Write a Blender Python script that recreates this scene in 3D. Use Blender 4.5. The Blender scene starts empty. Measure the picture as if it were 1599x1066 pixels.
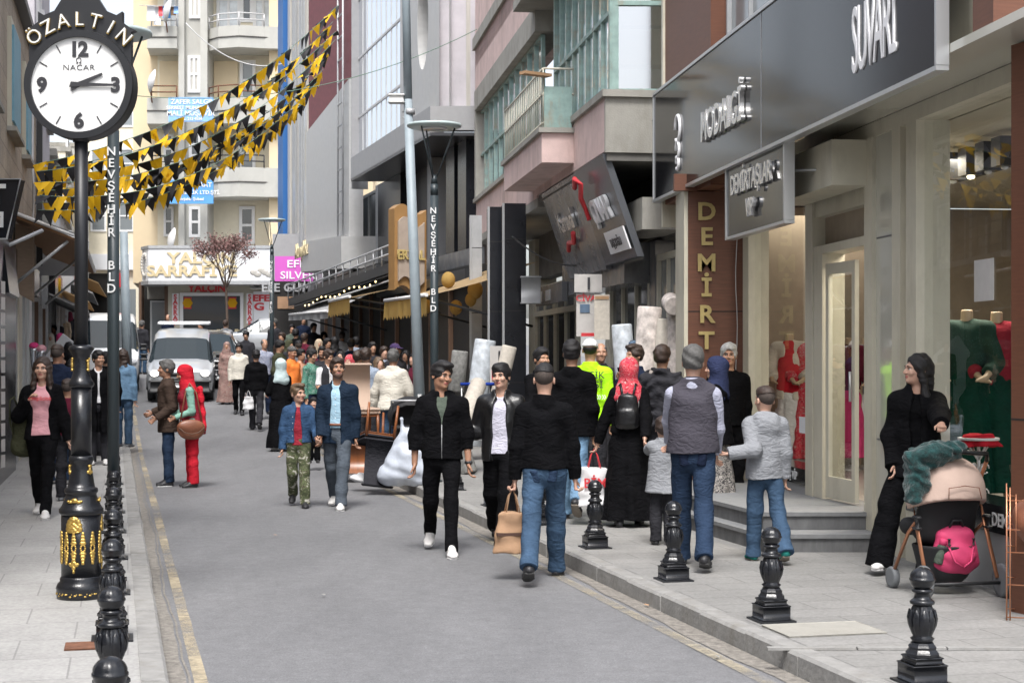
import bpy, math, random
import numpy as np
from mathutils import Vector, Matrix
R = math.radians
sc = bpy.context.scene
col = sc.collection
random.seed(7)
# ---------------------------------------------------------------- camera
FPX = 2500.0; PCX = 799.5; HOR = 559.0; CAMZ = 1.74
cam_d = bpy.data.cameras.new('camera'); cam = bpy.data.objects.new('camera', cam_d); col.objects.link(cam)
cam_d.sensor_width = 36; cam_d.lens = 36*FPX/1599; cam_d.shift_y = (HOR-533)/1599
cam_d.clip_start = .1; cam_d.clip_end = 2000
cam.location = (0, 0, CAMZ); cam.rotation_euler = (R(90), 0, 0)
cam_d.dof.use_dof = True; cam_d.dof.focus_distance = 15.5; cam_d.dof.aperture_fstop = 8
sc.camera = cam
# ---------------------------------------------------------------- world, sun, exposure
w = bpy.data.worlds.new('World'); sc.world = w; w.use_nodes = True
nt = w.node_tree; nt.nodes.clear()
SUN_EL, SUN_AZ = 60, 182
sky = nt.nodes.new('ShaderNodeTexSky'); sky.sky_type = 'NISHITA'; sky.sun_disc = False
sky.sun_elevation = R(SUN_EL); sky.sun_rotation = R(SUN_AZ); sky.dust_density = 4; sky.air_density = 1.0
hs = nt.nodes.new('ShaderNodeHueSaturation'); hs.inputs['Saturation'].default_value = .40; hs.inputs['Value'].default_value = 1.0
bg = nt.nodes.new('ShaderNodeBackground'); bg.inputs[1].default_value = .15
wo = nt.nodes.new('ShaderNodeOutputWorld')
nt.links.new(sky.outputs[0], hs.inputs['Color']); nt.links.new(hs.outputs[0], bg.inputs[0]); nt.links.new(bg.outputs[0], wo.inputs[0])
sun_d = bpy.data.lights.new('sun', 'SUN'); sun_d.energy = 1.5; sun_d.angle = R(14); sun_d.color = (1, .98, .955)
sun = bpy.data.objects.new('sun', sun_d); col.objects.link(sun)
sun.rotation_euler = (R(90-SUN_EL), 0, R(180-SUN_AZ))
sc.view_settings.view_transform = 'Standard'; sc.view_settings.look = 'None'
sc.view_settings.gamma = 1; sc.view_settings.exposure = 1.08
# ---------------------------------------------------------------- coordinates
def G(Y):                                   # the street climbs beyond Y = 24
    if Y <= 24: return 0.0
    if Y <= 40: return .0018*(Y-24)**2
    if Y <= 110: return .4608+.0576*(Y-40)
    return 4.49
def X(px, Y): return (px-PCX)*Y/FPX
def Z(py, Y): return CAMZ+(HOR-py)*Y/FPX
def S(l, Y): return (l-.24*Y, Y)            # l = metres to the right of the street axis
def LX(px, Y): return X(px, Y)+.24*Y
# ---------------------------------------------------------------- tagging
def tag(o, label=None, cat=None, group=None, kind=None):
    if label: o['label'] = label
    if cat: o['category'] = cat
    if group: o['group'] = group
    if kind: o['kind'] = kind
    return o
def empty(name, loc=(0, 0, 0), rz=0, label=None, cat=None, group=None, parent=None):
    o = bpy.data.objects.new(name, None); col.objects.link(o); o.location = loc; o.rotation_euler = (0, 0, rz)
    o.empty_display_size = .1
    if parent: o.parent = parent
    return tag(o, label, cat, group)
def copy_tree(o, parent=None):
    c = o.copy(); col.objects.link(c)
    if parent: c.parent = parent
    for ch in list(o.children): copy_tree(ch, c)
    return c
# ---------------------------------------------------------------- materials
M = {}
def mat(name, colr, rough=.7, metal=0, var=0, vscale=6, bump=0, bscale=60, spec=.5, coat=0, emit=0, sheen=0, dirt=None, dscale=2.5, aniso=None, alpha=1):
    m = bpy.data.materials.new(name); m.use_nodes = True; t = m.node_tree; b = t.nodes['Principled BSDF']
    b.inputs['Roughness'].default_value = rough; b.inputs['Metallic'].default_value = metal
    b.inputs['Specular IOR Level'].default_value = spec; b.inputs['Coat Weight'].default_value = coat
    if sheen: b.inputs['Sheen Weight'].default_value = sheen
    c4 = (*colr, 1); b.inputs['Base Color'].default_value = c4
    if emit:
        b.inputs['Emission Color'].default_value = c4; b.inputs['Emission Strength'].default_value = emit
    tc = None
    def coords(sc3=(1, 1, 1)):
        nonlocal tc
        if tc is None: tc = t.nodes.new('ShaderNodeTexCoord')
        mp = t.nodes.new('ShaderNodeMapping'); mp.inputs['Scale'].default_value = sc3
        t.links.new(tc.outputs['Object'], mp.inputs[0]); return mp.outputs[0]
    last = None
    if var:
        n = t.nodes.new('ShaderNodeTexNoise'); n.inputs['Scale'].default_value = vscale; n.inputs['Detail'].default_value = 6
        n.inputs['Roughness'].default_value = .62
        t.links.new(coords(aniso or (1, 1, 1)), n.inputs['Vector'])
        r = t.nodes.new('ShaderNodeValToRGB'); e = r.color_ramp.elements
        e[0].position = .3; e[1].position = .7
        e[0].color = (*[max(0, c*(1-var)) for c in colr], 1); e[1].color = (*[min(1, c*(1+var)) for c in colr], 1)
        t.links.new(n.outputs['Fac'], r.inputs[0]); last = r.outputs[0]
    if dirt:
        n = t.nodes.new('ShaderNodeTexNoise'); n.inputs['Scale'].default_value = dscale; n.inputs['Detail'].default_value = 8
        n.inputs['Roughness'].default_value = .7
        t.links.new(coords((1, 1, .35)), n.inputs['Vector'])
        r = t.nodes.new('ShaderNodeValToRGB'); r.color_ramp.elements[0].position = .5; r.color_ramp.elements[1].position = .72
        r.color_ramp.elements[1].color = (.85, .85, .85, 1)
        t.links.new(n.outputs['Fac'], r.inputs[0])
        mx = t.nodes.new('ShaderNodeMix'); mx.data_type = 'RGBA'
        if last: t.links.new(last, mx.inputs[6])
        else: mx.inputs[6].default_value = c4
        mx.inputs[7].default_value = (*dirt, 1); t.links.new(r.outputs[0], mx.inputs[0]); last = mx.outputs[2]
    if last: t.links.new(last, b.inputs['Base Color'])
    if bump:
        n = t.nodes.new('ShaderNodeTexNoise'); n.inputs['Scale'].default_value = bscale; n.inputs['Detail'].default_value = 4
        t.links.new(coords(), n.inputs['Vector'])
        bp = t.nodes.new('ShaderNodeBump'); bp.inputs['Strength'].default_value = bump; bp.inputs['Distance'].default_value = .01
        t.links.new(n.outputs['Fac'], bp.inputs['Height']); t.links.new(bp.outputs[0], b.inputs['Normal'])
    M[name] = m
    return m
def glass(name, tint=(.85, .9, .9), refl=.18, rough=.0):
    m = bpy.data.materials.new(name); m.use_nodes = True; t = m.node_tree; t.nodes.clear()
    o = t.nodes.new('ShaderNodeOutputMaterial'); mx = t.nodes.new('ShaderNodeMixShader')
    tr = t.nodes.new('ShaderNodeBsdfTransparent'); tr.inputs[0].default_value = (*tint, 1)
    gl = t.nodes.new('ShaderNodeBsdfGlossy'); gl.inputs['Roughness'].default_value = rough; gl.inputs[0].default_value = (.95, .97, 1, 1)
    fr = t.nodes.new('ShaderNodeFresnel'); fr.inputs[0].default_value = 1.5
    ad = t.nodes.new('ShaderNodeMath'); ad.operation = 'MULTIPLY_ADD'; ad.inputs[1].default_value = .5 if name == 'shop_glass' else 1.0; ad.inputs[2].default_value = refl; ad.use_clamp = True
    t.links.new(fr.outputs[0], ad.inputs[0]); t.links.new(ad.outputs[0], mx.inputs[0])
    t.links.new(tr.outputs[0], mx.inputs[1]); t.links.new(gl.outputs[0], mx.inputs[2]); t.links.new(mx.outputs[0], o.inputs[0])
    M[name] = m; return m
# ---------------------------------------------------------------- mesh builder
class MB:
    def __init__(s): s.v = []; s.f = []; s.mi = []; s.sm = []
    def add(s, vs, fs, m=0, smooth=False):
        b = len(s.v); s.v += [tuple(v) for v in vs]
        for f in fs: s.f.append([i+b for i in f]); s.mi.append(m); s.sm.append(smooth)
        return s
    def hexa(s, p, m=0):                     # p: 4 bottom (ccw from above) + 4 top
        return s.add(p, [(3, 2, 1, 0), (4, 5, 6, 7), (0, 1, 5, 4), (1, 2, 6, 5), (2, 3, 7, 6), (3, 0, 4, 7)], m)
    def box(s, c, d, rz=0, m=0, M4=None):
        x, y, z = [k/2 for k in d]; ca, sa = math.cos(rz), math.sin(rz); P = []
        for zz in (-z, z):
            for xx, yy in ((-x, -y), (x, -y), (x, y), (-x, y)):
                P.append((c[0]+xx*ca-yy*sa, c[1]+xx*sa+yy*ca, c[2]+zz))
        if M4 is not None: P = [tuple(M4 @ Vector(q)) for q in P]
        return s.hexa(P, m)
    def bbox(s, c, d, bev, m=0, n=3, M4=None, smooth=True):   # rounded box (rounded in xy, soft in z)
        hx, hy, hz = [k/2 for k in d]; rings = []
        bev = min(bev, hx*.98, hy*.98, hz*.98)
        for zi in range(n+1):
            a = math.pi/2*zi/n; rings.append((-hz+bev*(1-math.sin(a)), bev*(1-math.cos(a))))
        rings = rings + [(-z, i) for z, i in reversed(rings)]
        V = []
        for z, ins in rings:
            for qx, qy, a0 in ((1, 1, 0), (-1, 1, 90), (-1, -1, 180), (1, -1, 270)):
                for k in range(n+1):
                    a = R(a0+90*k/n); rr = max(bev-ins, .0001)
                    V.append((c[0]+qx*(hx-bev)+rr*math.cos(a), c[1]+qy*(hy-bev)+rr*math.sin(a), c[2]+z))
        if M4 is not None: V = [tuple(M4 @ Vector(q)) for q in V]
        N = 4*(n+1); F = []
        for i in range(len(rings)-1):
            for j in range(N): F.append((i*N+j, i*N+(j+1) % N, (i+1)*N+(j+1) % N, (i+1)*N+j))
        s.add(V, F, m, smooth)
        b = len(s.v)-len(V)
        s.f.append([b+j for j in reversed(range(N))]); s.mi.append(m); s.sm.append(False)
        s.f.append([b+(len(rings)-1)*N+j for j in range(N)]); s.mi.append(m); s.sm.append(False)
        return s
    def prism(s, pts, z0, z1, m=0):          # pts ccw plan polygon; z may be callables
        n = len(pts); a = z0 if callable(z0) else (lambda x, y: z0); b = z1 if callable(z1) else (lambda x, y: z1)
        V = [(x, y, a(x, y)) for x, y in pts]+[(x, y, b(x, y)) for x, y in pts]
        F = [tuple(reversed(range(n))), tuple(range(n, 2*n))]+[(i, (i+1) % n, n+(i+1) % n, n+i) for i in range(n)]
        return s.add(V, F, m)
    def tube(s, path, rad, n=8, m=0, cap=True, smooth=True):
        P = [Vector(p) for p in path]; k = len(P)
        if not hasattr(rad, '__len__'): rad = [rad]*k
        V = []; up = Vector((0, 0, 1))
        d0 = (P[1]-P[0]).normalized()
        if abs(d0.dot(up)) > .95: up = Vector((1, 0, 0))
        for i in range(k):
            d = (P[min(i+1, k-1)]-P[max(i-1, 0)]).normalized()
            a = d.cross(up)
            if a.length < 1e-4: a = d.cross(Vector((0, 1, 0)))
            a.normalize(); b = d.cross(a).normalized(); up = a.cross(d) if False else up
            for j in range(n):
                t = 2*math.pi*j/n; V.append(tuple(P[i]+(a*math.cos(t)+b*math.sin(t))*rad[i]))
        F = [(i*n+j, i*n+(j+1) % n, (i+1)*n+(j+1) % n, (i+1)*n+j) for i in range(k-1) for j in range(n)]
        s.add(V, F, m, smooth)
        if cap:
            b = len(s.v)-len(V)
            s.f.append([b+j for j in reversed(range(n))]); s.mi.append(m); s.sm.append(False)
            s.f.append([b+(k-1)*n+j for j in range(n)]); s.mi.append(m); s.sm.append(False)
        return s
    def lathe(s, prof, c=(0, 0, 0), n=24, m=0, axis='z', smooth=True, flute=None):
        V = []
        for r, z in prof:
            for j in range(n):
                t = 2*math.pi*j/n; rr = r
                if flute and flute[0] <= z <= flute[1]: rr = r*(1+flute[3]*math.cos(flute[2]*t))
                x, y = rr*math.cos(t), rr*math.sin(t)
                V.append((c[0]+x, c[1]+y, c[2]+z) if axis == 'z' else ((c[0]+z, c[1]+x, c[2]+y) if axis == 'x' else (c[0]+x, c[1]+z, c[2]+y)))
        k = len(prof)
        F = [(i*n+j, i*n+(j+1) % n, (i+1)*n+(j+1) % n, (i+1)*n+j) for i in range(k-1) for j in range(n)]
        if axis == 'y': F = [tuple(reversed(f)) for f in F]
        s.add(V, F, m, smooth); b = len(s.v)-len(V)
        s.f.append([b+j for j in range(n)][::(-1 if axis != 'y' else 1)]); s.mi.append(m); s.sm.append(False)
        s.f.append([b+(k-1)*n+j for j in range(n)][::(1 if axis != 'y' else -1)]); s.mi.append(m); s.sm.append(False)
        return s
    def ell(s, c, r, n=12, k=8, m=0, M4=None):
        V = []
        for i in range(k+1):
            a = -math.pi/2+math.pi*i/k
            for j in range(n):
                t = 2*math.pi*j/n; q = (c[0]+r[0]*math.cos(a)*math.cos(t), c[1]+r[1]*math.cos(a)*math.sin(t), c[2]+r[2]*math.sin(a))
                V.append(tuple(M4 @ Vector(q)) if M4 is not None else q)
        F = [(i*n+j, i*n+(j+1) % n, (i+1)*n+(j+1) % n, (i+1)*n+j) for i in range(k) for j in range(n)]
        return s.add(V, F, m, True)
    def build(s, name, mats, parent=None, loc=None):
        me = bpy.data.meshes.new(name); me.from_pydata(s.v, [], s.f)
        for mm in (mats if isinstance(mats, (list, tuple)) else [mats]): me.materials.append(M[mm] if isinstance(mm, str) else mm)
        me.polygons.foreach_set('material_index', s.mi); me.polygons.foreach_set('use_smooth', s.sm); me.update()
        o = bpy.data.objects.new(name, me); col.objects.link(o)
        if parent: o.parent = parent
        if loc: o.location = loc
        return o
def text(name, body, size, m, parent, org, xa=(1, 0, 0), za=(0, 0, 1), ext=.01, off=0, sx=1, align='CENTER', spacing=1, path=None):
    """lettering in the plane spanned by xa (reading direction) and za (up), origin org at baseline"""
    c = bpy.data.curves.new('tmp', 'FONT'); c.body = body; c.size = size; c.extrude = ext; c.offset = off
    c.align_x = align; c.space_character = spacing; c.resolution_u = 3
    t = bpy.data.objects.new('tmp', c); col.objects.link(t)
    dg = bpy.context.evaluated_depsgraph_get(); dg.update()
    me = bpy.data.meshes.new_from_object(t.evaluated_get(dg)); bpy.data.objects.remove(t); bpy.data.curves.remove(c)
    xa = Vector(xa).normalized(); za = Vector(za).normalized(); ya = xa.cross(za)   # ya = away from the reader
    n = len(me.vertices); co = np.empty(n*3, 'f'); me.vertices.foreach_get('co', co); co = co.reshape(-1, 3)
    o = np.array(org); 
    out = o+np.outer(co[:, 0]*sx, np.array(xa))+np.outer(co[:, 1], np.array(za))-np.outer(co[:, 2], np.array(ya))
    me.vertices.foreach_set('co', out.astype('f').ravel()); me.update(); me.materials.clear(); me.materials.append(M[m])
    ob = bpy.data.objects.new(name, me); col.objects.link(ob)
    if parent: ob.parent = parent
    return ob
class Wall:
    """vertical facade plane from plan point A (nearer / left) to B; u along, d outwards (towards the street / camera)"""
    def __init__(s, A, B, flip=1):
        s.A = Vector(A); s.B = Vector(B); s.t = (s.B-s.A).normalized(); s.L = (s.B-s.A).length
        s.n = Vector((s.t.y, -s.t.x))*flip
        if s.n.dot(-s.A) < 0: s.n = -s.n
        s.A = Vector(A); s.right = s.t.cross(s.n) if False else None
    def u(s, px, d=0):
        # ray (k*Y, Y) with k = (px-PCX)/FPX meets the plane A + n d + t u
        k = (px-PCX)/FPX; a = s.A+s.n*d
        den = s.t.x-k*s.t.y
        return (k*a.y-a.x)/den
    def Y(s, u, d=0): return (s.A+s.n*d+s.t*u).y
    def z(s, px, py, d=0): return Z(py, s.Y(s.u(px, d), d))
    def p(s, u, z, d=0):
        q = s.A+s.t*u+s.n*d; return (q.x, q.y, z)
    def box(s, mb, u0, u1, z0, z1, d0, d1, m=0):
        if u1 < u0: u0, u1 = u1, u0
        P = [s.p(u0, z0, d0), s.p(u1, z0, d0), s.p(u1, z0, d1), s.p(u0, z0, d1)]
        a, b, c = [Vector(q) for q in P[:3]]
        if (b-a).cross(c-b).z < 0: P = P[::-1]
        P += [(q[0], q[1], z1) for q in P]
        return mb.hexa(P, m)
    def reading(s):                           # (reading direction, +1 or -1 along t) for somebody facing the wall
        r = Vector((-s.n.y, s.n.x)); return (r.x, r.y, 0)
    def sheet(s, mb, u0, u1, z0, z1, d, m=0):
        P = [s.p(u0, z0, d), s.p(u1, z0, d), s.p(u1, z1, d), s.p(u0, z1, d)]
        a, b, c = [Vector(q) for q in P[:3]]
        if (b-a).cross(c-b).dot(Vector((s.n.x, s.n.y, 0))) < 0: P = P[::-1]
        return mb.add(P, [(0, 1, 2, 3)], m)
def one(fn, name, mats, parent=None):
    mb = MB(); fn(mb); return mb.build(name, mats, parent)
def wbox(W, name, m, parent, *a):
    mb = MB(); W.box(mb, *a); return mb.build(name, m, parent)
def wpane(W, name, m, parent, *a):
    mb = MB(); W.sheet(mb, *a); return mb.build(name, m, parent)
def window(W, parent, u0, u1, z0, z1, frame='white_frame', pane='dark_pane', fw=.07, nx=1, nz=1, dep=.06, d=0, name='window', sill=None):
    if u1 < u0: u0, u1 = u1, u0
    mb = MB(); b = W.box
    b(mb, u0, u1, z0, z0+fw, d-.02, d+dep); b(mb, u0, u1, z1-fw, z1, d-.02, d+dep)
    b(mb, u0, u0+fw, z0+fw, z1-fw, d-.02, d+dep); b(mb, u1-fw, u1, z0+fw, z1-fw, d-.02, d+dep)
    for i in range(1, nx):
        c = u0+(u1-u0)*i/nx; b(mb, c-fw*.4, c+fw*.4, z0+fw, z1-fw, d-.015, d+dep*.9)
    for i in range(1, nz):
        c = z0+(z1-z0)*i/nz; b(mb, u0+fw, u1-fw, c-fw*.4, c+fw*.4, d-.012, d+dep*.8)
    o = mb.build(name, frame, parent)
    wpane(W, 'pane', pane, o, u0+fw*.5, u1-fw*.5, z0+fw*.5, z1-fw*.5, d+.012)
    if sill: wbox(W, 'sill', sill, o, u0-.08, u1+.08, z0-.07, z0-.003, d-.02, d+.14)
    return o
# ---------------------------------------------------------------- materials in use
def translucent(name, c, f=.45):
    m = mat(name, c, .85, var=.08, vscale=5); t = m.node_tree; b = t.nodes['Principled BSDF']; o = t.nodes['Material Output']
    tr = t.nodes.new('ShaderNodeBsdfTranslucent'); tr.inputs[0].default_value = (*c, 1); mx = t.nodes.new('ShaderNodeMixShader'); mx.inputs[0].default_value = f
    t.links.new(b.outputs[0], mx.inputs[1]); t.links.new(tr.outputs[0], mx.inputs[2]); t.links.new(mx.outputs[0], o.inputs[0])
def brickmat(name, c1, c2, mortar, bw, bh, msize, rough=.75, rot=0, var=.12, offset=.5, bump=.3, vertical=None, dirt=.0):
    m = bpy.data.materials.new(name); m.use_nodes = True; t = m.node_tree; b = t.nodes['Principled BSDF']
    tc = t.nodes.new('ShaderNodeTexCoord'); mp = t.nodes.new('ShaderNodeMapping')
    mp.inputs['Rotation'].default_value = (0, 0, rot)
    src = tc.outputs['Object']
    if vertical is not None:                 # facade: use (along, z)
        sx = t.nodes.new('ShaderNodeSeparateXYZ'); cb = t.nodes.new('ShaderNodeCombineXYZ')
        vm = t.nodes.new('ShaderNodeVectorMath'); vm.operation = 'DOT_PRODUCT'; vm.inputs[1].default_value = (*vertical, 0)
        t.links.new(src, sx.inputs[0]); t.links.new(src, vm.inputs[0]); t.links.new(vm.outputs['Value'], cb.inputs[0]); t.links.new(sx.outputs[2], cb.inputs[1])
        src = cb.outputs[0]
    t.links.new(src, mp.inputs[0])
    br = t.nodes.new('ShaderNodeTexBrick'); br.inputs['Color1'].default_value = (*c1, 1); br.inputs['Color2'].default_value = (*c2, 1)
    br.inputs['Mortar'].default_value = (*mortar, 1); br.inputs['Scale'].default_value = 1
    br.inputs['Brick Width'].default_value = bw; br.inputs['Row Height'].default_value = bh; br.inputs['Mortar Size'].default_value = msize
    br.offset = offset; br.inputs['Mortar Smooth'].default_value = .2
    t.links.new(mp.outputs[0], br.inputs[0])
    n = t.nodes.new('ShaderNodeTexNoise'); n.inputs['Scale'].default_value = 1.3; n.inputs['Detail'].default_value = 10; n.inputs['Roughness'].default_value = .7
    t.links.new(mp.outputs[0], n.inputs[0])
    n2 = t.nodes.new('ShaderNodeTexNoise'); n2.inputs['Scale'].default_value = 45; n2.inputs['Detail'].default_value = 4
    t.links.new(mp.outputs[0], n2.inputs[0])
    ad = t.nodes.new('ShaderNodeMath'); ad.operation = 'ADD'; t.links.new(n.outputs[0], ad.inputs[0]); t.links.new(n2.outputs[0], ad.inputs[1])
    mr = t.nodes.new('ShaderNodeMapRange'); mr.inputs[1].default_value = .7; mr.inputs[2].default_value = 1.3; mr.inputs[3].default_value = 1-var*1.6; mr.inputs[4].default_value = 1+var
    t.links.new(ad.outputs[0], mr.inputs[0])
    mx = t.nodes.new('ShaderNodeVectorMath'); mx.operation = 'SCALE'; t.links.new(br.outputs[0], mx.inputs[0]); t.links.new(mr.outputs[0], mx.inputs['Scale'])
    t.links.new(mx.outputs[0], b.inputs['Base Color']); b.inputs['Roughness'].default_value = rough
    bp = t.nodes.new('ShaderNodeBump'); bp.inputs['Strength'].default_value = bump; bp.inputs['Distance'].default_value = .004; bp.invert = True
    t.links.new(br.outputs['Fac'], bp.inputs['Height']); t.links.new(bp.outputs[0], b.inputs['Normal'])
    M[name] = m; return m
STR = math.atan(.24)
def asphalt():
    m = bpy.data.materials.new('asphalt'); m.use_nodes = True; t = m.node_tree; b = t.nodes['Principled BSDF']
    tc = t.nodes.new('ShaderNodeTexCoord'); mp = t.nodes.new('ShaderNodeMapping'); mp.inputs['Rotation'].default_value = (0, 0, -STR)
    mp.inputs['Scale'].default_value = (1, .25, 1); t.links.new(tc.outputs['Object'], mp.inputs[0])
    def noise(scale, det, src, rough=.6):
        n = t.nodes.new('ShaderNodeTexNoise'); n.inputs['Scale'].default_value = scale; n.inputs['Detail'].default_value = det
        n.inputs['Roughness'].default_value = rough; t.links.new(src, n.inputs[0]); return n.outputs[0]
    a = noise(1.1, 8, mp.outputs[0]); g = noise(90, 3, tc.outputs['Object'], .8); c = noise(7, 6, tc.outputs['Object'], .75)
    r = t.nodes.new('ShaderNodeValToRGB'); e = r.color_ramp.elements; e[0].position = .3; e[1].position = .72
    e[0].color = (.130, .131, .137, 1); e[1].color = (.182, .183, .190, 1); t.links.new(a, r.inputs[0])
    def scaleby(col, fac, lo, hi, f0=.3, f1=.7):
        mr = t.nodes.new('ShaderNodeMapRange'); mr.inputs[1].default_value = f0; mr.inputs[2].default_value = f1; mr.inputs[3].default_value = lo; mr.inputs[4].default_value = hi
        t.links.new(fac, mr.inputs[0]); v = t.nodes.new('ShaderNodeVectorMath'); v.operation = 'SCALE'
        t.links.new(col, v.inputs[0]); t.links.new(mr.outputs[0], v.inputs['Scale']); return v.outputs[0]
    x = scaleby(r.outputs[0], g, .62, 1.38); x = scaleby(x, c, .84, 1.12); x = scaleby(x, noise(28, 3, tc.outputs['Object'], .7), .9, 1.1)
    t.links.new(x, b.inputs['Base Color']); b.inputs['Roughness'].default_value = .85
    bp = t.nodes.new('ShaderNodeBump'); bp.inputs['Strength'].default_value = .35; bp.inputs['Distance'].default_value = .006
    t.links.new(g, bp.inputs['Height']); t.links.new(bp.outputs[0], b.inputs['Normal']); M['asphalt'] = m
asphalt()
def worn_paint(name, c, lo, hi):
    m = bpy.data.materials.new(name); m.use_nodes = True; t = m.node_tree; b = t.nodes['Principled BSDF']
    b.inputs['Base Color'].default_value = (*c, 1); b.inputs['Roughness'].default_value = .8
    tc = t.nodes.new('ShaderNodeTexCoord'); n = t.nodes.new('ShaderNodeTexNoise'); n.inputs['Scale'].default_value = 9; n.inputs['Detail'].default_value = 10; n.inputs['Roughness'].default_value = .8
    n2 = t.nodes.new('ShaderNodeTexNoise'); n2.inputs['Scale'].default_value = .9; n2.inputs['Detail'].default_value = 3
    t.links.new(tc.outputs['Object'], n.inputs[0]); t.links.new(tc.outputs['Object'], n2.inputs[0])
    ad = t.nodes.new('ShaderNodeMath'); ad.operation = 'ADD'; t.links.new(n.outputs[0], ad.inputs[0]); t.links.new(n2.outputs[0], ad.inputs[1])
    mr = t.nodes.new('ShaderNodeMapRange'); mr.inputs[1].default_value = lo; mr.inputs[2].default_value = hi; mr.inputs[4].default_value = .85
    t.links.new(ad.outputs[0], mr.inputs[0]); t.links.new(mr.outputs[0], b.inputs['Alpha']); M[name] = m
worn_paint('yellow_paint', (.46, .39, .27), .80, 1.20); worn_paint('yellow_paint_faint', (.42, .37, .27), .80, 1.25)
brickmat('paving', (.225, .222, .214), (.25, .246, .238), (.155, .152, .148), .62, .31, .006, rot=-STR, var=.16, bump=.3)
brickmat('paving_left', (.325, .32, .31), (.35, .345, .335), (.24, .235, .23), .6, .6, .006, rot=-STR, var=.16, bump=.25)
mat('kerb_stone', (.26, .256, .247), .85, var=.16, vscale=9, bump=.5, bscale=35, dirt=(.2, .19, .17), dscale=5)
mat('gutter', (.20, .185, .165), .95, var=.4, vscale=18, bump=.8, bscale=60)
mat('terrain', (.2, .2, .19), .9)
mat('black_iron', (.011, .012, .015), .26, var=.2, vscale=10, bump=.12, bscale=90)
mat('black_iron_matt', (.012, .013, .016), .45)
mat('gold', (.62, .42, .12), .35, metal=.85, var=.25, vscale=30)
mat('dial_white', (.74, .74, .73), .35, var=.03, vscale=3)
mat('numeral', (.035, .035, .04), .4)
mat('lamp_green', (.030, .042, .048), .4)
mat('frosted', (.42, .50, .50), .35)
mat('white_letter', (.75, .76, .76), .5)
mat('pale_letter', (.70, .70, .66), .5)
mat('brown_panel', (.13, .050, .027), .5, var=.18, vscale=5, aniso=(1, 1, 14))
mat('gold_letter', (.45, .35, .14), .45, var=.08, vscale=20)
mat('cream_metal', (.56, .53, .43), .42, var=.06, vscale=3, dirt=(.42, .39, .31), dscale=3)
mat('cream_gloss', (.50, .49, .42), .1, coat=.6)
mat('cream_wall', (.50, .47, .38), .6, var=.06, vscale=2)
mat('sign_black', (.014, .014, .016), .12, spec=.26)
mat('sign_grey', (.13, .135, .145), .25, var=.2, vscale=3, dirt=(.22, .21, .2))
mat('sign_dark_grey', (.085, .09, .10), .25, var=.15, vscale=3)
mat('alu', (.55, .56, .57), .35, metal=.7)
mat('alu_dull', (.42, .43, .44), .5, metal=.4, var=.1)
mat('steel_letter', (.72, .72, .72), .22, metal=.8)
mat('white_face', (.80, .80, .82), .35)
mat('red_letter', (.6, .04, .05), .4)
mat('step_stone', (.20, .205, .21), .6, var=.12, vscale=14, bump=.2)
mat('step_dark', (.13, .132, .135), .7, var=.3, vscale=9, aniso=(1, 1, .3))
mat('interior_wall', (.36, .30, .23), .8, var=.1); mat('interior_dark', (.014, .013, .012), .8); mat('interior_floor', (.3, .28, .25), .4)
mat('white_frame', (.74, .74, .74), .4); mat('teal_frame', (.25, .36, .335), .6, var=.2, vscale=7, dirt=(.30, .2, .12), dscale=6)
mat('cream_frame', (.50, .48, .40), .5, var=.1); mat('dark_frame', (.03, .032, .035), .4); mat('brown_frame', (.12, .07, .045), .5)
mat('dark_pane', (.055, .062, .068), .08, spec=.9); mat('grey_pane', (.20, .22, .23), .12, spec=.8); mat('white_pane', (.62, .66, .69), .12, spec=.8, var=.25, vscale=2.2)
mat('curtain_pane', (.48, .46, .42), .25, spec=.7, var=.12, aniso=(9, 9, .3))
mat('blue_shutter', (.16, .33, .42), .6, var=.1)
mat('mirror_glass', (.72, .76, .82), .03, metal=1.0)
mat('pink_render', (.62, .47, .44), .88, var=.10, vscale=4, bump=.25, bscale=70, dirt=(.38, .28, .25), dscale=1.5)
mat('concrete', (.31, .30, .27), .9, var=.14, vscale=3, bump=.3, dirt=(.2, .19, .165), dscale=1.6)
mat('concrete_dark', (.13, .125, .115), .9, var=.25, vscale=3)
mat('grey_render', (.46, .435, .46), .85, var=.10, vscale=2, dirt=(.3, .31, .33), dscale=1.2)
mat('grey_panel', (.30, .30, .305), .5, var=.06); mat('white_panel', (.43, .43, .425), .5, var=.06, dirt=(.45, .44, .42), dscale=1.5)
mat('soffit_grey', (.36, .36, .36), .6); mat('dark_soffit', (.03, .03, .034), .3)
mat('black_clad', (.014, .015, .019), .22, var=.2); mat('dark_brown_clad', (.05, .042, .038), .5, var=.25, vscale=4)
mat('blue_strip', (.03, .13, .36), .4); mat('red_corrugated', (.13, .025, .03), .5, var=.2)
mat('yellow_render', (.68, .56, .38), .85, var=.04, vscale=1.5); mat('pale_yellow_render', (.72, .66, .52), .85, var=.04)
mat('balcony_grey', (.46, .455, .42), .85, var=.06, vscale=2, dirt=(.38, .375, .35), dscale=1)
mat('white_sign', (.80, .81, .83), .4); mat('gold_flat', (.60, .50, .30), .45); mat('blue_sign', (.10, .32, .68), .4); mat('pale_blue_sign', (.24, .45, .80), .45)
mat('magenta_sign', (.56, .11, .47), .4); mat('orange_wood', (.30, .17, .065), .45, var=.1); mat('taupe_face', (.36, .30, .25), .5, var=.1)
translucent('awning_cream', (.50, .36, .20)); translucent('awning_yellow', (.52, .35, .11)); mat('awning_brown', (.21, .11, .05), .85, var=.1)
mat('awning_grey', (.28, .28, .28), .8, var=.2, vscale=8); mat('awning_plank', (.22, .16, .115), .8, var=.15, aniso=(1, 1, 5))
translucent('pennant_yellow', (.80, .48, .014), .35); mat('pennant_black', (.010, .010, .013), .7); mat('string', (.12, .2, .15), .8)
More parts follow.
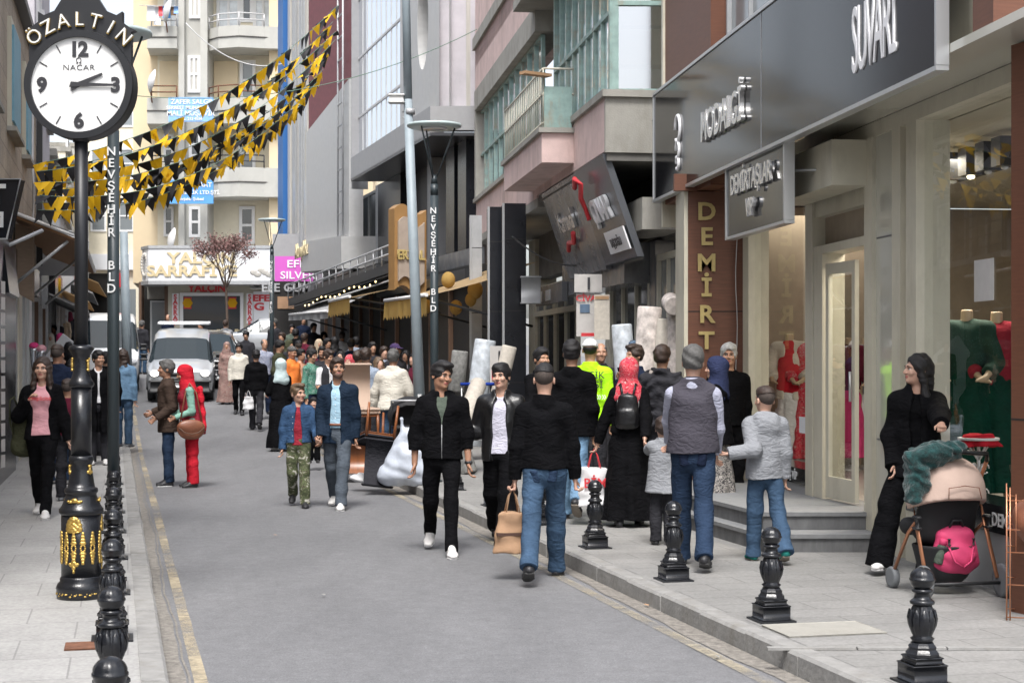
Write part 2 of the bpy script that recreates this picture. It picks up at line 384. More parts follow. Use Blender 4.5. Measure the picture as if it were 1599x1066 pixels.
brickmat('old_stone', (.40, .33, .25), (.33, .28, .22), (.25, .21, .17), .75, .34, .012, vertical=(0, 1), var=.3, bump=.8)
brickmat('red_brick', (.30, .12, .06), (.34, .15, .08), (.3, .25, .2), .3, .1, .01, vertical=(0, 1), var=.2)
mat('shutter_grey', (.30, .30, .30), .5, var=.15)
mat('lacquer_wood', (.22, .075, .025), .35, var=.2, aniso=(4, 4, 1)); mat('upholstery', (.42, .31, .24), .8, var=.06, aniso=(60, 60, 1))
mat('plastic_wrap', (.50, .54, .58), .25, var=.3, vscale=9, bump=.8, bscale=14, spec=.9); mat('sack_white', (.46, .50, .57), .32, var=.12, vscale=7, bump=.5, bscale=16)
mat('carpet_beige', (.50, .46, .40), .95, var=.15, vscale=20); mat('carpet_floral', (.52, .47, .44), .9, var=.45, vscale=9); mat('carpet_grey', (.22, .22, .21), .95, var=.4, vscale=16)
mat('carpet_blue', (.10, .15, .22), .9, var=.3)
mat('black_fabric', (.012, .012, .014), .75, var=.2); mat('stroller_beige', (.50, .37, .31), .8, var=.05, vscale=9, bump=.3, bscale=24); mat('copper', (.55, .25, .14), .3, metal=.7)
mat('fur_teal', (.003, .036, .036), .95, var=.7, vscale=26, bump=1, bscale=60, sheen=.3); mat('pink_fabric', (.60, .05, .15), .7, var=.1); mat('tyre', (.03, .03, .032), .8); mat('grey_plastic', (.16, .17, .18), .6)
mat('car_silver', (.52, .54, .56), .28, metal=.4, coat=.7); mat('car_white', (.86, .87, .88), .3, coat=.6); mat('car_dark', (.055, .06, .065), .25, metal=.4, coat=.7)
mat('car_plastic', (.02, .021, .023), .5); mat('car_glass', (.02, .03, .036), .05, spec=.45); mat('headlight', (1, .97, .9), .2, emit=3.5); mat('head_glass', (.6, .62, .64), .1); mat('tail_red', (.5, .02, .02), .2)
mat('plate_white', (.7, .7, .7), .4); mat('rim', (.4, .41, .42), .3, metal=.7)
mat('bark', (.09, .065, .05), .95, var=.3, vscale=12); mat('plum_leaf', (.23, .125, .115), .7, var=.4, vscale=3)
mat('kraft', (.36, .22, .13), .85, var=.1, vscale=8, bump=.5, bscale=18); mat('kraft_print', (.07, .035, .025), .8); mat('bag_white', (.66, .66, .67), .5, var=.06, bump=.4, bscale=20)
mat('bulb', (1, .75, .35), .4, emit=1.5); mat('spot_light', (1, .85, .6), .4, emit=5)
mat('satellite', (.55, .55, .55), .5); mat('ac_white', (.66, .66, .64), .5)
mat('cardboard', (.36, .22, .12), .85, var=.15, vscale=3); mat('rust', (.16, .07, .04), .9, var=.4, vscale=14); mat('pale_wire', (.5, .5, .5), .6)
glass('shop_glass', (.90, .92, .90), .035); glass('cream_glass', (.9, .92, .88), .22); glass('poly_film', (.85, .87, .9), .25, .2)
glass('dirty_glass', (.55, .60, .60), .42, .06)
# ---------------------------------------------------------------- ground, road, pavements
YS = [-60, -20, 0, 6, 12, 18, 24]+[24+k for k in range(1, 17)]+[44, 50, 60, 75, 90, 110, 160, 400]
def strip(mb, lf, rf, dz, m=0, ys=YS, wall=None):
    V = []
    for y in ys:
        a, b = lf(y), rf(y); V += [(a-.24*y, y, G(y)+dz), (b-.24*y, y, G(y)+dz)]
    mb.add(V, [(2*i, 2*i+1, 2*i+3, 2*i+2) for i in range(len(ys)-1)], m)
one(lambda mb: strip(mb, lambda y: -200, lambda y: 300, -.02), 'ground', 'terrain')['kind'] = 'structure'
def lk(y):   # left kerb line
    return .27-.008*y
def rk(y): return 3.66
one(lambda mb: strip(mb, lambda y: -14, lambda y: 18 if y > 47 else 3.8, 0), 'road', 'asphalt')['kind'] = 'structure'
def side(name, m, inner, outer, ys, sgn):
    mb = MB(); V = []
    for y in ys:
        a, b = inner(y), outer(y)
        V += [(a-.24*y, y, G(y)-.01), (a-.24*y, y, G(y)+.12), (b-.24*y, y, G(y)+.12)]
    F = []
    for i in range(len(ys)-1):
        k = 3*i
        q1 = (k, k+1, k+4, k+3); q2 = (k+1, k+2, k+5, k+4)
        F += [q1[::-1], q2[::-1]] if sgn > 0 else [q1, q2]
    n = 3*(len(ys)-1); F += [(n, n+1, n+2)]
    o = mb.add(V, F).build(name, m); o['kind'] = 'structure'; 
    return o
side('pavement', 'paving', lambda y: rk(y)+.13, lambda y: 12, [y for y in YS if -20 <= y <= 46]+[46.5], 1)
side('pavement', 'paving_left', lambda y: lk(y)-.14, lambda y: -9, [y for y in YS if -20 <= y <= 36], -1)
def kerb(name, edge, w, y0, y1, stone=.75):
    mb = MB(); y = y0; rnd = random.Random(3)
    while y < y1:
        e = min(y+stone, y1); a = y+.006; b = e-.006; j = rnd.uniform(-.006, .006); h = .125+rnd.uniform(-.004, .006)
        p = []
        for yy, ll in ((a, edge(a)+j), (a, edge(a)+w), (b, edge(b)+w), (b, edge(b)+j)): p.append((ll-.24*yy, yy, G(yy)-.02))
        if w < 0: p = [p[1], p[0], p[3], p[2]]
        c = .018
        t1 = [(q[0], q[1], q[2]+.02+h-c) for q in p]
        inn = []
        for (yy, ll) in ((a+.006, edge(a)+j+(c if w > 0 else -c)), (a+.006, edge(a)+w), (b-.006, edge(b)+w), (b-.006, edge(b)+j+(c if w > 0 else -c))): inn.append((ll-.24*yy, yy, G(yy)+h))
        if w < 0: inn = [inn[1], inn[0], inn[3], inn[2]]
        V = p+t1+inn
        mb.add(V, [(0, 1, 5, 4), (1, 2, 6, 5), (2, 3, 7, 6), (3, 0, 4, 7), (4, 5, 9, 8), (5, 6, 10, 9), (6, 7, 11, 10), (7, 4, 8, 11), (8, 9, 10, 11)])
        y = e
    mb.build(name, 'kerb_stone')['kind'] = 'structure'
kerb('kerb', rk, .13, 2, 46.5); kerb('kerb', lk, -.14, 2, 36)
# gutter, worn yellow lines
def wob(a, s, amp): return lambda y: a+amp*math.sin(y*s)+amp*.6*math.sin(y*s*2.7+1)+amp*.4*math.sin(y*7.3)
ysf = [3+.25*i for i in range(130)]
one(lambda mb: strip(mb, lambda y: lk(y)+.004, lambda y: lk(y)+.10+wob(0, .9, .014)(y), .004, ys=ysf), 'gutter', 'gutter')['kind'] = 'structure'
one(lambda mb: strip(mb, lambda y: lk(y)+.112+wob(0, .9, .014)(y), lambda y: lk(y)+.126+wob(0, .9, .014)(y), .006, ys=ysf[:110]), 'road_crack', 'gutter')['kind'] = 'structure'
one(lambda mb: strip(mb, lambda y: lk(y)+.155, lambda y: lk(y)+.235+wob(0, .4, .006)(y), .008, ys=[4+.5*i for i in range(80)]), 'road_marking', 'yellow_paint')['kind'] = 'structure'
one(lambda mb: strip(mb, lambda y: 3.38, lambda y: 3.47, .008, ys=[4+.5*i for i in range(60)]), 'road_marking', 'yellow_paint_faint')['kind'] = 'structure'
one(lambda mb: strip(mb, wob(3.52, 1.1, .02), lambda y: rk(y)-.003, .004, ys=ysf), 'gutter', 'gutter')['kind'] = 'structure'
# manhole covers and a tactile edge seam
def cover(l, y, a, b, mname='kerb_stone', label=None):
    mb = MB(); mb.bbox((0, 0, .004), (a, b, .012), .004)
    o = mb.build('manhole_cover', mname); o.location = (*S(l, y), G(y)+.122); o.rotation_euler = (0, 0, STR)
    tag(o, label, 'manhole cover')
cover(4.15, 9.55, .62, .42, 'concrete', 'pale concrete cover plate set in right pavement beside the kerb and second bollard')
cover(-.22, 9.0, .26, .22, 'rust', 'small rusty cover in left pavement in front of the clock base')
mb = MB(); 
for i in range(14):
    a = 3.8+i*.5; mb.box((a-.24*8.9, 8.9, .129), (.49, .05, .014))
o = mb.build('paving_seam', 'kerb_stone'); o['kind'] = 'structure'
# ---------------------------------------------------------------- bollards
def make_bollard():
    root = empty('bollard')
    mb = MB(); mb.box((0, 0, .004), (.235, .235, .012)); mb.build('base_plate', 'black_iron_matt', root)
    mb = MB(); mb.bbox((0, 0, .055), (.19, .19, .09), .006); mb.bbox((0, 0, .118), (.16, .16, .036), .008)
    n8 = [(.086, .136), (.086, .150), (.078, .158), (.070, .170), (.072, .182), (.062, .192), (.058, .202)]
    mb.lathe(n8, n=8, smooth=False); mb.build('plinth', 'black_iron', root)
    prof = [(.050, .200), (.052, .212), (.060, .222), (.046, .232), (.050, .245), (.062, .275), (.067, .305), (.064, .335), (.055, .362), (.047, .382), (.045, .390)]
    mb = MB(); mb.lathe(prof, n=64, flute=(.236, .385, 12, .045))
    for j in range(10):                    # acanthus leaves on the belly
        a = 2*math.pi*j/10; c, s_ = math.cos(a), math.sin(a)
        P = [(.050, .250), (.067, .285), (.073, .320), (.066, .352), (.062, .366)]
        V = []
        for k, (r, z) in enumerate(P):
            wd = (.006, .013, .017, .012, .002)[k]
            V += [(c*(r-.004)-s_*wd, s_*(r-.004)+c*wd, z), (c*(r+.004), s_*(r+.004), z+.003), (c*(r-.004)+s_*wd, s_*(r-.004)-c*wd, z)]
        F = []
        for k in range(4):
            b = 3*k; F += [(b+1, b, b+3, b+4), (b+2, b+1, b+4, b+5)]
        mb.add(V, F, 0, True)
    mb.build('shaft', 'black_iron', root)
    mb = MB(); mb.lathe([(.045, .388), (.060, .394), (.062, .404), (.056, .412), (.050, .416), (.040, .424), (.038, .444), (.044, .450), (.052, .456), (.050, .466), (.040, .470)], n=32)
    mb.build('collar', 'black_iron', root)
    pr = [(.034, .470), (.047, .478), (.056, .492), (.060, .508), (.064, .511), (.064, .520), (.060, .523)]
    for k in range(1, 9):
        a = math.pi/2*k/8; pr.append((max(.060*math.cos(a), .0005), .523+.055*math.sin(a)))
    mb = MB(); mb.lathe(pr, n=48, flute=(.526, .570, 12, .02)); mb.build('finial', 'black_iron', root)
    return root
bol = make_bollard()
bl = []
k = 0
for y in (5.6, 7.33, 9.24, 11.04, 12.95, 14.9, 16.8, 18.7, 20.6): bl.append((-.02-.0075*y, y, 'L'))
for i, y in enumerate((8.0, 9.9, 11.7, 13.7, 15.6, 17.6, 19.7, 21.6)): bl.append((3.93+.005*y, y, 'R'))
ordn = ['nearest', 'second', 'third', 'fourth', 'fifth', 'sixth', 'seventh', 'eighth', 'ninth']
cnt = {'L': 0, 'R': 0}
for i, (l, y, sd) in enumerate(bl):
    o = bol if i == 0 else copy_tree(bol)
    o.location = (*S(l, y), G(y)+.121); o.rotation_euler = (0, 0, STR); n = cnt[sd]; cnt[sd] += 1
    side_ = 'left pavement row behind the clock side kerb' if sd == 'L' else 'right kerb in front of the shops'
    extra = {('R', 0): 'black cast iron bollard at the bottom right corner beside the stroller', ('R', 1): 'black cast iron bollard on right kerb below the grey hooded boy',
             ('R', 2): 'black cast iron bollard at the feet of the man in a grey vest', ('R', 3): 'black cast iron bollard in front of the black abaya and the striped white bag',
             ('R', 6): 'black cast iron bollard between the two young men, only its base showing'}.get((sd, n))
    tag(o, extra or f'black cast iron bollard with ball top, {ordn[n]} from the camera along the {"left" if sd == "L" else "right"} kerb', 'bollard', 'black bollards along both kerbs')
# ---------------------------------------------------------------- street clock
ck = empty('street_clock', (*S(-.315, 10.85), .121), 0, 'black and gold ornamental street clock with a white dial and gold crown lettering', 'clock')
mb = MB(); mb.lathe([(.160, 0), (.163, .02), (.163, .055), (.168, .07), (.155, .10), (.140, .115), (.142, .13), (.136, .14), (.131, .15)], n=48); mb.build('base', 'black_iron', ck)
mb = MB(); mb.lathe([(.132, .15), (.132, .56)], n=48); mb.build('drum', 'black_iron', ck)
mb = MB(); mb.lathe([(.132, .56), (.140, .57), (.147, .58), (.147, .60), (.138, .61), (.128, .625), (.118, .65), (.105, .68), (.100, .70), (.108, .71), (.112, .72), (.108, .74), (.092, .745), (.085, .78), (.075, .85), (.070, .90), (.078, .92), (.084, .93), (.080, .95), (.072, .96)], n=48)
mb.build('neck', 'black_iron', ck)
mb = MB(); mb.lathe([(.068, .96), (.068, 1.42)], n=80, flute=(.97, 1.41, 16, .06)); mb.build('fluted_shaft', 'black_iron', ck)
mb = MB(); mb.lathe([(.070, 1.42), (.082, 1.43), (.086, 1.45), (.072, 1.47), (.060, 1.50), (.055, 1.53), (.052, 1.60), (.060, 1.64), (.075, 1.665), (.086, 1.68), (.078, 1.70), (.050, 1.71)], n=48)
mb.build('capital', 'black_iron', ck)
mb = MB(); mb.tube([(0, 0, 1.70), (0, 0, 3.12)], .0445, 24); mb.build('post', 'black_iron_matt', ck)
def leafrow(mb, pts):                      # gold relief bits: flattened ellipsoids on the drum
    for (a, z, wx, wz, dep) in pts:
        r = .133; M4 = Matrix.Translation((r*math.sin(a), -r*math.cos(a), z)) @ Matrix.Rotation(a, 4, 'Z'); mb.ell((0, 0, 0), (wx, dep, wz), 10, 6, 0, M4)
def orn(name, P): one(lambda mb: leafrow(mb, P), name, 'gold', ck)
for a0 in (-.12+math.pi*2/3*k for k in range(3)):
    P = []
    for k in range(9):
        t = math.pi*k/8; P.append((a0+.30*math.cos(t), .475+.065*math.sin(t), .021, .021, .010))
    P += [(a0+dx, .475+dz, .020, .016, .013) for dx, dz in ((-.2, .01), (-.1, .02), (0, .03), (.1, .02), (.2, .01), (0, .0), (0, .06), (-.07, -.01), (.07, -.01))]
    P += [(a0, .455, .045, .008, .008)]
    orn('cartouche', P)
for a0 in (-.55, -.12, .34, .85, 1.4, -1.0, -1.5, 2.2, 3.0, -2.2):
    P = []
    for k in range(4):
        wd = .016-.003*k
        for sg in (-1, 1):
            for dx in (-.05, 0, .05): P.append((a0+dx*(1-.15*k), .345+sg*(.035+.021*k), wd, .013, .008))
    for k in range(10):
        t = 2*math.pi*k/10; P.append((a0+.11*math.cos(t), .345+.024*math.sin(t), .007, .007, .007))
    orn('leaf_ornament', P)
for a0 in (-.12, 1.98, -2.2):
    orn('drop_ornament', [(a0+dx, .225+dz, w_, h_, .009) for dx, dz, w_, h_ in ((-.2, .015, .012, .01), (.2, .015, .012, .01), (-.1, .01, .02, .015), (.1, .01, .02, .015), (0, .02, .022, .018), (0, -.01, .014, .016), (0, -.035, .009, .014), (0, .045, .006, .01))])
P = []
for k in range(30):
    a = 2*math.pi*k/30; P += [(a, .032+.008*math.sin(k*2.1), .018, .010, .038), (a+.07, .04, .008, .008, .036)]
orn('base_garland', P)
def rad_orn(r, z, lst):
    def f(mb):
        for (a, dz, wx, wz) in lst:
            M4 = Matrix.Translation((r*math.sin(a), -r*math.cos(a), z+dz)) @ Matrix.Rotation(a, 4, 'Z'); mb.ell((0, 0, 0), (wx, .010, wz), 8, 6, 0, M4)
    one(f, 'gold_relief', 'gold', ck)
for a0 in (-.12, 1.9, -2.2): rad_orn(.121, .655, [(a0-.25, 0, .02, .012), (a0, .008, .026, .017), (a0+.25, 0, .02, .012), (a0-.38, .004, .01, .008), (a0+.38, .004, .01, .008)])
for a0 in (-1.2, 1.1, 2.6): rad_orn(.076, .86, [(a0, 0, .012, .03), (a0, .03, .018, .012), (a0+.2, -.01, .012, .012), (a0-.2, -.01, .012, .012)])
for a0 in (-1.2, 1.1, 2.6, -2.6): rad_orn(.060, 1.57, [(a0, 0, .010, .03), (a0, .03, .016, .010), (a0, -.03, .013, .010), (a0+.2, .045, .008, .008)])
# head: casing, crown, dial
CZ = 3.46; RO = .365
mb = MB(); mb.tube([(0, -.005, 3.08), (0, -.005, CZ-.33)], .055, 16)
o_ = [(RO, -.085), (RO+.004, -.06), (RO+.004, .06), (RO, .085), (RO-.045, .085), (RO-.045, -.085)]
V = []; n = 72
for r, y in o_:
    for j in range(n): t = 2*math.pi*j/n; V.append((r*math.cos(t), y, CZ+r*math.sin(t)))
F = [(i*n+j, ((i+1) % 6)*n+j, ((i+1) % 6)*n+(j+1) % n, i*n+(j+1) % n) for i in range(6) for j in range(n)]
mb.add(V, F, 0, False); mb.build('casing', 'black_iron_matt', ck)
mb = MB(); P = [(-.345, .255), (-.345, .36), (-.375, .372), (-.33, .395), (-.285, .43), (-.285, .50), (-.245, .475), (-.175, .505), (-.115, .60), (-.05, .665), (0, .70), (.05, .665), (.115, .60), (.175, .505), (.245, .475), (.285, .50), (.285, .43), (.33, .395), (.375, .372), (.345, .36), (.345, .0), (.30, .12), (.20, .29), (.09, .345), (-.09, .345), (-.20, .29), (-.30, .12), (-.345, .0)]
V = [(x, -.03, CZ+z) for x, z in P]+[(x, .03, CZ+z) for x, z in P]; n = len(P)
from mathutils.geometry import tessellate_polygon
tr = tessellate_polygon([[Vector((x, z, 0)) for x, z in P]])
mb.add(V, [tuple(t) for t in tr]+[tuple(i+n for i in reversed(t)) for t in tr]+[(i, (i+1) % n, n+(i+1) % n, n+i) for i in range(n)])
mb.build('crown_plate', 'black_iron_matt', ck)
mb = MB(); mb.lathe([(.324, 0), (.324, .12)], (0, -.06, CZ), 72, axis='y', smooth=False); dial = mb.build('dial', 'dial_white', ck)
for h, s_ in ((12, '12'), (3, '3'), (6, '6'), (9, '9')):
    a = R(90-30*h); rr = .248 if h in (3, 9) else .240
    text('numeral', s_, .135, 'numeral', dial, (rr*math.cos(a), -.064, CZ+rr*math.sin(a)-.047), off=.006, ext=.002, spacing=.9)
for h in (1, 2, 4, 5, 7, 8, 10, 11):
    a = R(90-30*h); mb = MB(); M4 = Matrix.Translation((.275*math.cos(a), -.063, CZ+.275*math.sin(a))) @ Matrix.Rotation(-a, 4, 'Y'); mb.box((0, 0, 0), (.058, .004, .007), M4=M4); mb.build('hour_mark', 'numeral', dial)
text('lettering', 'NACAR', .052, 'numeral', dial, (0, -.063, CZ+.098), ext=.0015, sx=1.15, off=-.0006, spacing=1.1)
text('emblem', 'Ω', .055, 'numeral', dial, (0, -.063, CZ+.142), ext=.0015)
def hand(name, ang, ln, wd):
    mb = MB(); M4 = Matrix.Translation((0, -.070 if name == 'hour_hand' else -.075, CZ)) @ Matrix.Rotation(R(ang-90), 4, 'Y')
    mb.box((0, 0, 0), (.001, .001, .001), M4=M4)
    P = [(-.062, -wd*1.6), (-.05, wd*1.4), (.02, wd), (ln, wd*.55), (ln, -wd*.55), (.02, -wd)]
    P[0] = (-.062, -wd*1.5); V = [tuple(M4 @ Vector((x, -.002, z))) for x, z in P]+[tuple(M4 @ Vector((x, .002, z))) for x, z in P]
    mb.add(V, [tuple(range(6)), tuple(reversed(range(6, 12)))]+[(i, 6+i, 6+(i+1) % 6, (i+1) % 6) for i in range(6)]); mb.build(name, 'numeral', ck)
hand('hour_hand', 66, .175, .015); hand('minute_hand', 91, .245, .013)
cr = 'ÖZALTIN'
for i, ch in enumerate(cr):
    a = R(90+43-86*i/6); rr = .400
    xa = (math.sin(a), 0, -math.cos(a)); za = (math.cos(a), 0, math.sin(a))
    text('letter', ch, .135, 'pale_letter', ck, (rr*math.cos(a), -.052, CZ+rr*math.sin(a)), xa, za, ext=.008, off=-.001, sx=.95)
    text('letter_edge', ch, .135, 'gold', ck, (rr*math.cos(a)-.003, -.036, CZ+rr*math.sin(a)-.003), xa, za, ext=.008, off=.003, sx=.95)
# ---------------------------------------------------------------- lamp posts
def make_lamp():
    root = empty('street_lamp')
    mb = MB(); mb.tube([(0, 0, 0), (0, 0, .02)], .11, 16); mb.tube([(0, 0, .02), (0, 0, 3.75)], .055, 20); mb.tube([(0, 0, 3.75), (0, 0, 3.90)], [.050, .050], 20); mb.tube([(0, 0, 3.9), (0, 0, 4.02)], [.047, .03], 20); mb.build('pole', 'lamp_green', root)
    for a in (80, 200, 320):
        mb = MB(); c, s_ = math.cos(R(a+40)), math.sin(R(a+40)); mb.tube([(.03*c, .03*s_, 3.98), (.27*c, .27*s_, 4.63)], .011, 8); mb.build('arm', 'lamp_green', root)
    mb = MB(); mb.lathe([(.15, 4.64), (.31, 4.63), (.355, 4.65), (.36, 4.665), (.35, 4.685), (.10, 4.715), (.01, 4.72)], n=48); mb.build('lamp_disc', 'frosted', root)
    mb = MB(); mb.lathe([(.01, 4.625), (.16, 4.622), (.17, 4.64)], n=32); mb.build('lamp_lens', 'head_glass', root)
    for k, s_ in enumerate('NEVŞEHİR BLD'):
        if s_ != ' ': text('letter', s_, .115, 'white_letter', root, (-.004, -.061, 3.51-.108*k-(.09 if k > 8 else 0)), ext=.003, off=.0015)
    return root
lm = make_lamp()
for i, (l, y, lab) in enumerate(((-.135, 15.0, 'tall dark green lamp post with white letters right behind the street clock'), (4.02, 21.0, 'dark green lamp post with round lamp and white letters beside the tapered grey pole'), (3.78, 42.0, 'far dark lamp post with round lamp standing in front of the jeweller'))):
    o = lm if i == 0 else copy_tree(lm)
    tag(o, lab, 'street lamp', 'round headed lamp posts with vertical lettering'); o.location = (*S(l, y), G(y)+.12); o.rotation_euler = (0, 0, R(-5*i))
# tapered grey pole with a camera box
y0 = 22.8; x0 = X(659, y0)
up = empty('utility_pole', (x0, y0, .12), 0, 'light grey tapered steel pole leaning slightly, with a camera box', 'pole')
mb = MB(); mb.tube([(0, 0, 0), (-.20, 0, 5.3)], [.085, .062], 20); mb.tube([(-.20, 0, 5.3), (-.26, 0, 8.5)], [.062, .05], 20); mb.build('shaft', mat('pole_grey', (.26, .31, .34), .5, var=.1, vscale=4), up)
zz = Z(155, y0)
mb = MB(); mb.bbox((-.36, -.02, zz-.12), (.24, .16, .13), .02); mb.build('camera_box', 'ac_white', up)
mb = MB(); mb.tube([(-.28, 0, zz-.3), (-.14, 0, zz-.3)], .012, 8); mb.tube([(-.28, -.0, zz-.38), (-.14, 0, zz-.42)], .010, 8); mb.lathe([(.073, zz-.34), (.076, zz-.30), (.073, zz-.26)], (-.175, 0, 0), 20); mb.build('bracket', 'alu_dull', up)
mb = MB(); mb.box((-.03, -.078, 1.05), (.05, .006, .12)); mb.build('sticker', 'white_letter', up)
mb = MB(); y1 = 43.5; x1 = X(200, y1)
lp = mb.tube([(0, 0, 0), (-.12, 0, 4.5)], [.14, .11], 12).build('utility_pole', 'pole_grey'); lp.location = (x1, y1, G(y1)); tag(lp, 'pale blue grey pole rising behind the white van on the left', 'pole')
# ---------------------------------------------------------------- bunting
rb = random.Random(11)
strs = [(56, 256, 528, 8, 62, 24, 34), (58, 268, 520, 34, 74, 23.5, 34), (59, 262, 524, 50, 68, 24.2, 33.5), (60, 272, 524, 62, 84, 24.5, 33), (60, 284, 512, 84, 88, 23.2, 35), (62, 292, 505, 108, 84, 24, 34),
        (61, 298, 500, 118, 66, 23.6, 34.5), (62, 305, 495, 128, 82, 23, 33), (60, 316, 482, 152, 72, 24, 33.5), (60, 328, 460, 172, 66, 23.5, 33)]
for si, (xa_, ya_, xb_, yb_, sg, Ya, Yb) in enumerate(strs):
    A = Vector((X(xa_, Ya), Ya, Z(ya_, Ya))); B = Vector((X(xb_, Yb), Yb, Z(yb_, Yb))); sag = sg*22/2500
    f = lambda t: A.lerp(B, t)-Vector((0, 0, 4*sag*t*(1-t)))
    word = ['topmost', 'second', 'third', 'fourth', 'fifth', 'sixth', 'seventh', 'eighth', 'ninth', 'lowest'][si]
    root = empty('pennant_string', tuple(A), 0, f'{word} string of yellow and black pennants over the street' if si else 'topmost string of yellow and black pennants over the street', 'bunting', 'strings of yellow and black pennants over the street')
    mb = MB(); mb.tube([f(k/24)-A for k in range(25)], .006, 4); mb.build('string', 'string', root)
    L = (B-A).length*1.03; n = int(L/.215); c0 = rb.random()
    for k in range(n):
        t = (k+.5+rb.uniform(-.2, .2))/n; p = f(t)-A; d = (f(min(t+.01, 1))-f(max(t-.01, 0))).normalized()
        w_ = .112*rb.uniform(.85, 1.12); h_ = .26*rb.uniform(.85, 1.1); tw = rb.gauss(0, .55); sw = rb.gauss(.04, .12)
        if rb.random() < .11: continue
        side_ = Vector((0, 1, 0)); tip = Vector((0, 0, -1))*h_*math.cos(tw)+side_*h_*math.sin(tw)+d*sw
        rot = -.75+rb.gauss(0, .55); dd = (Matrix.Rotation(rot, 3, 'Z') @ d)
        V = []; N = 4; mb = MB()
        for a in range(N+1):
            fr = a/N; c_ = p+tip*fr+side_*(.02*math.sin(fr*3+k)); hw = w_*(1-fr)+.002
            V += [c_-dd*hw, c_+dd*hw+side_*.012*math.sin(fr*5+k*2)]
        mb.add(V, [(2*i, 2*i+1, 2*i+3, 2*i+2) for i in range(N)], 0, True)
        mb.build('pennant', 'pennant_yellow' if ((k//2+si) % 2 == 0) else 'pennant_black', root)
def cable(name, pts, r, m, lab):
    P = []
    A, B = Vector(pts[0]), Vector(pts[1])
    mb = MB(); mb.tube([A.lerp(B, k/16)-Vector((0, 0, pts[2]*4*(k/16)*(1-k/16))) for k in range(17)], r, 5); tag(mb.build(name, m), lab, 'cable')
cable('overhead_cable', ((X(215, 30), 30, Z(150, 30)), (X(745, 33), 33, Z(46, 33)), .5), .008, 'string', 'thin green overhead line running from the clock to the grey facade')
cable('overhead_cable', ((X(290, 60), 60, Z(36, 60)), (X(440, 60), 60, Z(100, 60)), .6), .02, 'pale_wire', 'pale sagging wire in front of the yellow apartment block')
# ================================================================ RIGHT SIDE
# ---------------------------------------------------------------- clothes shop with the black fascia
def rot_plane(px0, Y0, px1, vp):             # plan points of a facade whose horizontal lines vanish at px = vp
    Y1 = Y0*(px0-vp)/(px1-vp); return (X(px0, Y0), Y0), (X(px1, Y1), Y1)
A, B = rot_plane(1700, 9.87, 1160, 500); WG = Wall(A, B)          # shop window plane
A2, B2 = rot_plane(1512, 10.6, 1048, 500); WS = Wall(A2, B2)      # fascia plane
zb = 3.75; zt = 4.93
sh = empty('clothes_shop', (*A, .12), 0, 'cream and brown clothes shop with long black fascia, show windows and stone steps', 'shop building')
inv = Matrix.Translation((-A[0], -A[1], -.12))
class Sub:                                   # parts are built in world space, then parented with the inverse offset
    pass
def fix_children(root):
    for c in root.children:
        if not c.get('_w'):
            c.matrix_parent_inverse = Matrix.Translation(-root.location); c['_w'] = 1
uG = lambda px: WG.u(px)
L_ = WG.L
# upper storey: windows and brown columns, behind the fascia plane
um, u1052, u1125 = WS.u(1512), WS.u(1050), WS.u(1124)
mb = MB(); WS.box(mb, WS.u(1580), u1052-.02, zb+.05, 5.2, -.6, -.12); mb.build('upper_wall', 'cream_metal', sh)
wbox(WS, 'brown_column', 'brown_panel', sh, u1125, u1052-.05, zb-.15, 8.4, -.1, .10)
wbox(WS, 'brown_column', 'brown_panel', sh, WS.u(1580), WS.u(1547), zb+.07, 8.4, -.35, .12)
wbox(WS, 'edge_strip', 'cream_metal', sh, u1052-.05, u1052+.03, zb-.42, 8.4, -.1, .13)
wbox(WS, 'upper_wall', 'cream_metal', sh, WS.u(1546), WS.u(1500), zb+.07, 8.4, -.3, -.06)
for a, b in ((1290, 1128), (1500, 1294)):
    window(WS, sh, WS.u(a), WS.u(b), 4.5, 7.4, 'alu_dull', 'grey_pane', nx=4, nz=1, d=-.1, fw=.05)
wbox(WS, 'upper_wall', 'cream_metal', sh, WS.u(1500), u1125, 7.4, 8.4, -.4, -.1)
# soffit between the fascia and the show windows
mb = MB(); P = [WS.p(WS.u(1790), 0, .14)[:2], WS.p(u1052-.05, 0, .14)[:2], WG.p(WG.L+1.2, 0, -.5)[:2], WG.p(-2.8, 0, -.95)[:2]]
a_ = sum(P[i][0]*P[(i+1) % 4][1]-P[(i+1) % 4][0]*P[i][1] for i in range(4))
mb.prism(P if a_ > 0 else P[::-1], zb-.0, zb+.06); mb.build('soffit', 'cream_gloss', sh)
wbox(WG, 'soffit_beam', 'cream_metal', sh, uG(1590), uG(1160), 3.62, zb-.004, -.22, .03)
# fascia
wbox(WS, 'fascia', 'sign_black', sh, um, u1052+.03, zb-.08, zt, .15, .22)
o = MB()
for z0, z1 in ((zb-.115, zb-.082), (zt+.002, zt+.035)): WS.box(o, um-.03, u1052+.03, z0, z1, .145, .235)
WS.box(o, um-.033, um-.003, zb-.08, zt, .145, .235); WS.box(o, u1052+.033, u1052+.06, zb-.12, zt+.035, -.02, .235)
o.build('fascia_trim', 'alu', sh)
wbox(WS, 'fascia_joint', 'alu_dull', sh, WS.u(1225)-.004, WS.u(1225)+.004, zb-.08, zt, .221, .224)
rd = WS.reading()
def stext(W, name, s, size, m, parent, px, py, d, **k):
    u = W.u(px, d); return text(name, s, size, m, parent, W.p(u, W.z(px, py, d), d), W.reading(), (0, 0, 1), **k)
stext(WS, 'lettering', 'SÜVARİ', .72, 'white_face', sh, 1364, 98, .226, sx=.43, off=.001, ext=.006, spacing=.86)
for i, (ch, px) in enumerate(zip('MODALGİ', (1096, 1106, 1119, 1132, 1144, 1156, 1168))):
    pass
t1 = stext(WS, 'lettering', 'MODALGİ', .44, 'steel_letter', sh, 1127, 205, .25, sx=.82, off=.007, ext=.022, spacing=.97)
mb = MB()
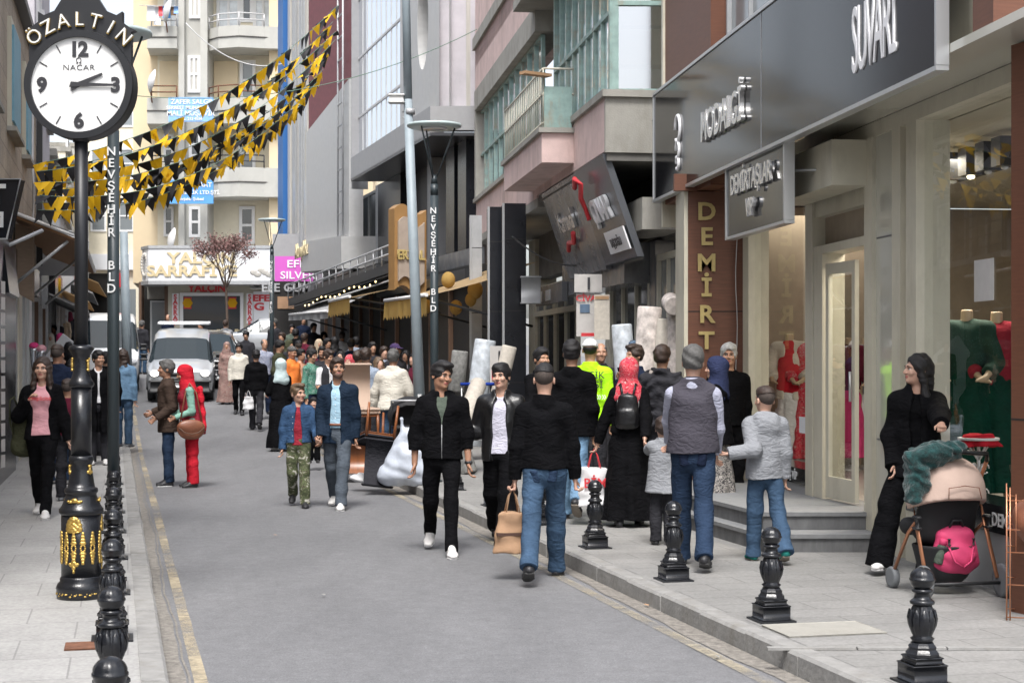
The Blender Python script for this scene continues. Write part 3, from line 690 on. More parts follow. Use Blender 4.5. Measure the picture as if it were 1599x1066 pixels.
for zc_, rr_ in ((4.34, .15), (4.10, .10), (3.95, .07)):
    uc = WS.u(1057, .24); mb.tube([WS.p(uc+rr_*.8*math.cos(t*.42), zc_+rr_*math.sin(t*.42), .23) for t in range(14)], .022, 6)
mb.build('white_emblem', 'white_face', sh)
# hanging sign
wh = (WS.u(1256), WS.u(1163)); Wh = Wall(WS.p(wh[0], 0, .10)[:2], WS.p(wh[1], 0, .10)[:2])
hsn = empty('hanging_sign', Wh.p(0, 3.0), 0, 'square black hanging sign reading DEMİRTAŞLAR VIP below the long fascia', 'sign')
hz0 = Wh.z(1166, 379); hz1 = Wh.z(1256, 207)
z0_, z1_ = 2.96, 3.64
wbox(Wh, 'panel', 'sign_black', hsn, 0, Wh.L, z0_, z1_, .01, .08)
o = MB()
Wh.box(o, -.04, Wh.L+.04, z0_-.03, z0_-.002, .0, .095); Wh.box(o, -.04, Wh.L+.04, z1_+.002, z1_+.03, .0, .095); Wh.box(o, -.04, -.002, z0_, z1_, .0, .095); Wh.box(o, Wh.L+.002, Wh.L+.04, z0_, z1_, .0, .095)
o.build('frame', 'alu', hsn)
text('lettering', 'DEMİRTAŞLAR', .27, 'steel_letter', hsn, Wh.p(Wh.L*.50, z1_-.29, .115), Wh.reading(), ext=.012, off=.004, sx=.80, spacing=.98)
text('lettering', 'VIP', .24, 'steel_letter', hsn, Wh.p(Wh.L*.50, z0_+.13, .115), Wh.reading(), ext=.018, off=.004, sx=.8)
mb = MB(); mb.tube([Wh.p(.02, 3.4, 0), WG.p(uG(1345), 3.4, .02)], .012, 6); mb.build('bracket', 'alu', hsn)
# shop window wall ------------------------------------------------
zf = .42; ztop = 3.62
def gp(a): return uG(a)
for a, b in ((1398, 1411), (1420, 1436)): wbox(WG, 'window_post', 'cream_metal', sh, gp(b), gp(a), .12, ztop, -.25, .03)
wbox(WG, 'corner_pier', 'cream_gloss', sh, gp(1411)+.004, gp(1362), .12, ztop, -.28, .012)
wbox(WG, 'pier_edge', 'cream_metal', sh, gp(1370), gp(1358), .12, ztop, -.22, .05)
for z in (1.05, 2.75): wbox(WG, 'pier_joint', 'step_dark', sh, gp(1411)+.01, gp(1372), z, z+.012, .011, .018)
# plinth below right window, black strip with lettering
wbox(WG, 'plinth', 'grey_panel', sh, gp(1690), gp(1421), .12, .52, -.3, .02)
wbox(WG, 'sill_band', 'sign_black', sh, gp(1690), gp(1421), .524, .72, -.3, .035)
text('lettering', 'DEMİRTAŞ VİP', .13, 'white_letter', sh, WG.p(gp(1600), .575, .04), WG.reading(), ext=.002, off=.002)
wpane(WG, 'window_glass', 'shop_glass', sh, gp(1690), gp(1436), .72, ztop, -.04)
# left window
wbox(WG, 'plinth', 'grey_panel', sh, gp(1262), gp(1160), .12, .50, -.3, .02)
wbox(WG, 'sill_band', 'sign_black', sh, gp(1262), gp(1160), .504, .66, -.3, .035)
text('lettering', 'DEMİRTAŞ VİP   DEMİRTAŞ VİP', .11, 'white_letter', sh, WG.p(gp(1215), .545, .04), WG.reading(), ext=.002, off=.002)
wpane(WG, 'window_glass', 'shop_glass', sh, gp(1262), gp(1160), .66, ztop, -.04)
for a, b in ((1273, 1262), (1173, 1164)): wbox(WG, 'window_post', 'cream_metal', sh, gp(a), gp(b), .12, ztop, -.2, .03)
wbox(WG, 'transom', 'cream_metal', sh, gp(1358), gp(1273), 2.72, 2.80, -.2, .02)
wbox(WG, 'transom', 'cream_metal', sh, gp(1358), gp(1273), 3.08, 3.62, -.2, .0)
wbox(WG, 'roller_box', 'cream_metal', sh, gp(1362), gp(1262), 3.22, 3.61, .032, .36)
wpane(WG, 'fanlight', 'interior_wall', sh, gp(1358), gp(1273), 2.80, 3.08, -.1)
wbox(WG, 'door_jamb', 'cream_metal', sh, gp(1287), gp(1274), zf, 2.72, -.2, .02)
# open door leaf swung inwards
q0 = Vector(WG.p(gp(1289), 0, -.02)[:2]); q1 = Vector((X(1338, 14.35), 14.35)); WD = Wall(tuple(q1), tuple(q0))
dl = MB(); wdt = WD.L
WD.box(dl, 0, .07, zf+.02, 2.62, -.02, .02); WD.box(dl, wdt-.07, wdt, zf+.02, 2.62, -.02, .02); WD.box(dl, .07, wdt-.07, zf+.02, zf+.22, -.02, .02); WD.box(dl, .07, wdt-.07, 2.52, 2.62, -.02, .02)
dl = dl.build('door', 'cream_metal', sh)
wpane(WD, 'pane', 'cream_glass', dl, .07, wdt-.07, zf+.22, 2.52, 0)
mb = MB(); mb.tube([WD.p(.035, 1.35, .05), WD.p(.035, 1.62, .05)], .012, 8); mb.build('handle', 'alu', dl)
# interior shell
mb = MB(); WG.box(mb, gp(1700), gp(1100), .1, 3.7, -4.2, -4.1); mb.build('back_wall', 'interior_wall', sh)
mb = MB(); WG.box(mb, gp(1700), gp(1100), .1, zf, -4.1, -.305); mb.build('interior_floor', 'interior_floor', sh)
mb = MB(); WG.box(mb, gp(1700), gp(1100), 3.62, 3.7, -4.1, -.25); mb.build('interior_ceiling', 'cream_wall', sh)
mb = MB(); WG.box(mb, gp(1100)-.1, gp(1100), zf, 3.6, -4.1, -.3); mb.build('partition', 'interior_wall', sh)
wbox(WG, 'wardrobe', 'interior_dark', sh, gp(1600), gp(1500), zf, 2.2, -4.09, -3.5)
mb = MB()
WG.box(mb, gp(1590), gp(1480), 2.3, 2.36, -3.3, -3.2); mb.build('shelf_frame', 'gold_letter', sh)
sp = MB(); lt = MB()
for k, px in enumerate((1462, 1489, 1516, 1543, 1569)):
    u = WG.u(px, -.9); sp = MB(); WG.box(sp, u-.09, u+.09, 3.32, 3.56, -1.0, -.82); sp = sp.build('ceiling_spot', 'car_plastic', sh)
    q = WG.p(u, 3.31, -.9); lt = MB(); lt.ell(q, (.035, .035, .02), 8, 6); lt.build('lamp', 'spot_light' if k == 2 else 'head_glass', sp)
# steps
st = MB()
def step(name, m, l0, l1, y0, y1, z0, z1):
    mb = MB(); 
    P = [S(l0, y0), S(l1, y0), S(l1, y1), S(l0, y1)]
    mb.prism(P, z0, z1-.035)
    r = .02; P2 = [S(l0-r, y0-r), S(l1, y0-r), S(l1, y1), S(l0-r, y1)]
    b2 = MB(); b2.prism(P2, z1-.034, z1)
    mb.build(name+'_riser', 'step_dark', sh); b2.build(name, m, sh)
step('step', 'step_stone', 5.32, 6.36, 13.38, 17.4, .115, .27); step('step', 'step_stone', 5.46, 6.5, 13.75, 17.4, .272, .42)
mb = MB(); P = [S(5.46+.5, 13.76), S(6.62, 13.76), S(7.2, 17.4), S(5.96, 17.4)]
mb.prism([S(6.3, 13.8), S(6.9, 13.8), S(7.3, 17.3), S(6.3, 17.3)], .2, .418); mb.build('landing', 'step_stone', sh)
# DEMİRT pillar, facing the camera
yP = 17.9; xa0, xa1 = X(1068, yP), X(1162, yP)
WP = Wall((xa0, yP), (xa1, yP)); 
wbox(WP, 'brown_pillar', 'brown_panel', sh, .045, WP.L, .12, 3.78, -.9, 0)
wbox(WP, 'pillar_edge', 'cream_metal', sh, 0, .043, .12, 3.78, -.9, .012)
for z in (.75, 2.30-.0): wbox(WP, 'pillar_joint', 'interior_dark', sh, .05, WP.L-.002, z-1.0 if z < 1 else Z(487, yP), (z-1.0 if z < 1 else Z(487, yP))+.012, .0, .003)
wbox(WP, 'pillar_cap', 'brown_panel', sh, -.12, WP.L, 3.60, 3.785, .003, .12)
for ch, py in zip('DEMİRT', (343, 382, 423, 462, 503, 544)):
    text('letter', ch, .27, 'gold_letter', sh, (X(1103, yP), yP-.02, Z(py, yP)), ext=.012, off=.007, sx=1.05)
mb = MB(); mb.tube([(X(1150, yP-.05)+.01*math.sin(k*1.1), yP-.05, 3.5-.2*k) for k in range(12)], .005, 5); mb.build('loose_cable', 'pale_wire', sh)
fix_children(sh); fix_children(hsn)
# near pillar at the right frame edge
np_ = empty('brown_pillar', (X(1600, 10.2), 10.2, .12), 0, 'brown panelled pillar at the right edge of the pavement behind the wire rack', 'pillar')
mb = MB(); mb.prism([(X(1579, 10.25), 10.25), (X(1668, 9.75), 9.75), (X(1668, 9.75)+.5, 9.8), (X(1579, 10.25)+.55, 10.3)], .12, 3.74)
mb.build('shaft', 'brown_panel', np_)
mb = MB(); mb.prism([(X(1579, 10.25)-.002, 10.25), (X(1668, 9.75)-.002, 9.745), (X(1668, 9.75)+.1, 9.745), (X(1579, 10.25)+.1, 10.25)], Z(656, 10.2), Z(656, 10.2)+.012); mb.build('joint', 'interior_dark', np_)
fix_children(np_)
# ---------------------------------------------------------------- pink building with glazed balconies
A, B = rot_plane(946, 20.0, 742, 450); WK = Wall(A, B)
pk = empty('pink_building', (*A, .12), 0, 'old pink rendered building with rusty teal glazed balconies above the carpet shop', 'building')
zB, zL = 4.33, 5.09
un = 0; uf = WK.u(839)                       # near balcony along the street
# near balcony parapet (box), with camera-facing end
wbox(WK, 'balcony_parapet', 'pink_render', pk, .06, uf, zB, zL-.09, -.5, 0)
wbox(WK, 'balcony_end', 'concrete', pk, 0, .058, zB-.02, zL-.09, -2.6, .005)
wbox(WK, 'balcony_ledge', 'concrete', pk, -.05, uf+.1, zL-.088, zL, -2.6, .05)
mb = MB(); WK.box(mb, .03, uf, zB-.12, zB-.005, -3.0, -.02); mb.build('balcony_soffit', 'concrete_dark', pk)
# glazing of near balcony: street side & end
def glaz(W, u0, u1, z0, z1, d, n, frame='teal_frame', pane='dirty_glass', rails=(.45,), name='glazed_window'):
    mb = MB(); 
    for i in range(n+1):
        c = u0+(u1-u0)*i/n; w_ = .025 if 0 < i < n else .045; W.box(mb, c-w_, c+w_, z0, z1, d-.03, d+.03)
    for r in (0, *rails, 1):
        c = z0+(z1-z0)*r; W.box(mb, u0, u1, c-.025, c+.03, d-.028, d+.035)
    o = mb.build(name, frame, pk); wpane(W, 'pane', pane, o, u0, u1, z0, z1, d-.01)
    return o
glaz(WK, .15, WK.u(858), zL+.0, 7.3, -.10, 8)
E0 = WK.p(.12, 0, -.12)[:2]; E1 = (E0[0]+1.15, E0[1]+.02); WE = Wall(E0, E1)
glaz(WE, .02, WE.L-.04, zL+.0, 7.3, 0, 1, rails=(.5,), pane='dirty_glass')
wbox(WK, 'balcony_roof', 'concrete', pk, -.2, uf+.3, 7.3, 7.45, -3, .35)
wbox(WK, 'wall_above', 'pink_render', pk, -.0, WK.L, 7.9, 10, -1.5, 0)
# main wall further on
u2 = WK.u(858); u3 = WK.u(745)
wbox(WK, 'lower_wall', 'pink_render', pk, uf+.15, WK.L, 4.30, 5.02, -.6, -.02)
wbox(WK, 'sill_ledge', 'concrete', pk, uf+.12, WK.L, 5.022, 5.10, -.6, .05)
glaz(WK, WK.u(848, -.15), WK.u(752, -.15), 5.12, 6.95, -.15, 11, rails=(.5,))
mb = MB(); WK.box(mb, WK.u(751, -.15), WK.L, 5.1, 7.2, -.6, -.01); mb.build('window_pier', 'concrete', pk)
wbox(WK, 'lintel', 'concrete', pk, uf+.1, WK.L, 6.97, 7.38, -.5, .02)
wbox(WK, 'upper_wall', 'pink_render', pk, uf+.0, WK.L, 7.382, 8.25, -.5, .0)
wbox(WK, 'parapet_cap', 'concrete', pk, uf+.0, WK.L+.02, 8.252, 8.5, -.5, .06)
# small iron balcony
Wb = Wall(WK.p(WK.u(846, .45), 0, .45)[:2], WK.p(WK.u(787, .45), 0, .45)[:2])
wbox(WK, 'small_balcony', 'pink_render', pk, WK.u(846, .45), WK.u(787, .45), 4.45, 4.86, -.02, .45)
wbox(WK, 'small_balcony_ledge', 'concrete', pk, WK.u(846, .45)-.05, WK.u(787, .45)+.05, 4.862, 4.93, -.02, .5)
mb = MB()
for k in range(22):
    t = k/21; a = Wb.p(Wb.L*t, 4.93, -.02); b = Wb.p(Wb.L*t, 5.75, -.02); mb.tube([a, b], .010, 5)
for z in (5.0, 5.4, 5.75): mb.tube([Wb.p(0, z, -.02), Wb.p(Wb.L, z, -.02)], .016, 5); mb.tube([Wb.p(0, z, -.02), Wb.p(0, z, -.45)], .016, 5)
mb.build('railing', 'cream_frame', pk)
mb = MB(); Wb.box(mb, -.02, .02, 4.93, 5.5, -.42, -.03); mb.build('railing_panel', 'teal_frame', pk)
mb = MB(); mb.tube([WK.p(.5, 5.35, .0), WK.p(-.2, 5.33, .6)], .03, 5) if False else mb.box(Wb.p(-.1, 5.65, .1), (.45, .14, .04), rz=.6); mb.build('old_plank', 'cardboard', pk)
mb = MB()
mb.tube([Wb.p(-2.9, 6.1, .0), Wb.p(-2.9, 6.6, .0), Wb.p(-2.9, 8.0, 0)], .055, 8); mb.build('drain_pipe', 'alu_dull', pk)
# soffit under the main block
mb = MB(); WK.box(mb, uf+.1, WK.L, 4.15, 4.295, -2.6, -.02); mb.build('soffit', 'concrete', pk)
# rooms behind, so the dirty glass has something to show
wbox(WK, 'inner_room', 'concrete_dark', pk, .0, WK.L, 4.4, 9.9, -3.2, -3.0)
mb = MB(); WE.box(mb, WE.L-.04, WE.L+.9, zL-.7, 9.5, -.25, .04); mb.build('side_wall', 'concrete', pk)
# cardboard and junk behind the end window
jk = MB(); WE.box(jk, .12, .95, zL+.85, zL+1.5, -.35, -.1); WE.box(jk, .10, .9, zL+.35, zL+.8, -.35, -.08); cbx = jk.build('cardboard_box', 'cardboard')
tag(cbx, 'flattened brown cardboard boxes with printing stacked behind the balcony end window', 'cardboard box')
text('lettering', 'INDUSTRIAL\nSEWING MACHINE', .062, 'kraft_print', cbx, WE.p(.55, zL+1.28, -.095), ext=.002)
jb = MB(); WE.box(jb, .05, .28, zL+.8, zL+1.7, -.5, -.36); tag(jb.build('board', 'teal_frame'), 'pale teal board leaning behind the cardboard in balcony window', 'board')
# ground floor ----------------------------------------------------
WF = Wall(WK.p(-.6, 0, -.95)[:2], WK.p(WK.L, 0, -.95)[:2])
f = lambda px: WF.u(px)
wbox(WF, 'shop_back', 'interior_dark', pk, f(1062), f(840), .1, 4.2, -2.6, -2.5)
wbox(WF, 'shop_floor', 'interior_floor', pk, f(1062), f(840), .1, .16, -2.5, -.1)
window(WF, pk, f(905), f(839), .7, Z(415, 24), 'cream_frame', 'dark_pane', nx=4, nz=1, fw=.11, name='shopfront_window')
window(WF, pk, f(905), f(839), Z(475, 24)+.0, 3.1, 'cream_frame', 'grey_pane', nx=2, nz=1, fw=.1, name='shopfront_window', d=.02)
wbox(WF, 'shopfront_base', 'concrete', pk, f(905), f(838), .1, .7, -.1, .02)
wbox(WF, 'shopfront_pier', 'cream_wall', pk, f(838)+.005, f(828), .1, 4.1, -.4, .03)
wbox(WF, 'shopfront_pier', 'cream_frame', pk, f(955), f(948), .1, 3.0, -.4, .03)
window(WF, pk, f(1020), f(957), .25, 2.85, 'cream_frame', 'dark_pane', nx=3, nz=1, fw=.09, name='shopfront_window')
wbox(WF, 'roller_box', 'sign_grey', pk, f(1020), f(915), 2.75, 3.3, .0, .40)
wbox(WF, 'pilaster', 'sign_grey', pk, f(1030), f(1021), .1, 3.3, -.2, .06)
window(WF, pk, f(1064), f(1032), .2, 3.1, 'cream_frame', 'grey_pane', nx=2, nz=1, fw=.08, name='shopfront_window')
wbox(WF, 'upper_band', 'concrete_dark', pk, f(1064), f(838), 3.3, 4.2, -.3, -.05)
wbox(WF, 'lintel_box', 'concrete', pk, f(1064), f(1000), 3.35, 3.75, -.05, .5)
fix_children(pk)
# tilted signs
def slanted(name, px0, px1, zt_, zb_, d0, d1, m, lab):
    """sign hung from the balcony edge, its foot drawn in towards the wall"""
    u0, u1 = WK.u(px0), WK.u(px1); P = []
    for th in (0, .09):
        P.append([WK.p(u0, zt_, d0-th), WK.p(u1, zt_, d0-th), WK.p(u1, zb_, d1-th), WK.p(u0, zb_, d1-th)])
    root = empty(name, P[0][0], 0, lab, 'sign')
    mb = MB(); V = P[0]+P[1]
    mb.add(V, [(0, 1, 2, 3), (7, 6, 5, 4), (0, 4, 5, 1), (1, 5, 6, 2), (2, 6, 7, 3), (3, 7, 4, 0)]); mb.build('panel', m, root)
    za_ = (Vector(P[0][0])-Vector(P[0][3])).normalized()
    def place(u, t, dd=.02):                 # u metres from near end, t 0 bottom..1 top
        a = Vector(WK.p(u0+u, zb_+(zt_-zb_)*t, d1+(d0-d1)*t+dd)); return a
    return root, place, tuple(za_), u1-u0
r1, pl1, za1, L1 = slanted('slanted_sign', 944, 899, 4.30, 3.02, .03, -.42, 'sign_dark_grey', 'slanted dark shop sign with large white letters and a red mark under the pink balcony')
rr = WK.reading()
text('lettering', 'ÇINAR', .44, 'white_face', r1, pl1(L1*.50, .42, .03), rr, za1, ext=.022, off=.010, sx=.92, spacing=.9)
mb = MB(); mb.tube([pl1(L1*.70, .45, .14), pl1(L1*.74, .68, .14), pl1(L1*.60, .80, .14), pl1(L1*.72, .88, .14), pl1(L1*.82, .80, .14)], .035, 8); mb.build('red_mark', 'red_letter', r1)
mb = MB(); q = [pl1(L1*.02, .08, .03), pl1(L1*.62, .08, .03), pl1(L1*.62, .30, .03), pl1(L1*.02, .30, .03)]; mb.add(q+[a+Vector(WK.n).to_3d()*.02 for a in q], [(0, 1, 2, 3), (7, 6, 5, 4), (0, 4, 5, 1), (1, 5, 6, 2), (2, 6, 7, 3), (3, 7, 4, 0)]); mb.build('name_plate', 'white_face', r1)
text('lettering', 'TAŞÇIOĞLU', .15, 'numeral', r1, pl1(L1*.32, .135, .065), rr, za1, ext=.003, off=.003, sx=.8)
fix_children(r1)
r2, pl2, za2, L2 = slanted('slanted_sign', 897, 845, 4.30, 2.98, .0, -.45, 'sign_grey', 'slanted grey shop sign with small raised lettering and red swash, farther from the camera')
text('lettering', 'Karnaval', .42, 'steel_letter', r2, pl2(L2*.52, .50, .03), rr, za2, ext=.02, off=.006, sx=.95, spacing=.9)
mb = MB(); mb.tube([pl2(L2*.62, .28, .08), pl2(L2*.55, .36, .08), pl2(L2*.42, .34, .08), pl2(L2*.36, .44, .08)], .035, 8); mb.build('red_swash', 'red_letter', r2)
fix_children(r2)
r3 = empty('shop_awning_box', WF.p(f(900), 2.7, .4), 0, 'small grey metal sign board tucked under the slanted signs', 'sign')
wbox(WF, 'panel', 'sign_grey', r3, f(925), f(880), 2.66, 2.98, .41, .50); wbox(WF, 'paper', 'white_face', r3, f(905), f(897), 2.72, 2.9, .502, .51); wbox(WF, 'paper', 'white_face', r3, f(891), f(885), 2.72, 2.9, .502, .51)
fix_children(r3)
mb = MB(); mb.tube([WK.p(WK.u(812), 4.62, .1), WK.p(WK.u(812)+.0, 4.55, -1.0)], .03, 6)
# ---------------------------------------------------------------- dark framed building with mirror glass and deep overhang
yN = 34.5; A = (X(672, yN), yN); Y1 = yN*(672-71)/(548-71); B = (X(548, Y1), Y1); WM = Wall(A, B)
mg = empty('mirror_building', (*A, G(yN)), 0, 'grey building with mirrored upper glazing, round opening and deep black clad ground floor', 'building')
zs = 6.55
wbox(WM, 'overhang_fascia', 'grey_panel', mg, 0, WM.L, zs, zs+.62, -.3, 0)
Y0e = yN-.02; WN = Wall((X(672, yN), yN), (X(800, yN), yN))
wbox(WN, 'overhang_end', 'grey_panel', mg, .0, WN.L, zs+.10, zs+.62, -.3, 0)
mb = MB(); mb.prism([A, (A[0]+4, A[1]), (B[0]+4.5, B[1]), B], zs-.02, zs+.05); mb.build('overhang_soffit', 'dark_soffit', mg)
# mirror glazing
um0, um1 = WM.u(628, -.25), WM.u(560, -.25)
wpane(WM, 'mirror_glazing', 'mirror_glass', mg, um0, um1, zs+.62, 13, -.25)
mb = MB()
for k in range(10):
    c = um0+(um1-um0)*k/9; WM.box(mb, c-.02, c+.02, zs+.62, 13, -.26, -.235)
for z in (8.3, 9.9, 11.5): WM.box(mb, um0, um1, z-.03, z+.03, -.26, -.23)
mb.build('mullion', 'pale_wire', mg)
wbox(WM, 'edge_pier', 'grey_panel', mg, um1, WM.L+.15, zs-.2, 13.5, -.5, -.05)
WO = Wall(WM.p(0, 0, -.3)[:2], WM.p(um0, 0, -.3)[:2])
mb = MB(); n = 40; zc = Z(42, 36.5); uo = WM.u(660, -.2); rx_, rz_ = .55, 1.05
# panel with a real oval hole
V = []; F = []
u_a, u_b = 0.0, um0
for dd in (-.2, -.45):
    for k in range(n):
        t = 2*math.pi*k/n; V.append(WM.p(uo+rx_*math.cos(t), zc+rz_*math.sin(t), dd))
    for k in range(n):
        t = 2*math.pi*k/n; c_, s_ = math.cos(t), math.sin(t); m_ = max(abs(c_), abs(s_)); 
        uu = uo+(c_/m_)*(u_b-uo if c_ > 0 else uo-u_a); zz_ = zc+(s_/m_)*(13-zc if s_ > 0 else zc-(zs+.62)); V.append(WM.p(uu, zz_, dd))
for k in range(n):
    j = (k+1) % n; F += [(k, j, n+j, n+k), (2*n+k, 3*n+k, 3*n+j, 2*n+j), (k, 2*n+k, 2*n+j, j)]
mb.add(V, F); mb.build('round_opening_panel', 'white_panel', mg)
wbox(WM, 'opening_back', 'curtain_pane', mg, u_a, u_b, zs+.6, 13, -.9, -.8)
wbox(WN, 'end_wall', 'grey_render', mg, .15, WN.L, zs+.66, 13.5, -.6, -.25)
# recessed lower front
WL = Wall(WM.p(-1.5, 0, -1.1)[:2], WM.p(WM.L+1.2, 0, -1.1)[:2]); g = lambda px: WL.u(px)
wbox(WL, 'dark_wall', 'dark_brown_clad', mg, g(745), g(610), .2, zs-.03, -.3, -.1)
for a, b, mm in ((726, 713, 'black_clad'), (745, 732, 'black_clad'), (690, 683, 'grey_panel'), (640, 604, 'black_clad'), (604, 600, 'alu_dull')):
    wbox(WL, 'column', mm, mg, g(a), g(b), .2, zs-.03, -.1, .25)
wbox(WL, 'column', 'black_clad', mg, g(575)+.5, g(542)+.3, .6, zs-.03, -.1, .35)
window(WL, mg, g(600), g(562), 3.0, zs-.05, 'alu_dull', 'grey_pane', nx=2, nz=2, fw=.08, name='tall_window', d=.05)
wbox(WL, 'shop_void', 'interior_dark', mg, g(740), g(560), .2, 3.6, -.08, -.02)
wbox(WM, 'shop_band', 'sign_grey', mg, WM.u(742, -.5), WM.u(654, -.5), 3.42, 4.02, -.7, -.5)
fix_children(mg)
# polished dark columns standing free before the carpet shop
for i, (px, pw, y, mm, lab) in enumerate(((774, 24, 27.5, 'black_clad', 'square black clad column beside the carpet shop front, nearer pair'), (802, 34, 26.8, 'black_clad', 'wide black clad column just left of the cream shopfront'), (742, 16, 29.5, 'alu_dull', 'grey metal column left of the black clad columns'))):
    wd = pw*y/2500; mb = MB(); mb.box((0, 0, 2.1), (wd, .5, 4.2), m=0); 
    for z in (1.2, 2.4, 3.6): mb.box((0, 0, z), (wd+.006, .506, .012), m=1)
    mb.box((-wd/2-.02, -.24, 2.1), (.035, .05, 4.2), m=2)
    o = mb.build('column', [mm, 'interior_dark', 'alu'], None); o.location = (X(px, y), y+.3, G(y)+.12); o.rotation_euler = (0, 0, .12); tag(o, lab, 'column')
mb = MB(); y = 26.6; mb.bbox((0, 0, 0), (.36, .2, .46), .02); o = mb.build('meter_box', 'alu_dull'); o.location = (X(829, y), y, Z(453, y)); tag(o, 'pale grey meter box fixed beside the cream shopfront', 'meter box')
# ---------------------------------------------------------------- orange wavy sign
y = 31.0
ws = empty('wavy_sign', (X(641, y), y, Z(393, y)), .5, 'orange and taupe upright shop sign with wavy top and raised letters behind the grey pole', 'sign')
def wavy(w, h, dep, m, name, yo, amp=.12, dz=0):
    n = 14; T = []; Bm = []
    for k in range(n+1):
        t = k/n; x = -w/2+w*t; T.append((x, h/2+amp*math.sin(t*math.pi*2)*.8+dz)); Bm.append((x, -h/2+amp*math.sin(t*math.pi*2)*.8-dz*.2))
    P = T+Bm[::-1]; k = len(P); V = [(x, yo, z) for x, z in P]+[(x, yo+dep, z) for x, z in P]
    F = [(i, i+1, 2*n+1-(i+1), 2*n+1-i) for i in range(n)]
    F = F+[tuple(k+q for q in reversed(f_)) for f_ in F]+[(i, k+i, k+(i+1) % k, (i+1) % k) for i in range(k)]
    mb = MB(); mb.add(V, F); return mb.build(name, m, ws)
wavy(.68, 1.45, .28, 'orange_wood', 'frame', 0, dz=.1); wavy(.55, 1.15, .05, 'taupe_face', 'face', -.055)
text('lettering', 'ERZAL', .25, 'gold_letter', ws, (-.02, -.07, -.15), ext=.02, off=.008, sx=.8)
# ---------------------------------------------------------------- white panelled building with ladder, canopy, red corrugated front
yA = 44.5; A = (X(545, yA), yA); vpx = 100; Y1 = yA*(545-vpx)/(478-vpx); B = (X(478, Y1), Y1); WW = Wall(A, B)
wp = empty('panelled_building', (*A, G(44)), 0, 'white panelled building with red corrugated upper front, wall ladder and round ended canopy', 'building')
def lowz(u): return 0
mb = MB()   # white panel, its top edge follows the sloping corrugated front
za_, zb2 = Z(345, yA), Z(338, Y1)
mb.hexa([WW.p(0, 4.9, 0), WW.p(WW.L, 5.2, 0), WW.p(WW.L, 5.2, -.4), WW.p(0, 4.9, -.4)][::-1]+[WW.p(0, 9.5, 0), WW.p(WW.L, 9.1, 0), WW.p(WW.L, 9.1, -.4), WW.p(0, 9.5, -.4)][::-1])
mb.build('white_panel', 'white_panel', wp)
mb = MB(); nn = 34
V = []
for k in range(nn+1):
    u = -.0+(WW.L)*k/nn; d = -.10+.05*(k % 2); V += [WW.p(u, 8.6, d), WW.p(u, 15.5, d)]
mb.add(V, [(2*i, 2*i+1, 2*i+3, 2*i+2) for i in range(nn)]); mb.build('corrugated_front', 'red_corrugated', wp)
mb = MB()
for uu in (.3, 1.15): mb.tube([WW.p(uu, 5.0, .12), WW.p(uu, 13.5, .12)], .03, 6)
for k in range(13): mb.tube([WW.p(.3, 5.2+.62*k, .12), WW.p(1.15, 5.2+.62*k, .12)], .02, 6)
mb.build('ladder', 'alu_dull', wp)
# canopy: curved end
mb = MB(); zc0, zc1 = 4.05, 6.1; P = []
WC = Wall(WW.p(-.2, 0, .25)[:2], WW.p(WW.L+3.8, 0, .25)[:2])
for k in range(13):
    t = k/12; P.append(WC.p(WC.L*t, 0, .0 if t < .6 else -1.6*((t-.6)/.4)**2)[:2])
Q = P+[WC.p(WC.L, 0, -2.5)[:2], WC.p(0, 0, -2.5)[:2]]
ar = sum(Q[i][0]*Q[(i+1) % len(Q)][1]-Q[(i+1) % len(Q)][0]*Q[i][1] for i in range(len(Q)))
if ar < 0: Q = Q[::-1]
mb.prism(Q, lambda x, y: 4.25+.04*(y-45), lambda x, y: 5.15+.05*(y-45)); mb.build('canopy', 'white_panel', wp)
text('lettering', 'Altınyıldız', .7, 'gold_flat', wp, WC.p(WC.L*.62, 5.0, .03), WC.reading(), ext=.02)
WQ = Wall(WW.p(0, 0, -1.2)[:2], WW.p(WW.L+4, 0, -1.2)[:2])
wbox(WQ, 'lower_wall', 'interior_dark', wp, 0, WQ.L, .4, 4.3, -.5, 0)
window(WQ, wp, .6, 3.2, 1.9, 4.2, 'alu_dull', 'grey_pane', nx=3, nz=1, fw=.07, name='shop_window', d=.02)
wbox(WQ, 'stone_pier', 'dark_brown_clad', wp, 4.4, 6.4, 3.0, 4.2, -.1, .06)
fix_children(wp)
# silver and blue building strip beyond
yA = 56; A = (X(489, yA), yA); B = (X(440, 61), 61); WX = Wall(A, B)
sb = empty('striped_building', (*A, G(56)), 0, 'tall building front of silver strips edged by one blue strip beside the yellow block', 'building')
nn = 9
for k in range(nn): wbox(WX, 'silver_strip', ('alu', 'alu_dull', 'curtain_pane')[k % 3], sb, WX.L*.82*k/nn, WX.L*.82*(k+.8)/nn, 5.5, 18, -.3, -.06*(k % 2))
wbox(WX, 'blue_strip', 'blue_strip', sb, WX.L*.82+.02, WX.L, 5, 18, -.3, .15)
wbox(WX, 'back_wall', 'grey_panel', sb, -.2, WX.L, 1.5, 18, -.8, -.31)
fix_children(sb)
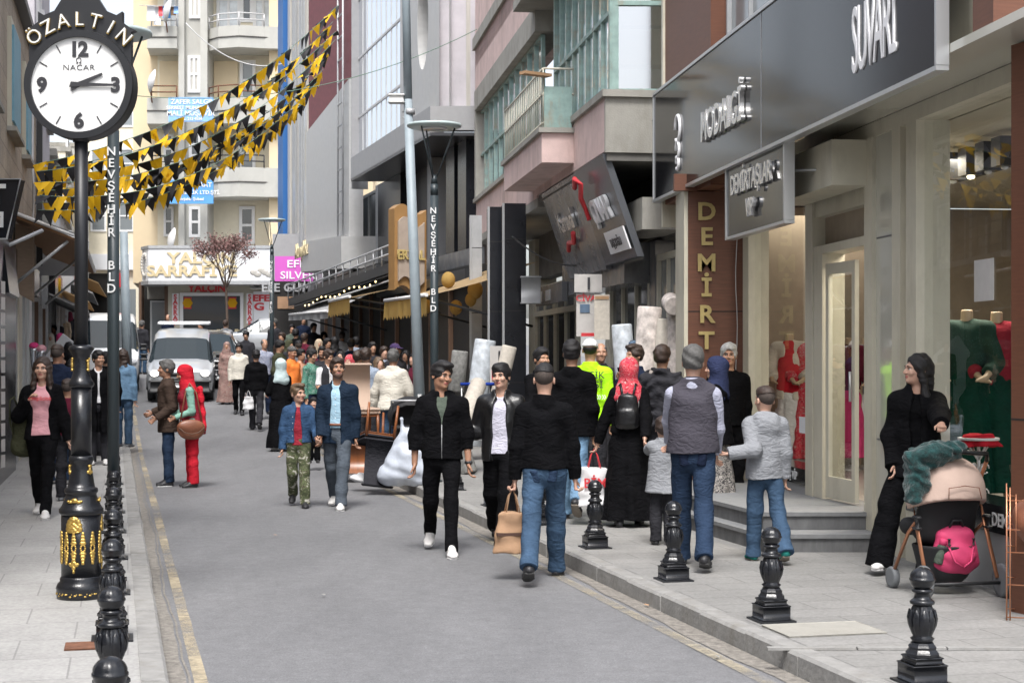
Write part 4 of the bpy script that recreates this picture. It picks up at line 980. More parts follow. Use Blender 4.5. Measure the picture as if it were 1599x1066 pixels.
# ---------------------------------------------------------------- awnings
def awning(name, pxa, ya_, Ya, pxb, yb_, Yb, depth, drop, m, val, lab, scallop=True, arms=True):
    """pxa.. = front lower edge, near end; pxb.. = far end; the cloth rises towards the wall by `drop`"""
    a = Vector((X(pxa, Ya), Ya, Z(ya_, Ya))); b = Vector((X(pxb, Yb), Yb, Z(yb_, Yb))); t = (b-a).normalized(); n = Vector((t.y, -t.x, 0)).normalized()
    if n.x < 0: n = -n
    root = empty(name, tuple(a), 0, lab, 'awning')
    N = 16; V = []
    for j in range(5):
        f_ = j/4
        for k in range(N+1):
            q = a.lerp(b, k/N)+n*depth*f_+Vector((0, 0, drop*f_-.05*math.sin(f_*math.pi)))-a; V.append(q)
    F = [(j*(N+1)+k, j*(N+1)+k+1, (j+1)*(N+1)+k+1, (j+1)*(N+1)+k) for j in range(4) for k in range(N)]
    mb = MB(); mb.add(V, F, 0, True); mb.build('cloth', m, root)
    mb = MB(); V = []
    nv = 40
    for k in range(nv+1):
        q = a.lerp(b, k/nv)-a-n*.01*math.sin(k*1.3); dz = .36-(.07 if (k % 2) else 0) if scallop else .16
        V += [q, q-Vector((0, 0, dz))+n*.02*math.sin(k*.9)]
    mb.add(V, [(2*k, 2*k+1, 2*k+3, 2*k+2) for k in range(nv)], 0, True); mb.build('valance', val, root)
    mb = MB(); mb.tube([(0, 0, .02), tuple(b-a+Vector((0, 0, .02)))], .035, 6); mb.build('front_bar', 'white_frame', root)
    if arms:
        for f_ in (.1, .9):
            mb = MB(); q = a.lerp(b, f_)-a; mb.tube([q, q+n*depth+Vector((0, 0, -.5))], .025, 6)
            mb.build('arm', 'dark_frame', root)
    return root
awning('awning', 666, 462, 27.2, 601, 471, 30.2, 2.0, .62, 'awning_cream', 'awning_yellow', 'cream awning with yellow scalloped valance behind the grey pole and lamp post')
awning('awning', 546, 464, 33.5, 514, 472, 36.5, 3.3, .85, 'awning_cream', 'awning_yellow', 'cream awning with a tan scalloped valance farther up the right pavement')
awning('awning', 512, 487, 38.5, 452, 492, 47, 1.8, .9, 'awning_grey', 'awning_grey', 'long worn grey awning with a row of rails on top beyond the cream awnings', scallop=False)
# the railed canopy edge with warm bulbs
a = Vector((X(610, 36), 36, Z(395+30, 36))); b = Vector((X(450, 47), 47, Z(478, 47)))
rc = empty('canopy_edge', tuple(a), 0, 'dark canopy edge with thin double rail and warm bulbs along the right shops', 'canopy')
d_ = b-a; nrm = Vector((d_.y, -d_.x, 0)).normalized(); nrm = nrm if nrm.x > 0 else -nrm
mb = MB(); V = [Vector((0, 0, 0)), d_, d_+nrm*.8+Vector((0, 0, .1)), nrm*.8+Vector((0, 0, .1))]; V += [v+Vector((0, 0, .22)) for v in V]; mb.hexa(V); mb.build('edge_board', 'dark_frame', rc)
mb = MB()
for h in (.42, .62): mb.tube([(0, 0, h), tuple(d_+Vector((0, 0, h)))], .022, 6)
for k in range(16): q = d_*(k/15); mb.tube([q+Vector((0, 0, .2)), q+Vector((0, 0, .62))], .02, 5)
mb.build('rail', 'alu_dull', rc)
mb = MB()
for k in range(16):
    q = d_*(.1+.045*k)+nrm*-.05+Vector((0, 0, -.12-.05*math.sin(k))); mb = MB(); mb.ell(tuple(q), (.022, .022, .026), 6, 5); mb.build('bulb', 'bulb', rc)
mb = MB(); mb.tube([(.6, 5, -.5), tuple(d_*.1+Vector((0, 0, -.08)))], .01, 4) if False else mb.tube([Vector((0, 0, -.06)), d_+Vector((0, 0, -.06))], .012, 4); mb.build('bulb_cord', 'dark_frame', rc)
# dark shop row behind the awnings
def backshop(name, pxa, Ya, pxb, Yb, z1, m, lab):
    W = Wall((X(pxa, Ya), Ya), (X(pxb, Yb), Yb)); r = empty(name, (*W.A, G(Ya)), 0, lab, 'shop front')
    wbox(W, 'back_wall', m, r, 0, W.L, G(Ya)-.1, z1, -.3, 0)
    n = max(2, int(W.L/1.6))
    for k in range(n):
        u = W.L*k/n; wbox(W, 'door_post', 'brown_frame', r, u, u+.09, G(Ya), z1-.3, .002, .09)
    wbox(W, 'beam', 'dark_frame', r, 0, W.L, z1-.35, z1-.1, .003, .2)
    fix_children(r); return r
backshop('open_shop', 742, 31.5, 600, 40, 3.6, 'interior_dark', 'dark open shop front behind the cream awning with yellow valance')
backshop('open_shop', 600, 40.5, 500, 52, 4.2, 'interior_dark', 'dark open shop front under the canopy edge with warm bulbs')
# yellow balloons under awning
for i, (px, py, r_) in enumerate(((742, 453, 12), (735, 468, 9), (712, 480, 10), (700, 437, 11), (668, 478, 9))):
    y = 28.6; mb = MB(); rr_ = r_*y/2500; mb.ell((0, 0, 0), (rr_, rr_, rr_*1.18), 14, 10); mb.lathe([(.004, -rr_*1.3), (.02, -rr_*1.26), (.006, -rr_*1.16)], n=8)
    o = mb.build('balloon', 'awning_yellow'); o.location = (X(px, y), y, Z(py, y)); tag(o, 'yellow balloon hanging under the cream awning beside the lamp post', 'balloon', 'yellow balloons under the awning')
# the lit ceiling lamps inside the show windows
for px, d_, e_ in ((1505, -1.1, 75), (1225, -1.0, 7), (1330, -1.8, 7)):
    ld = bpy.data.lights.new('shop_ceiling_lamp', 'AREA'); ld.energy = e_; ld.color = (1, .90, .76); ld.size = .9
    lo = bpy.data.objects.new('shop_ceiling_lamp', ld); col.objects.link(lo); lo.location = WG.p(WG.u(px, d_), 3.5, d_); lo.parent = sh; lo.matrix_parent_inverse = Matrix.Translation(-sh.location)
# ================================================================ LEFT SIDE
def SW(l0, y0, l1, y1): return Wall(S(l0, y0), S(l1, y1))
# stone house with blue shutters
W1 = SW(-1.75, 9.5, -1.75, 30.6)
lh = empty('stone_house', (*S(-1.75, 20), .12), 0, 'weathered stone house with blue shutters and dark cornice at the left edge', 'building')
wbox(W1, 'wall', 'old_stone', lh, W1.u(-60), W1.L, 3.4, 7.25, -.6, 0)
wbox(W1, 'wall', 'old_stone', lh, 0, W1.u(-62), .1, 9.5, -.6, 0)
wbox(W1, 'cornice', 'dark_frame', lh, W1.u(-60), W1.L+.1, 7.255, 7.38, -.6, .16)
for px0, px1, zt_, zb_ in ((12, 23, 6.6, 5.2), (35, 41, 6.55, 5.2), (-30, -12, 6.6, 5.1)):
    u0, u1 = W1.u(px0), W1.u(px1); o = window(W1, lh, u0-.12, u1+.12, zb_-.1, zt_+.1, 'cream_wall', 'interior_dark', fw=.1, name='window', sill='concrete')
    wbox(W1, 'shutter', 'blue_shutter', o, u0, u1, zb_, zt_, .03, .09)
mb = MB(); mb.tube([W1.p(W1.u(47), 7.2, .05), W1.p(W1.u(46), 5.2, .05), W1.p(W1.u(44), 4.8, .09), W1.p(W1.u(47), 4.4, .05), W1.p(W1.u(45), 3.9, .06)], .022, 6); mb.build('loose_cable', 'pale_wire', lh)
wbox(W1, 'corner_pipe', 'dark_frame', lh, W1.L-.12, W1.L-.02, 3.5, 7.2, .01, .12)
# ground floor shop
mb = MB(); W1.box(mb, W1.u(-60), W1.u(17, .05), .12, 3.4, -.3, .12); mb.build('black_shopfront', 'black_clad', lh)
for a, b, mm in ((18, 23, 'alu_dull'), (26, 31, 'cream_metal'), (35, 38, 'alu_dull'), (42, 46, 'alu')):
    wbox(W1, 'shopfront_post', mm, lh, W1.u(a), W1.u(b), .12, 3.4, -.2, .04)
wbox(W1, 'shopfront_base', 'alu_dull', lh, W1.u(17), W1.L, .12, .42, -.2, .03)
wbox(W1, 'shopfront_lintel', 'black_clad', lh, W1.u(17), W1.L, 2.9, 3.4, -.2, .06)
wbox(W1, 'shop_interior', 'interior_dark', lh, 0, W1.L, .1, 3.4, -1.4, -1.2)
wpane(W1, 'shop_glass', 'shop_glass', lh, W1.u(17), W1.u(42), .42, 2.9, -.1)
fix_children(lh)
# black sign with white letters
y = 19.5; si = empty('shop_sign', (X(0, y), y, Z(330, y)), 0, 'black sign board with slanted pale edge and white capitals at the left frame edge', 'sign')
P = [(-60, 372), (11, 372), (32, 281), (-60, 281)]; V = [(X(a, y), y, Z(b, y)) for a, b in P]+[(X(a, y)+.02, y+.12, Z(b, y)) for a, b in P]
mb = MB(); mb.add(V, [(0, 1, 2, 3), (7, 6, 5, 4), (0, 4, 5, 1), (1, 5, 6, 2), (2, 6, 7, 3), (3, 7, 4, 0)]); mb.build('panel', 'black_clad', si)
mb = MB(); mb.tube([(X(-60, y), y-.01, Z(373, y)), (X(11, y), y-.01, Z(373, y)), (X(32, y), y-.01, Z(280, y)), (X(-60, y), y-.01, Z(280, y))], .014, 6); mb.build('frame', 'alu', si)
text('lettering', 'MARKET', .33, 'white_letter', si, (X(9, y), y-.02, Z(318, y)), align='RIGHT', off=.012, ext=.006); text('lettering', 'GIYIM', .25, 'white_letter', si, (X(7, y), y-.02, Z(354, y)), align='RIGHT', off=.01, ext=.006)
fix_children(si)
# awning with plank underside
ya, yb = 24.0, 33.0
aw = empty('awning', (*S(-1.7, ya), 3.8), 0, 'white edged awning with brown slatted underside projecting from the stone house', 'awning')
def q4(l, y, z): return (l-.24*y, y, z)
mb = MB(); mb.hexa([q4(-1.73, ya, 3.86), q4(-.70, ya, 3.47), q4(-.70, yb, 3.47), q4(-1.73, yb, 3.86)]+[q4(-1.73, ya, 3.92), q4(-.70, ya, 3.53), q4(-.70, yb, 3.53), q4(-1.73, yb, 3.92)]); mb.build('cloth', 'awning_brown', aw)
mb = MB(); mb.tube([q4(-1.73, ya-.02, 3.93), q4(-.68, ya-.02, 3.53), q4(-.68, yb, 3.53)], .035, 6); mb.build('front_bar', 'white_frame', aw)
for t in (.0, .5, 1): mb = MB(); yy = ya+(yb-ya)*t+.1; mb.tube([q4(-1.7, yy, 2.85), q4(-.9, yy, 3.5)], .025, 6); mb.build('arm', 'alu_dull', aw)
mb = MB(); mb.hexa([q4(-1.72, ya+.5, 2.75), q4(-1.45, ya+.5, 2.6), q4(-1.45, ya+.9, 2.6), q4(-1.72, ya+.9, 2.75)]+[q4(-1.72, ya+.5, 3.8), q4(-1.45, ya+.5, 3.7), q4(-1.45, ya+.9, 3.7), q4(-1.72, ya+.9, 3.8)]); mb.build('side_board', 'awning_plank', aw)
fix_children(aw)
mb = MB(); mb.hexa([q4(-2.0, 21, 2.6), q4(-1.55, 21, 2.6), q4(-1.55, 23, 2.6), q4(-2, 23, 2.6)]+[q4(-2.0, 21, 3.75), q4(-1.66, 21, 3.5), q4(-1.66, 23, 3.5), q4(-2, 23, 3.75)]); tag(mb.build('folded_blind', 'black_clad'), 'black folded shop blind under the slanted sign at the left', 'blind')
mb = MB(); mb.tube([(X(11, 22), 22, Z(384, 22)), (X(66, 22.5), 22.5, Z(360, 22.5))], .028, 8); tag(mb.build('awning_strut', 'alu_dull'), 'pale strut running from the black sign to the awning edge', 'strut')
# glazed bay house with balcony rail
W2 = SW(-1.8, 30.9, -2.0, 41)
b2 = empty('glass_bay_house', (*S(-1.8, 31), .3), 0, 'dark glazed bay house with thin balcony rail behind the pennants on the left', 'building')
wbox(W2, 'wall', 'grey_render', b2, 0, W2.L, 5.95, 12, -1.5, 0)
wbox(W2, 'wall', 'dark_brown_clad', b2, 0, W2.L, 3.0, 5.95, -1.0, -.2)
for k in range(3): window(W2, b2, .3+3.2*k, 3.1+3.2*k, 4.1, 5.8, 'alu_dull', 'dark_pane', nx=2, nz=1, d=-.2)
for k in range(3): window(W2, b2, .8+3.2*k, 2.4+3.2*k, 7.3, 9.3, 'white_frame', 'grey_pane', nx=2, nz=1, d=0, sill='concrete')
mb = MB(); W2.box(mb, 0, W2.L, 3.85, 3.98, -.2, .9); mb.build('balcony_slab', 'grey_panel', b2)
mb = MB()
for z in (4.15, 4.4, 4.65, 4.9): mb.tube([W2.p(0, z, .85), W2.p(W2.L, z, .85)], .015, 5)
for k in range(12): u = W2.L*k/11; mb.tube([W2.p(u, 3.98, .85), W2.p(u, 4.9, .85)], .018, 5)
mb.build('railing', 'dark_frame', b2)
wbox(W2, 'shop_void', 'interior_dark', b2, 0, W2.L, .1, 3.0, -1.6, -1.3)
for k in range(5): wbox(W2, 'shop_post', ('brown_frame', 'alu_dull')[k % 2], b2, W2.L*k/4-.08, W2.L*k/4+.08, .1, 3.0, -.4, -.1)
fix_children(b2)
# farther left row, climbing with the street
def farhouse(l0, y0, l1, y1, h, wallm, shopm, label, nwin=3, floors=2, fr='white_frame', aw_=None, signm=None, stext_=None):
    W = SW(l0, y0, l1, y1); g0 = G((y0+y1)/2); r = empty('shop_house', (*S(l0, y0), g0), 0, label, 'building')
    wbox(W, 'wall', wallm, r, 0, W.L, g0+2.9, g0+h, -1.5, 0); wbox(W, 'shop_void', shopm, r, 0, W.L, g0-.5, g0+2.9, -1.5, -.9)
    wbox(W, 'cornice', 'concrete', r, -.05, W.L+.05, g0+h, g0+h+.18, -1.5, .2)
    for fl in range(floors):
        for k in range(nwin):
            w_ = W.L/nwin; window(W, r, w_*k+w_*.25, w_*k+w_*.75, g0+3.7+fl*2.9, g0+5.3+fl*2.9, fr, 'dark_pane', nx=2, nz=1, sill='concrete')
    for k in range(nwin+1): wbox(W, 'shop_post', 'alu_dull', r, W.L*k/nwin-.08, W.L*k/nwin+.08, g0-.3, g0+2.9, -.4, -.02)
    if signm:
        wbox(W, 'fascia', signm, r, .2, W.L-.2, g0+2.6, g0+3.4, .003, .16)
        if stext_: text('lettering', stext_, .62, 'pennant_yellow' if signm == 'sign_black' else 'red_letter', r, W.p(W.L*.5, g0+2.78, .18), W.reading(), ext=.02, off=.01)
    if aw_:
        mb = MB(); a = [W.p(.1, g0+2.6, 0), W.p(W.L-.1, g0+2.6, 0), W.p(W.L-.1, g0+2.15, 1.0), W.p(.1, g0+2.15, 1.0)]
        V = a+[(x, y, z+.05) for x, y, z in a]; mb.add(V, [(0, 1, 2, 3), (7, 6, 5, 4), (0, 4, 5, 1), (1, 5, 6, 2), (2, 6, 7, 3), (3, 7, 4, 0)]); mb.build('awning', aw_, r)
    fix_children(r)
farhouse(-2.05, 41.5, -2.2, 50, 6.2, 'concrete', 'interior_dark', 'concrete shop house with yellow lettered black fascia on the left row', 3, 1, aw_='awning_grey', signm='sign_black', stext_='BUL')
farhouse(-2.25, 50.4, -2.3, 60, 5.2, 'red_brick', 'interior_dark', 'small red brick shop house with white windows on the left row', 3, 1, aw_='awning_cream', signm='white_sign')
farhouse(-2.35, 60.4, -2.4, 74, 7.5, 'pale_yellow_render', 'interior_dark', 'pale rendered house with a white fascia far up the left row', 4, 2, signm='white_sign', stext_='MARKET', aw_='awning_grey')
farhouse(-2.4, 74.5, -2.2, 96, 8.5, 'balcony_grey', 'interior_dark', 'grey shop house farthest up the left row', 5, 2, aw_='awning_cream')
# side street behind the van: blocks left of the yellow building
W5 = Wall((X(128, 92), 92), (X(216, 92), 92)); r = empty('corner_house', (X(128, 92), 92, G(92)), 0, 'pale corner house with green doorway and red sign box left of the jeweller', 'building')
wbox(W5, 'wall', 'pale_yellow_render', r, 0, W5.L, 3.5, 20, -1, 0)
for i in range(3):
    for k in range(2): window(W5, r, .5+1.6*k, 1.4+1.6*k, 9+3*i, 10.8+3*i, 'white_frame', 'grey_pane', nx=1, nz=2, fw=.1)
wbox(W5, 'doorway', 'interior_dark', r, .3, 1.5, 4, 6.6, .003, .03); wbox(W5, 'fascia', 'white_sign', r, 0, W5.L, 6.8, 7.7, .003, .3); wbox(W5, 'red_sign_box', 'red_letter', r, 1.9, 2.5, 5.8, 6.6, .01, .3)
wbox(W5, 'shop_window', 'grey_pane', r, 1.7, 3.1, 4.1, 5.7, .003, .05)
fix_children(r)
# plain facades across the street beside and behind the camera (they shade the street and fill the reflections)
for i, (l0, y0, l1, y1, h, wm, lab) in enumerate(((-3.2, -14, -3.2, -1, 5.9, 'concrete', 'grey house on the left row behind the camera'), (-3.2, -.8, -3.2, 7.6, 5.9, 'old_stone', 'stone house on the left row beside the camera'))):
    W = SW(l0, y0, l1, y1); r = empty('row_house', (*S(l0, y0), 0), 0, lab, 'building')
    wbox(W, 'wall', wm, r, 0, W.L, .1, h, -1.5, 0)
    for k in range(3):
        window(W, r, W.L*k/3+.6, W.L*(k+1)/3-.6, 4.0, 5.6, 'white_frame', 'dark_pane', nx=2, nz=1, sill='concrete')
        wbox(W, 'shop_window', 'dark_pane', r, W.L*k/3+.2, W.L*(k+1)/3-.2, .5, 2.8, .003, .06)
    wbox(W, 'fascia', 'white_sign' if i else 'sign_black', r, .1, W.L-.1, 2.9, 3.4, .003, .15)
    fix_children(r)
# ================================================================ yellow apartment block with the jeweller below
YF = 66.0; W6 = Wall((X(225, YF), YF), (X(450, YF), YF)); u6 = lambda px: (px-225)*YF/FPX
z6 = lambda py: Z(py, YF)
yb_ = empty('apartment_block', (X(225, YF), YF, G(YF)), 0, 'yellow apartment block with grey wraparound balconies above the white jeweller fascia', 'building')
wbox(W6, 'back_wall', 'pale_yellow_render', yb_, 0, W6.L+4, z6(440), 24, -1.4, -1.2)
wbox(W6, 'stair_bay', 'balcony_grey', yb_, u6(280), u6(325), z6(395), 24, -1.19, -.18)
for a, b in ((280, 289), (314, 325)): wbox(W6, 'stair_pillar', 'balcony_grey', yb_, u6(a), u6(b), z6(395), 24, -.17, .18)
wbox(W6, 'right_wall', 'yellow_render', yb_, u6(420), u6(450)+3.5, z6(440), 24, -1.19, -.02)
for i, (pt, pb) in enumerate(((-75, -35), (45, 79), (156, 196), (264, 309))):
    for a, b, ch in ((238, 280, 'L'), (326, 438, 'R')):
        zt_, zb2_ = z6(pt), z6(pb)
        P = [W6.p(u6(a), 0, -1.1)[:2], W6.p(u6(b)+(3 if ch == 'R' else 0), 0, -1.1)[:2], W6.p(u6(b)+(3 if ch == 'R' else 0), 0, -.1 if ch == 'R' else .25)[:2]]
        if ch == 'R': P = [W6.p(u6(326), 0, -1.1)[:2], W6.p(u6(326), 0, -.1)[:2], W6.p(u6(344), 0, .45)[:2], W6.p(u6(378), 0, .75)[:2], W6.p(u6(415), 0, .45)[:2], W6.p(u6(450)+3, 0, .1)[:2], W6.p(u6(450)+3, 0, -1.1)[:2]]
        else: P = [W6.p(u6(196)-.0, 0, -7)[:2], W6.p(u6(202), 0, -7)[:2]][:0]+[W6.p(u6(184), 0, -8)[:2], W6.p(u6(234), 0, .5)[:2], W6.p(u6(280), 0, .5)[:2], W6.p(u6(280), 0, -1.15)[:2], W6.p(u6(236), 0, -1.15)[:2], W6.p(u6(190), 0, -8)[:2]]
        ar = sum(P[i_][0]*P[(i_+1) % len(P)][1]-P[(i_+1) % len(P)][0]*P[i_][1] for i_ in range(len(P)))
        if ar < 0: P = P[::-1]
        mb = MB(); mb.prism(P, zb2_, zt_); mb.build('balcony', 'balcony_grey', yb_)
        mb = MB(); mid = (zt_+zb2_)/2
        if ch == 'R': mb.tube([W6.p(u6(326), mid, -.08), W6.p(u6(344), mid, .47), W6.p(u6(378), mid, .77), W6.p(u6(415), mid, .47), W6.p(u6(450), mid, .12)], .03, 4); mb.build('balcony_groove', 'concrete_dark', yb_)
        else: mb.tube([W6.p(u6(234), mid, .52), W6.p(u6(280), mid, .52)], .03, 4); mb.build('balcony_groove', 'concrete_dark', yb_)
        mb = MB()
        Q = [W6.p(u6(326), 0, -.08), W6.p(u6(344), 0, .45), W6.p(u6(378), 0, .75), W6.p(u6(415), 0, .45)] if ch == 'R' else [W6.p(u6(240), 0, .4), W6.p(u6(279), 0, .4)]
        for h in (.25, .5): mb.tube([(q[0], q[1], zt_+h) for q in Q], .028, 5)
        for q in Q: mb.tube([(q[0], q[1], zt_), (q[0], q[1], zt_+.5)], .03, 5)
        mb.build('railing', 'pale_wire' if i < 2 else 'rust' if i == 2 else 'dark_frame', yb_)
# white glazing boxes, windows, doors
for (a, b, pt, pb, fr, pn, nx, nz) in ((294, 313, -70, 28, 'white_frame', 'curtain_pane', 2, 2), (292, 312, 86, 144, 'white_frame', 'curtain_pane', 2, 2), (294, 313, 205, 245, 'white_frame', 'dark_pane', 1, 2), (294, 313, 322, 370, 'white_frame', 'dark_pane', 1, 2)):
    window(W6, yb_, u6(a), u6(b), z6(pb), z6(pt), fr, pn, nx=nx, nz=nz, fw=.12, d=-.17)
for (a, b, pt, pb, fr, pn, nx) in ((330, 368, -60, 40, 'white_frame', 'white_pane', 2), (368, 388, -60, 26, 'white_frame', 'dark_pane', 1), (388, 420, -60, 40, 'white_frame', 'white_pane', 2), (367, 392, 86, 150, 'white_frame', 'grey_pane', 1), (365, 392, 205, 262, 'white_frame', 'grey_pane', 1), (366, 391, 318, 378, 'white_frame', 'dark_pane', 1)):
    window(W6, yb_, u6(a), u6(b), z6(pb), z6(pt), fr, pn, nx=nx, nz=2, fw=.13, d=-1.19)
wbox(W6, 'recess_wall', 'yellow_render', yb_, u6(240), u6(276), z6(155), z6(88), -1.19, -1.1)
wbox(W6, 'recess_wall', 'yellow_render', yb_, u6(326), u6(364), z6(155), z6(88), -1.19, -1.1)
for pt in (203, 318): window(W6, yb_, u6(246), u6(262), z6(pt+48), z6(pt), 'white_frame', 'dark_pane', nx=1, nz=2, fw=.1, d=-1.19)
window(W6, yb_, u6(246), u6(275), z6(44), z6(-30), 'white_frame', 'white_pane', nx=3, nz=2, fw=.1, d=-1.19)
# receding left flank
W7 = Wall(W6.p(u6(236), 0, -1.2)[:2], W6.p(u6(188), 0, -8)[:2])
wbox(W7, 'flank_wall', 'yellow_render', yb_, 0, W7.L, z6(440), 24, -1, 0)
for pt in (-40, 72, 190, 320):
    for k in range(2): window(W7, yb_, 1.2+3.2*k, 2.6+3.2*k, z6(pt+50), z6(pt), 'white_frame', 'grey_pane', nx=1, nz=2, fw=.12)
fix_children(yb_)
# satellite dishes and laundry
def dish(px, py, lab, r_=.48):
    y = YF-.9; mb = MB(); prof = [(.01, 0), (r_*.5, -.05), (r_, -.16), (r_+.01, -.15), (r_*.5, -.02), (.01, .03)]
    ob = empty('satellite_dish', (X(px, y), y, Z(py, y)), 0, lab, 'satellite dish')
    mb.lathe(prof, n=20); d = mb.build('dish', 'satellite', ob); d.rotation_euler = (R(25), R(-78), 0)
    mb = MB(); mb.tube([(0, .1, 0), (.1, .2, -.9)], .03, 6); mb.build('mast', 'rust', ob)
dish(232, 125, 'pale satellite dish on the left balcony beside the clock dial, middle floor'); dish(263, 372, 'pale satellite dish on the lowest left balcony above the jeweller fascia'); dish(256, 15, 'pale satellite dish on the top left balcony among laundry')
ln = empty('laundry_line', (X(240, YF-.8), YF-.8, z6(20)), 0, 'laundry in white, red and blue hanging on the top left balcony', 'laundry')
for k, (px, w_, h_, mm) in enumerate(((236, .35, .6, 'white_sign'), (244, .3, .75, 'white_sign'), (252, .28, .4, 'red_letter'), (260, .34, .5, 'blue_sign'), (268, .3, .35, 'kraft'), (274, .2, .3, 'pale_blue_sign'))):
    mb = MB(); mb.bbox((X(px, YF-.8)-X(240, YF-.8), -.06*k % .2, .1-h_/2), (w_, .03, h_), .01); mb.build('garment', mm, ln)
mb = MB(); mb.tube([(-.6, 0, .12), (1.1, 0, .1)], .012, 4); mb.build('line', 'pale_wire', ln)
# sign boards on the balconies
def board(px0, py0, px1, py1, m, lines, lab, name='sign_board', tm='white_letter', y=YF-1.1, th=.1, tilt=0):
    r = empty(name, (X(px0, y), y, Z(py1, y)), 0, lab, 'sign')
    w_, h_ = (px1-px0)*y/FPX, (py1-py0)*y/FPX; mb = MB(); mb.box((w_/2, th/2, h_/2), (w_, th, h_)); mb.build('panel', m, r)
    for (s_, sz, fx, fz, *e) in lines:
        text('lettering', s_, sz*h_, e[0] if e else tm, r, (w_*fx, -.012, h_*fz), ext=.008, off=.004, sx=(e[1] if len(e) > 1 else 1))
    return r
board(263, 152, 333, 190, 'pale_blue_sign', [('ZAFER SALGIN', .28, .55, .72), ('SERBEST MUHASEBECİ', .2, .5, .50), ('MALİ MÜŞAVİR', .28, .5, .24), ('TEL: 213 4556', .16, .5, .06)], 'pale blue office sign with white lines of text on the middle balcony')
board(261, 281, 333, 318, 'blue_sign', [('NEFES İNŞAAT', .27, .5, .70), ('MÜTEAHHİTLİK LTD.ŞTİ.', .22, .5, .40), ('Nevşehir Şubesi', .17, .5, .14)], 'deeper blue company sign with white text half hidden by pennants')
# jeweller fascia with rounded left end
jf = empty('jeweller_fascia', (X(215, YF-2), YF-2, z6(440)), 0, 'white wraparound fascia with gold capitals over the corner jeweller', 'sign')
yj = YF-2.0; zt_, zb2_ = Z(388, yj), Z(438, yj)
P = [(X(214, yj)-.0, yj+2.2), (X(214, yj), yj+.9), (X(232, yj), yj), (X(430, yj), yj), (X(430, yj), yj+2.2)]
mb = MB(); mb.prism(P, zb2_, zt_); mb.build('panel', 'white_sign', jf)
mb = MB(); mb.prism([(a-.05 if i < 2 else a, b-.05) for i, (a, b) in enumerate(P)], zt_+.003, zt_+.12); mb.prism([(a-.05 if i < 2 else a, b-.05) for i, (a, b) in enumerate(P)], zb2_-.15, zb2_-.003); mb.build('trim', 'alu_dull', jf)
text('lettering', 'YALÇIN', .62, 'gold_flat', jf, (X(315, yj), yj-.03, Z(411, yj)), ext=.02, off=.02, sx=1.25); text('lettering', 'SARRAFİYE', .60, 'gold_flat', jf, (X(300, yj), yj-.03, Z(431, yj)), ext=.02, off=.02, sx=1.2)
mb = MB()
for k in range(20):
    t = 2*math.pi*k/20; mb.ell((X(222, yj)+.12*math.cos(t), yj+.42-.05*math.cos(t), (zt_+zb2_)/2+.42*math.sin(t)), (.07, .1, .09), 6, 4)
for k in range(5): mb.ell((X(420, yj)-.15*k, yj-.01, zb2_+.25+.08*(k % 3)), (.16, .02, .12), 8, 5)
mb.build('emblem', 'curtain_pane', jf)
fix_children(jf)
# shop fronts at street level
WJ = Wall((X(213, YF-.6), YF-.6), (X(445, YF-.6), YF-.6)); uj = lambda px: (px-213)*(YF-.6)/FPX; yj = YF-.6
js = empty('jeweller_shop', (X(213, yj), yj, G(YF)), 0, 'jeweller shop front with cream surround, show window and yellow and red signs', 'shop front')
wbox(WJ, 'surround', 'cream_wall', js, uj(262), uj(430), 1.5, Z(440, yj), -.8, -.05)
wbox(WJ, 'side_void', 'interior_dark', js, uj(213), uj(262), 1.5, Z(440, yj), -1.5, -1.0)
for a, b in ((216, 220), (256, 262)): wbox(WJ, 'brown_post', 'brown_frame', js, uj(a), uj(b), 1.5, Z(440, yj), -.6, -.1)
window(WJ, js, uj(228), uj(253), 1.9, Z(468, yj), 'alu_dull', 'grey_pane', nx=1, nz=1, d=-.8)
wbox(WJ, 'roller_blind', 'concrete', js, uj(224), uj(256), Z(466, yj), Z(441, yj), -.9, -.7)
o = window(WJ, js, uj(281), uj(380), 1.7, Z(457, yj), 'white_frame', 'dark_pane', nx=1, nz=1, fw=.13, d=-.04, name='show_window')
mb = MB(); rj = random.Random(5); WJ.box(mb, uj(285), uj(376), 2.38, 2.43, -.02, .04)
for k in range(46): WJ.box(mb, *(lambda a: (a, a+.13))(uj(285)+rj.random()*2.3), *(lambda z_: (z_, z_+.1))(2.4+rj.random()*.45), -.01, .03)
mb.build('jewellery_display', 'gold_flat', js)
for px in (293, 363):
    wbox(WJ, 'window_notice', 'red_letter', js, uj(px-6), uj(px+6), Z(482, yj), Z(464, yj), .0, .02)
    mb = MB(); c = WJ.p(uj(px), Z(473, yj), .03); mb.lathe([(.21, 0), (.21, .02)], c, 6, axis='y', smooth=False); mb.build('yellow_badge', 'pennant_yellow', js)
text('lettering', 'YALÇIN', .40, 'red_letter', js, WJ.p(uj(323), Z(455, yj), -.02), ext=.02, off=.014, sx=1.1)
for px in (274, 390):
    wbox(WJ, 'upright_sign', 'white_sign', js, uj(px-5), uj(px+5), Z(505, yj), Z(458, yj), -.04, .03)
    for k, ch in enumerate('SARRAF'): text('letter', ch, .28, 'red_letter', js, WJ.p(uj(px), Z(467+8.2*k, yj), .035), ext=.006, off=.01)
wbox(WJ, 'white_door', 'white_sign', js, uj(396), uj(420), 1.8, Z(455, yj), -.04, .05)
text('lettering', 'EFE', .36, 'red_letter', js, WJ.p(uj(408), Z(470, yj), .06), ext=.006, off=.015, sx=1.3); text('lettering', 'G', .42, 'red_letter', js, WJ.p(uj(405), Z(484, yj), .06), ext=.006, off=.015, sx=1.4)
fix_children(js)
ac = empty('air_conditioner', (X(406, yj-.3), yj-.3, Z(441, yj)), 0, 'white air conditioner unit with round black fan under the jeweller fascia', 'air conditioner')
mb = MB(); mb.bbox((0, 0, 0), (.80, .34, .56), .03); mb.build('casing', 'ac_white', ac)
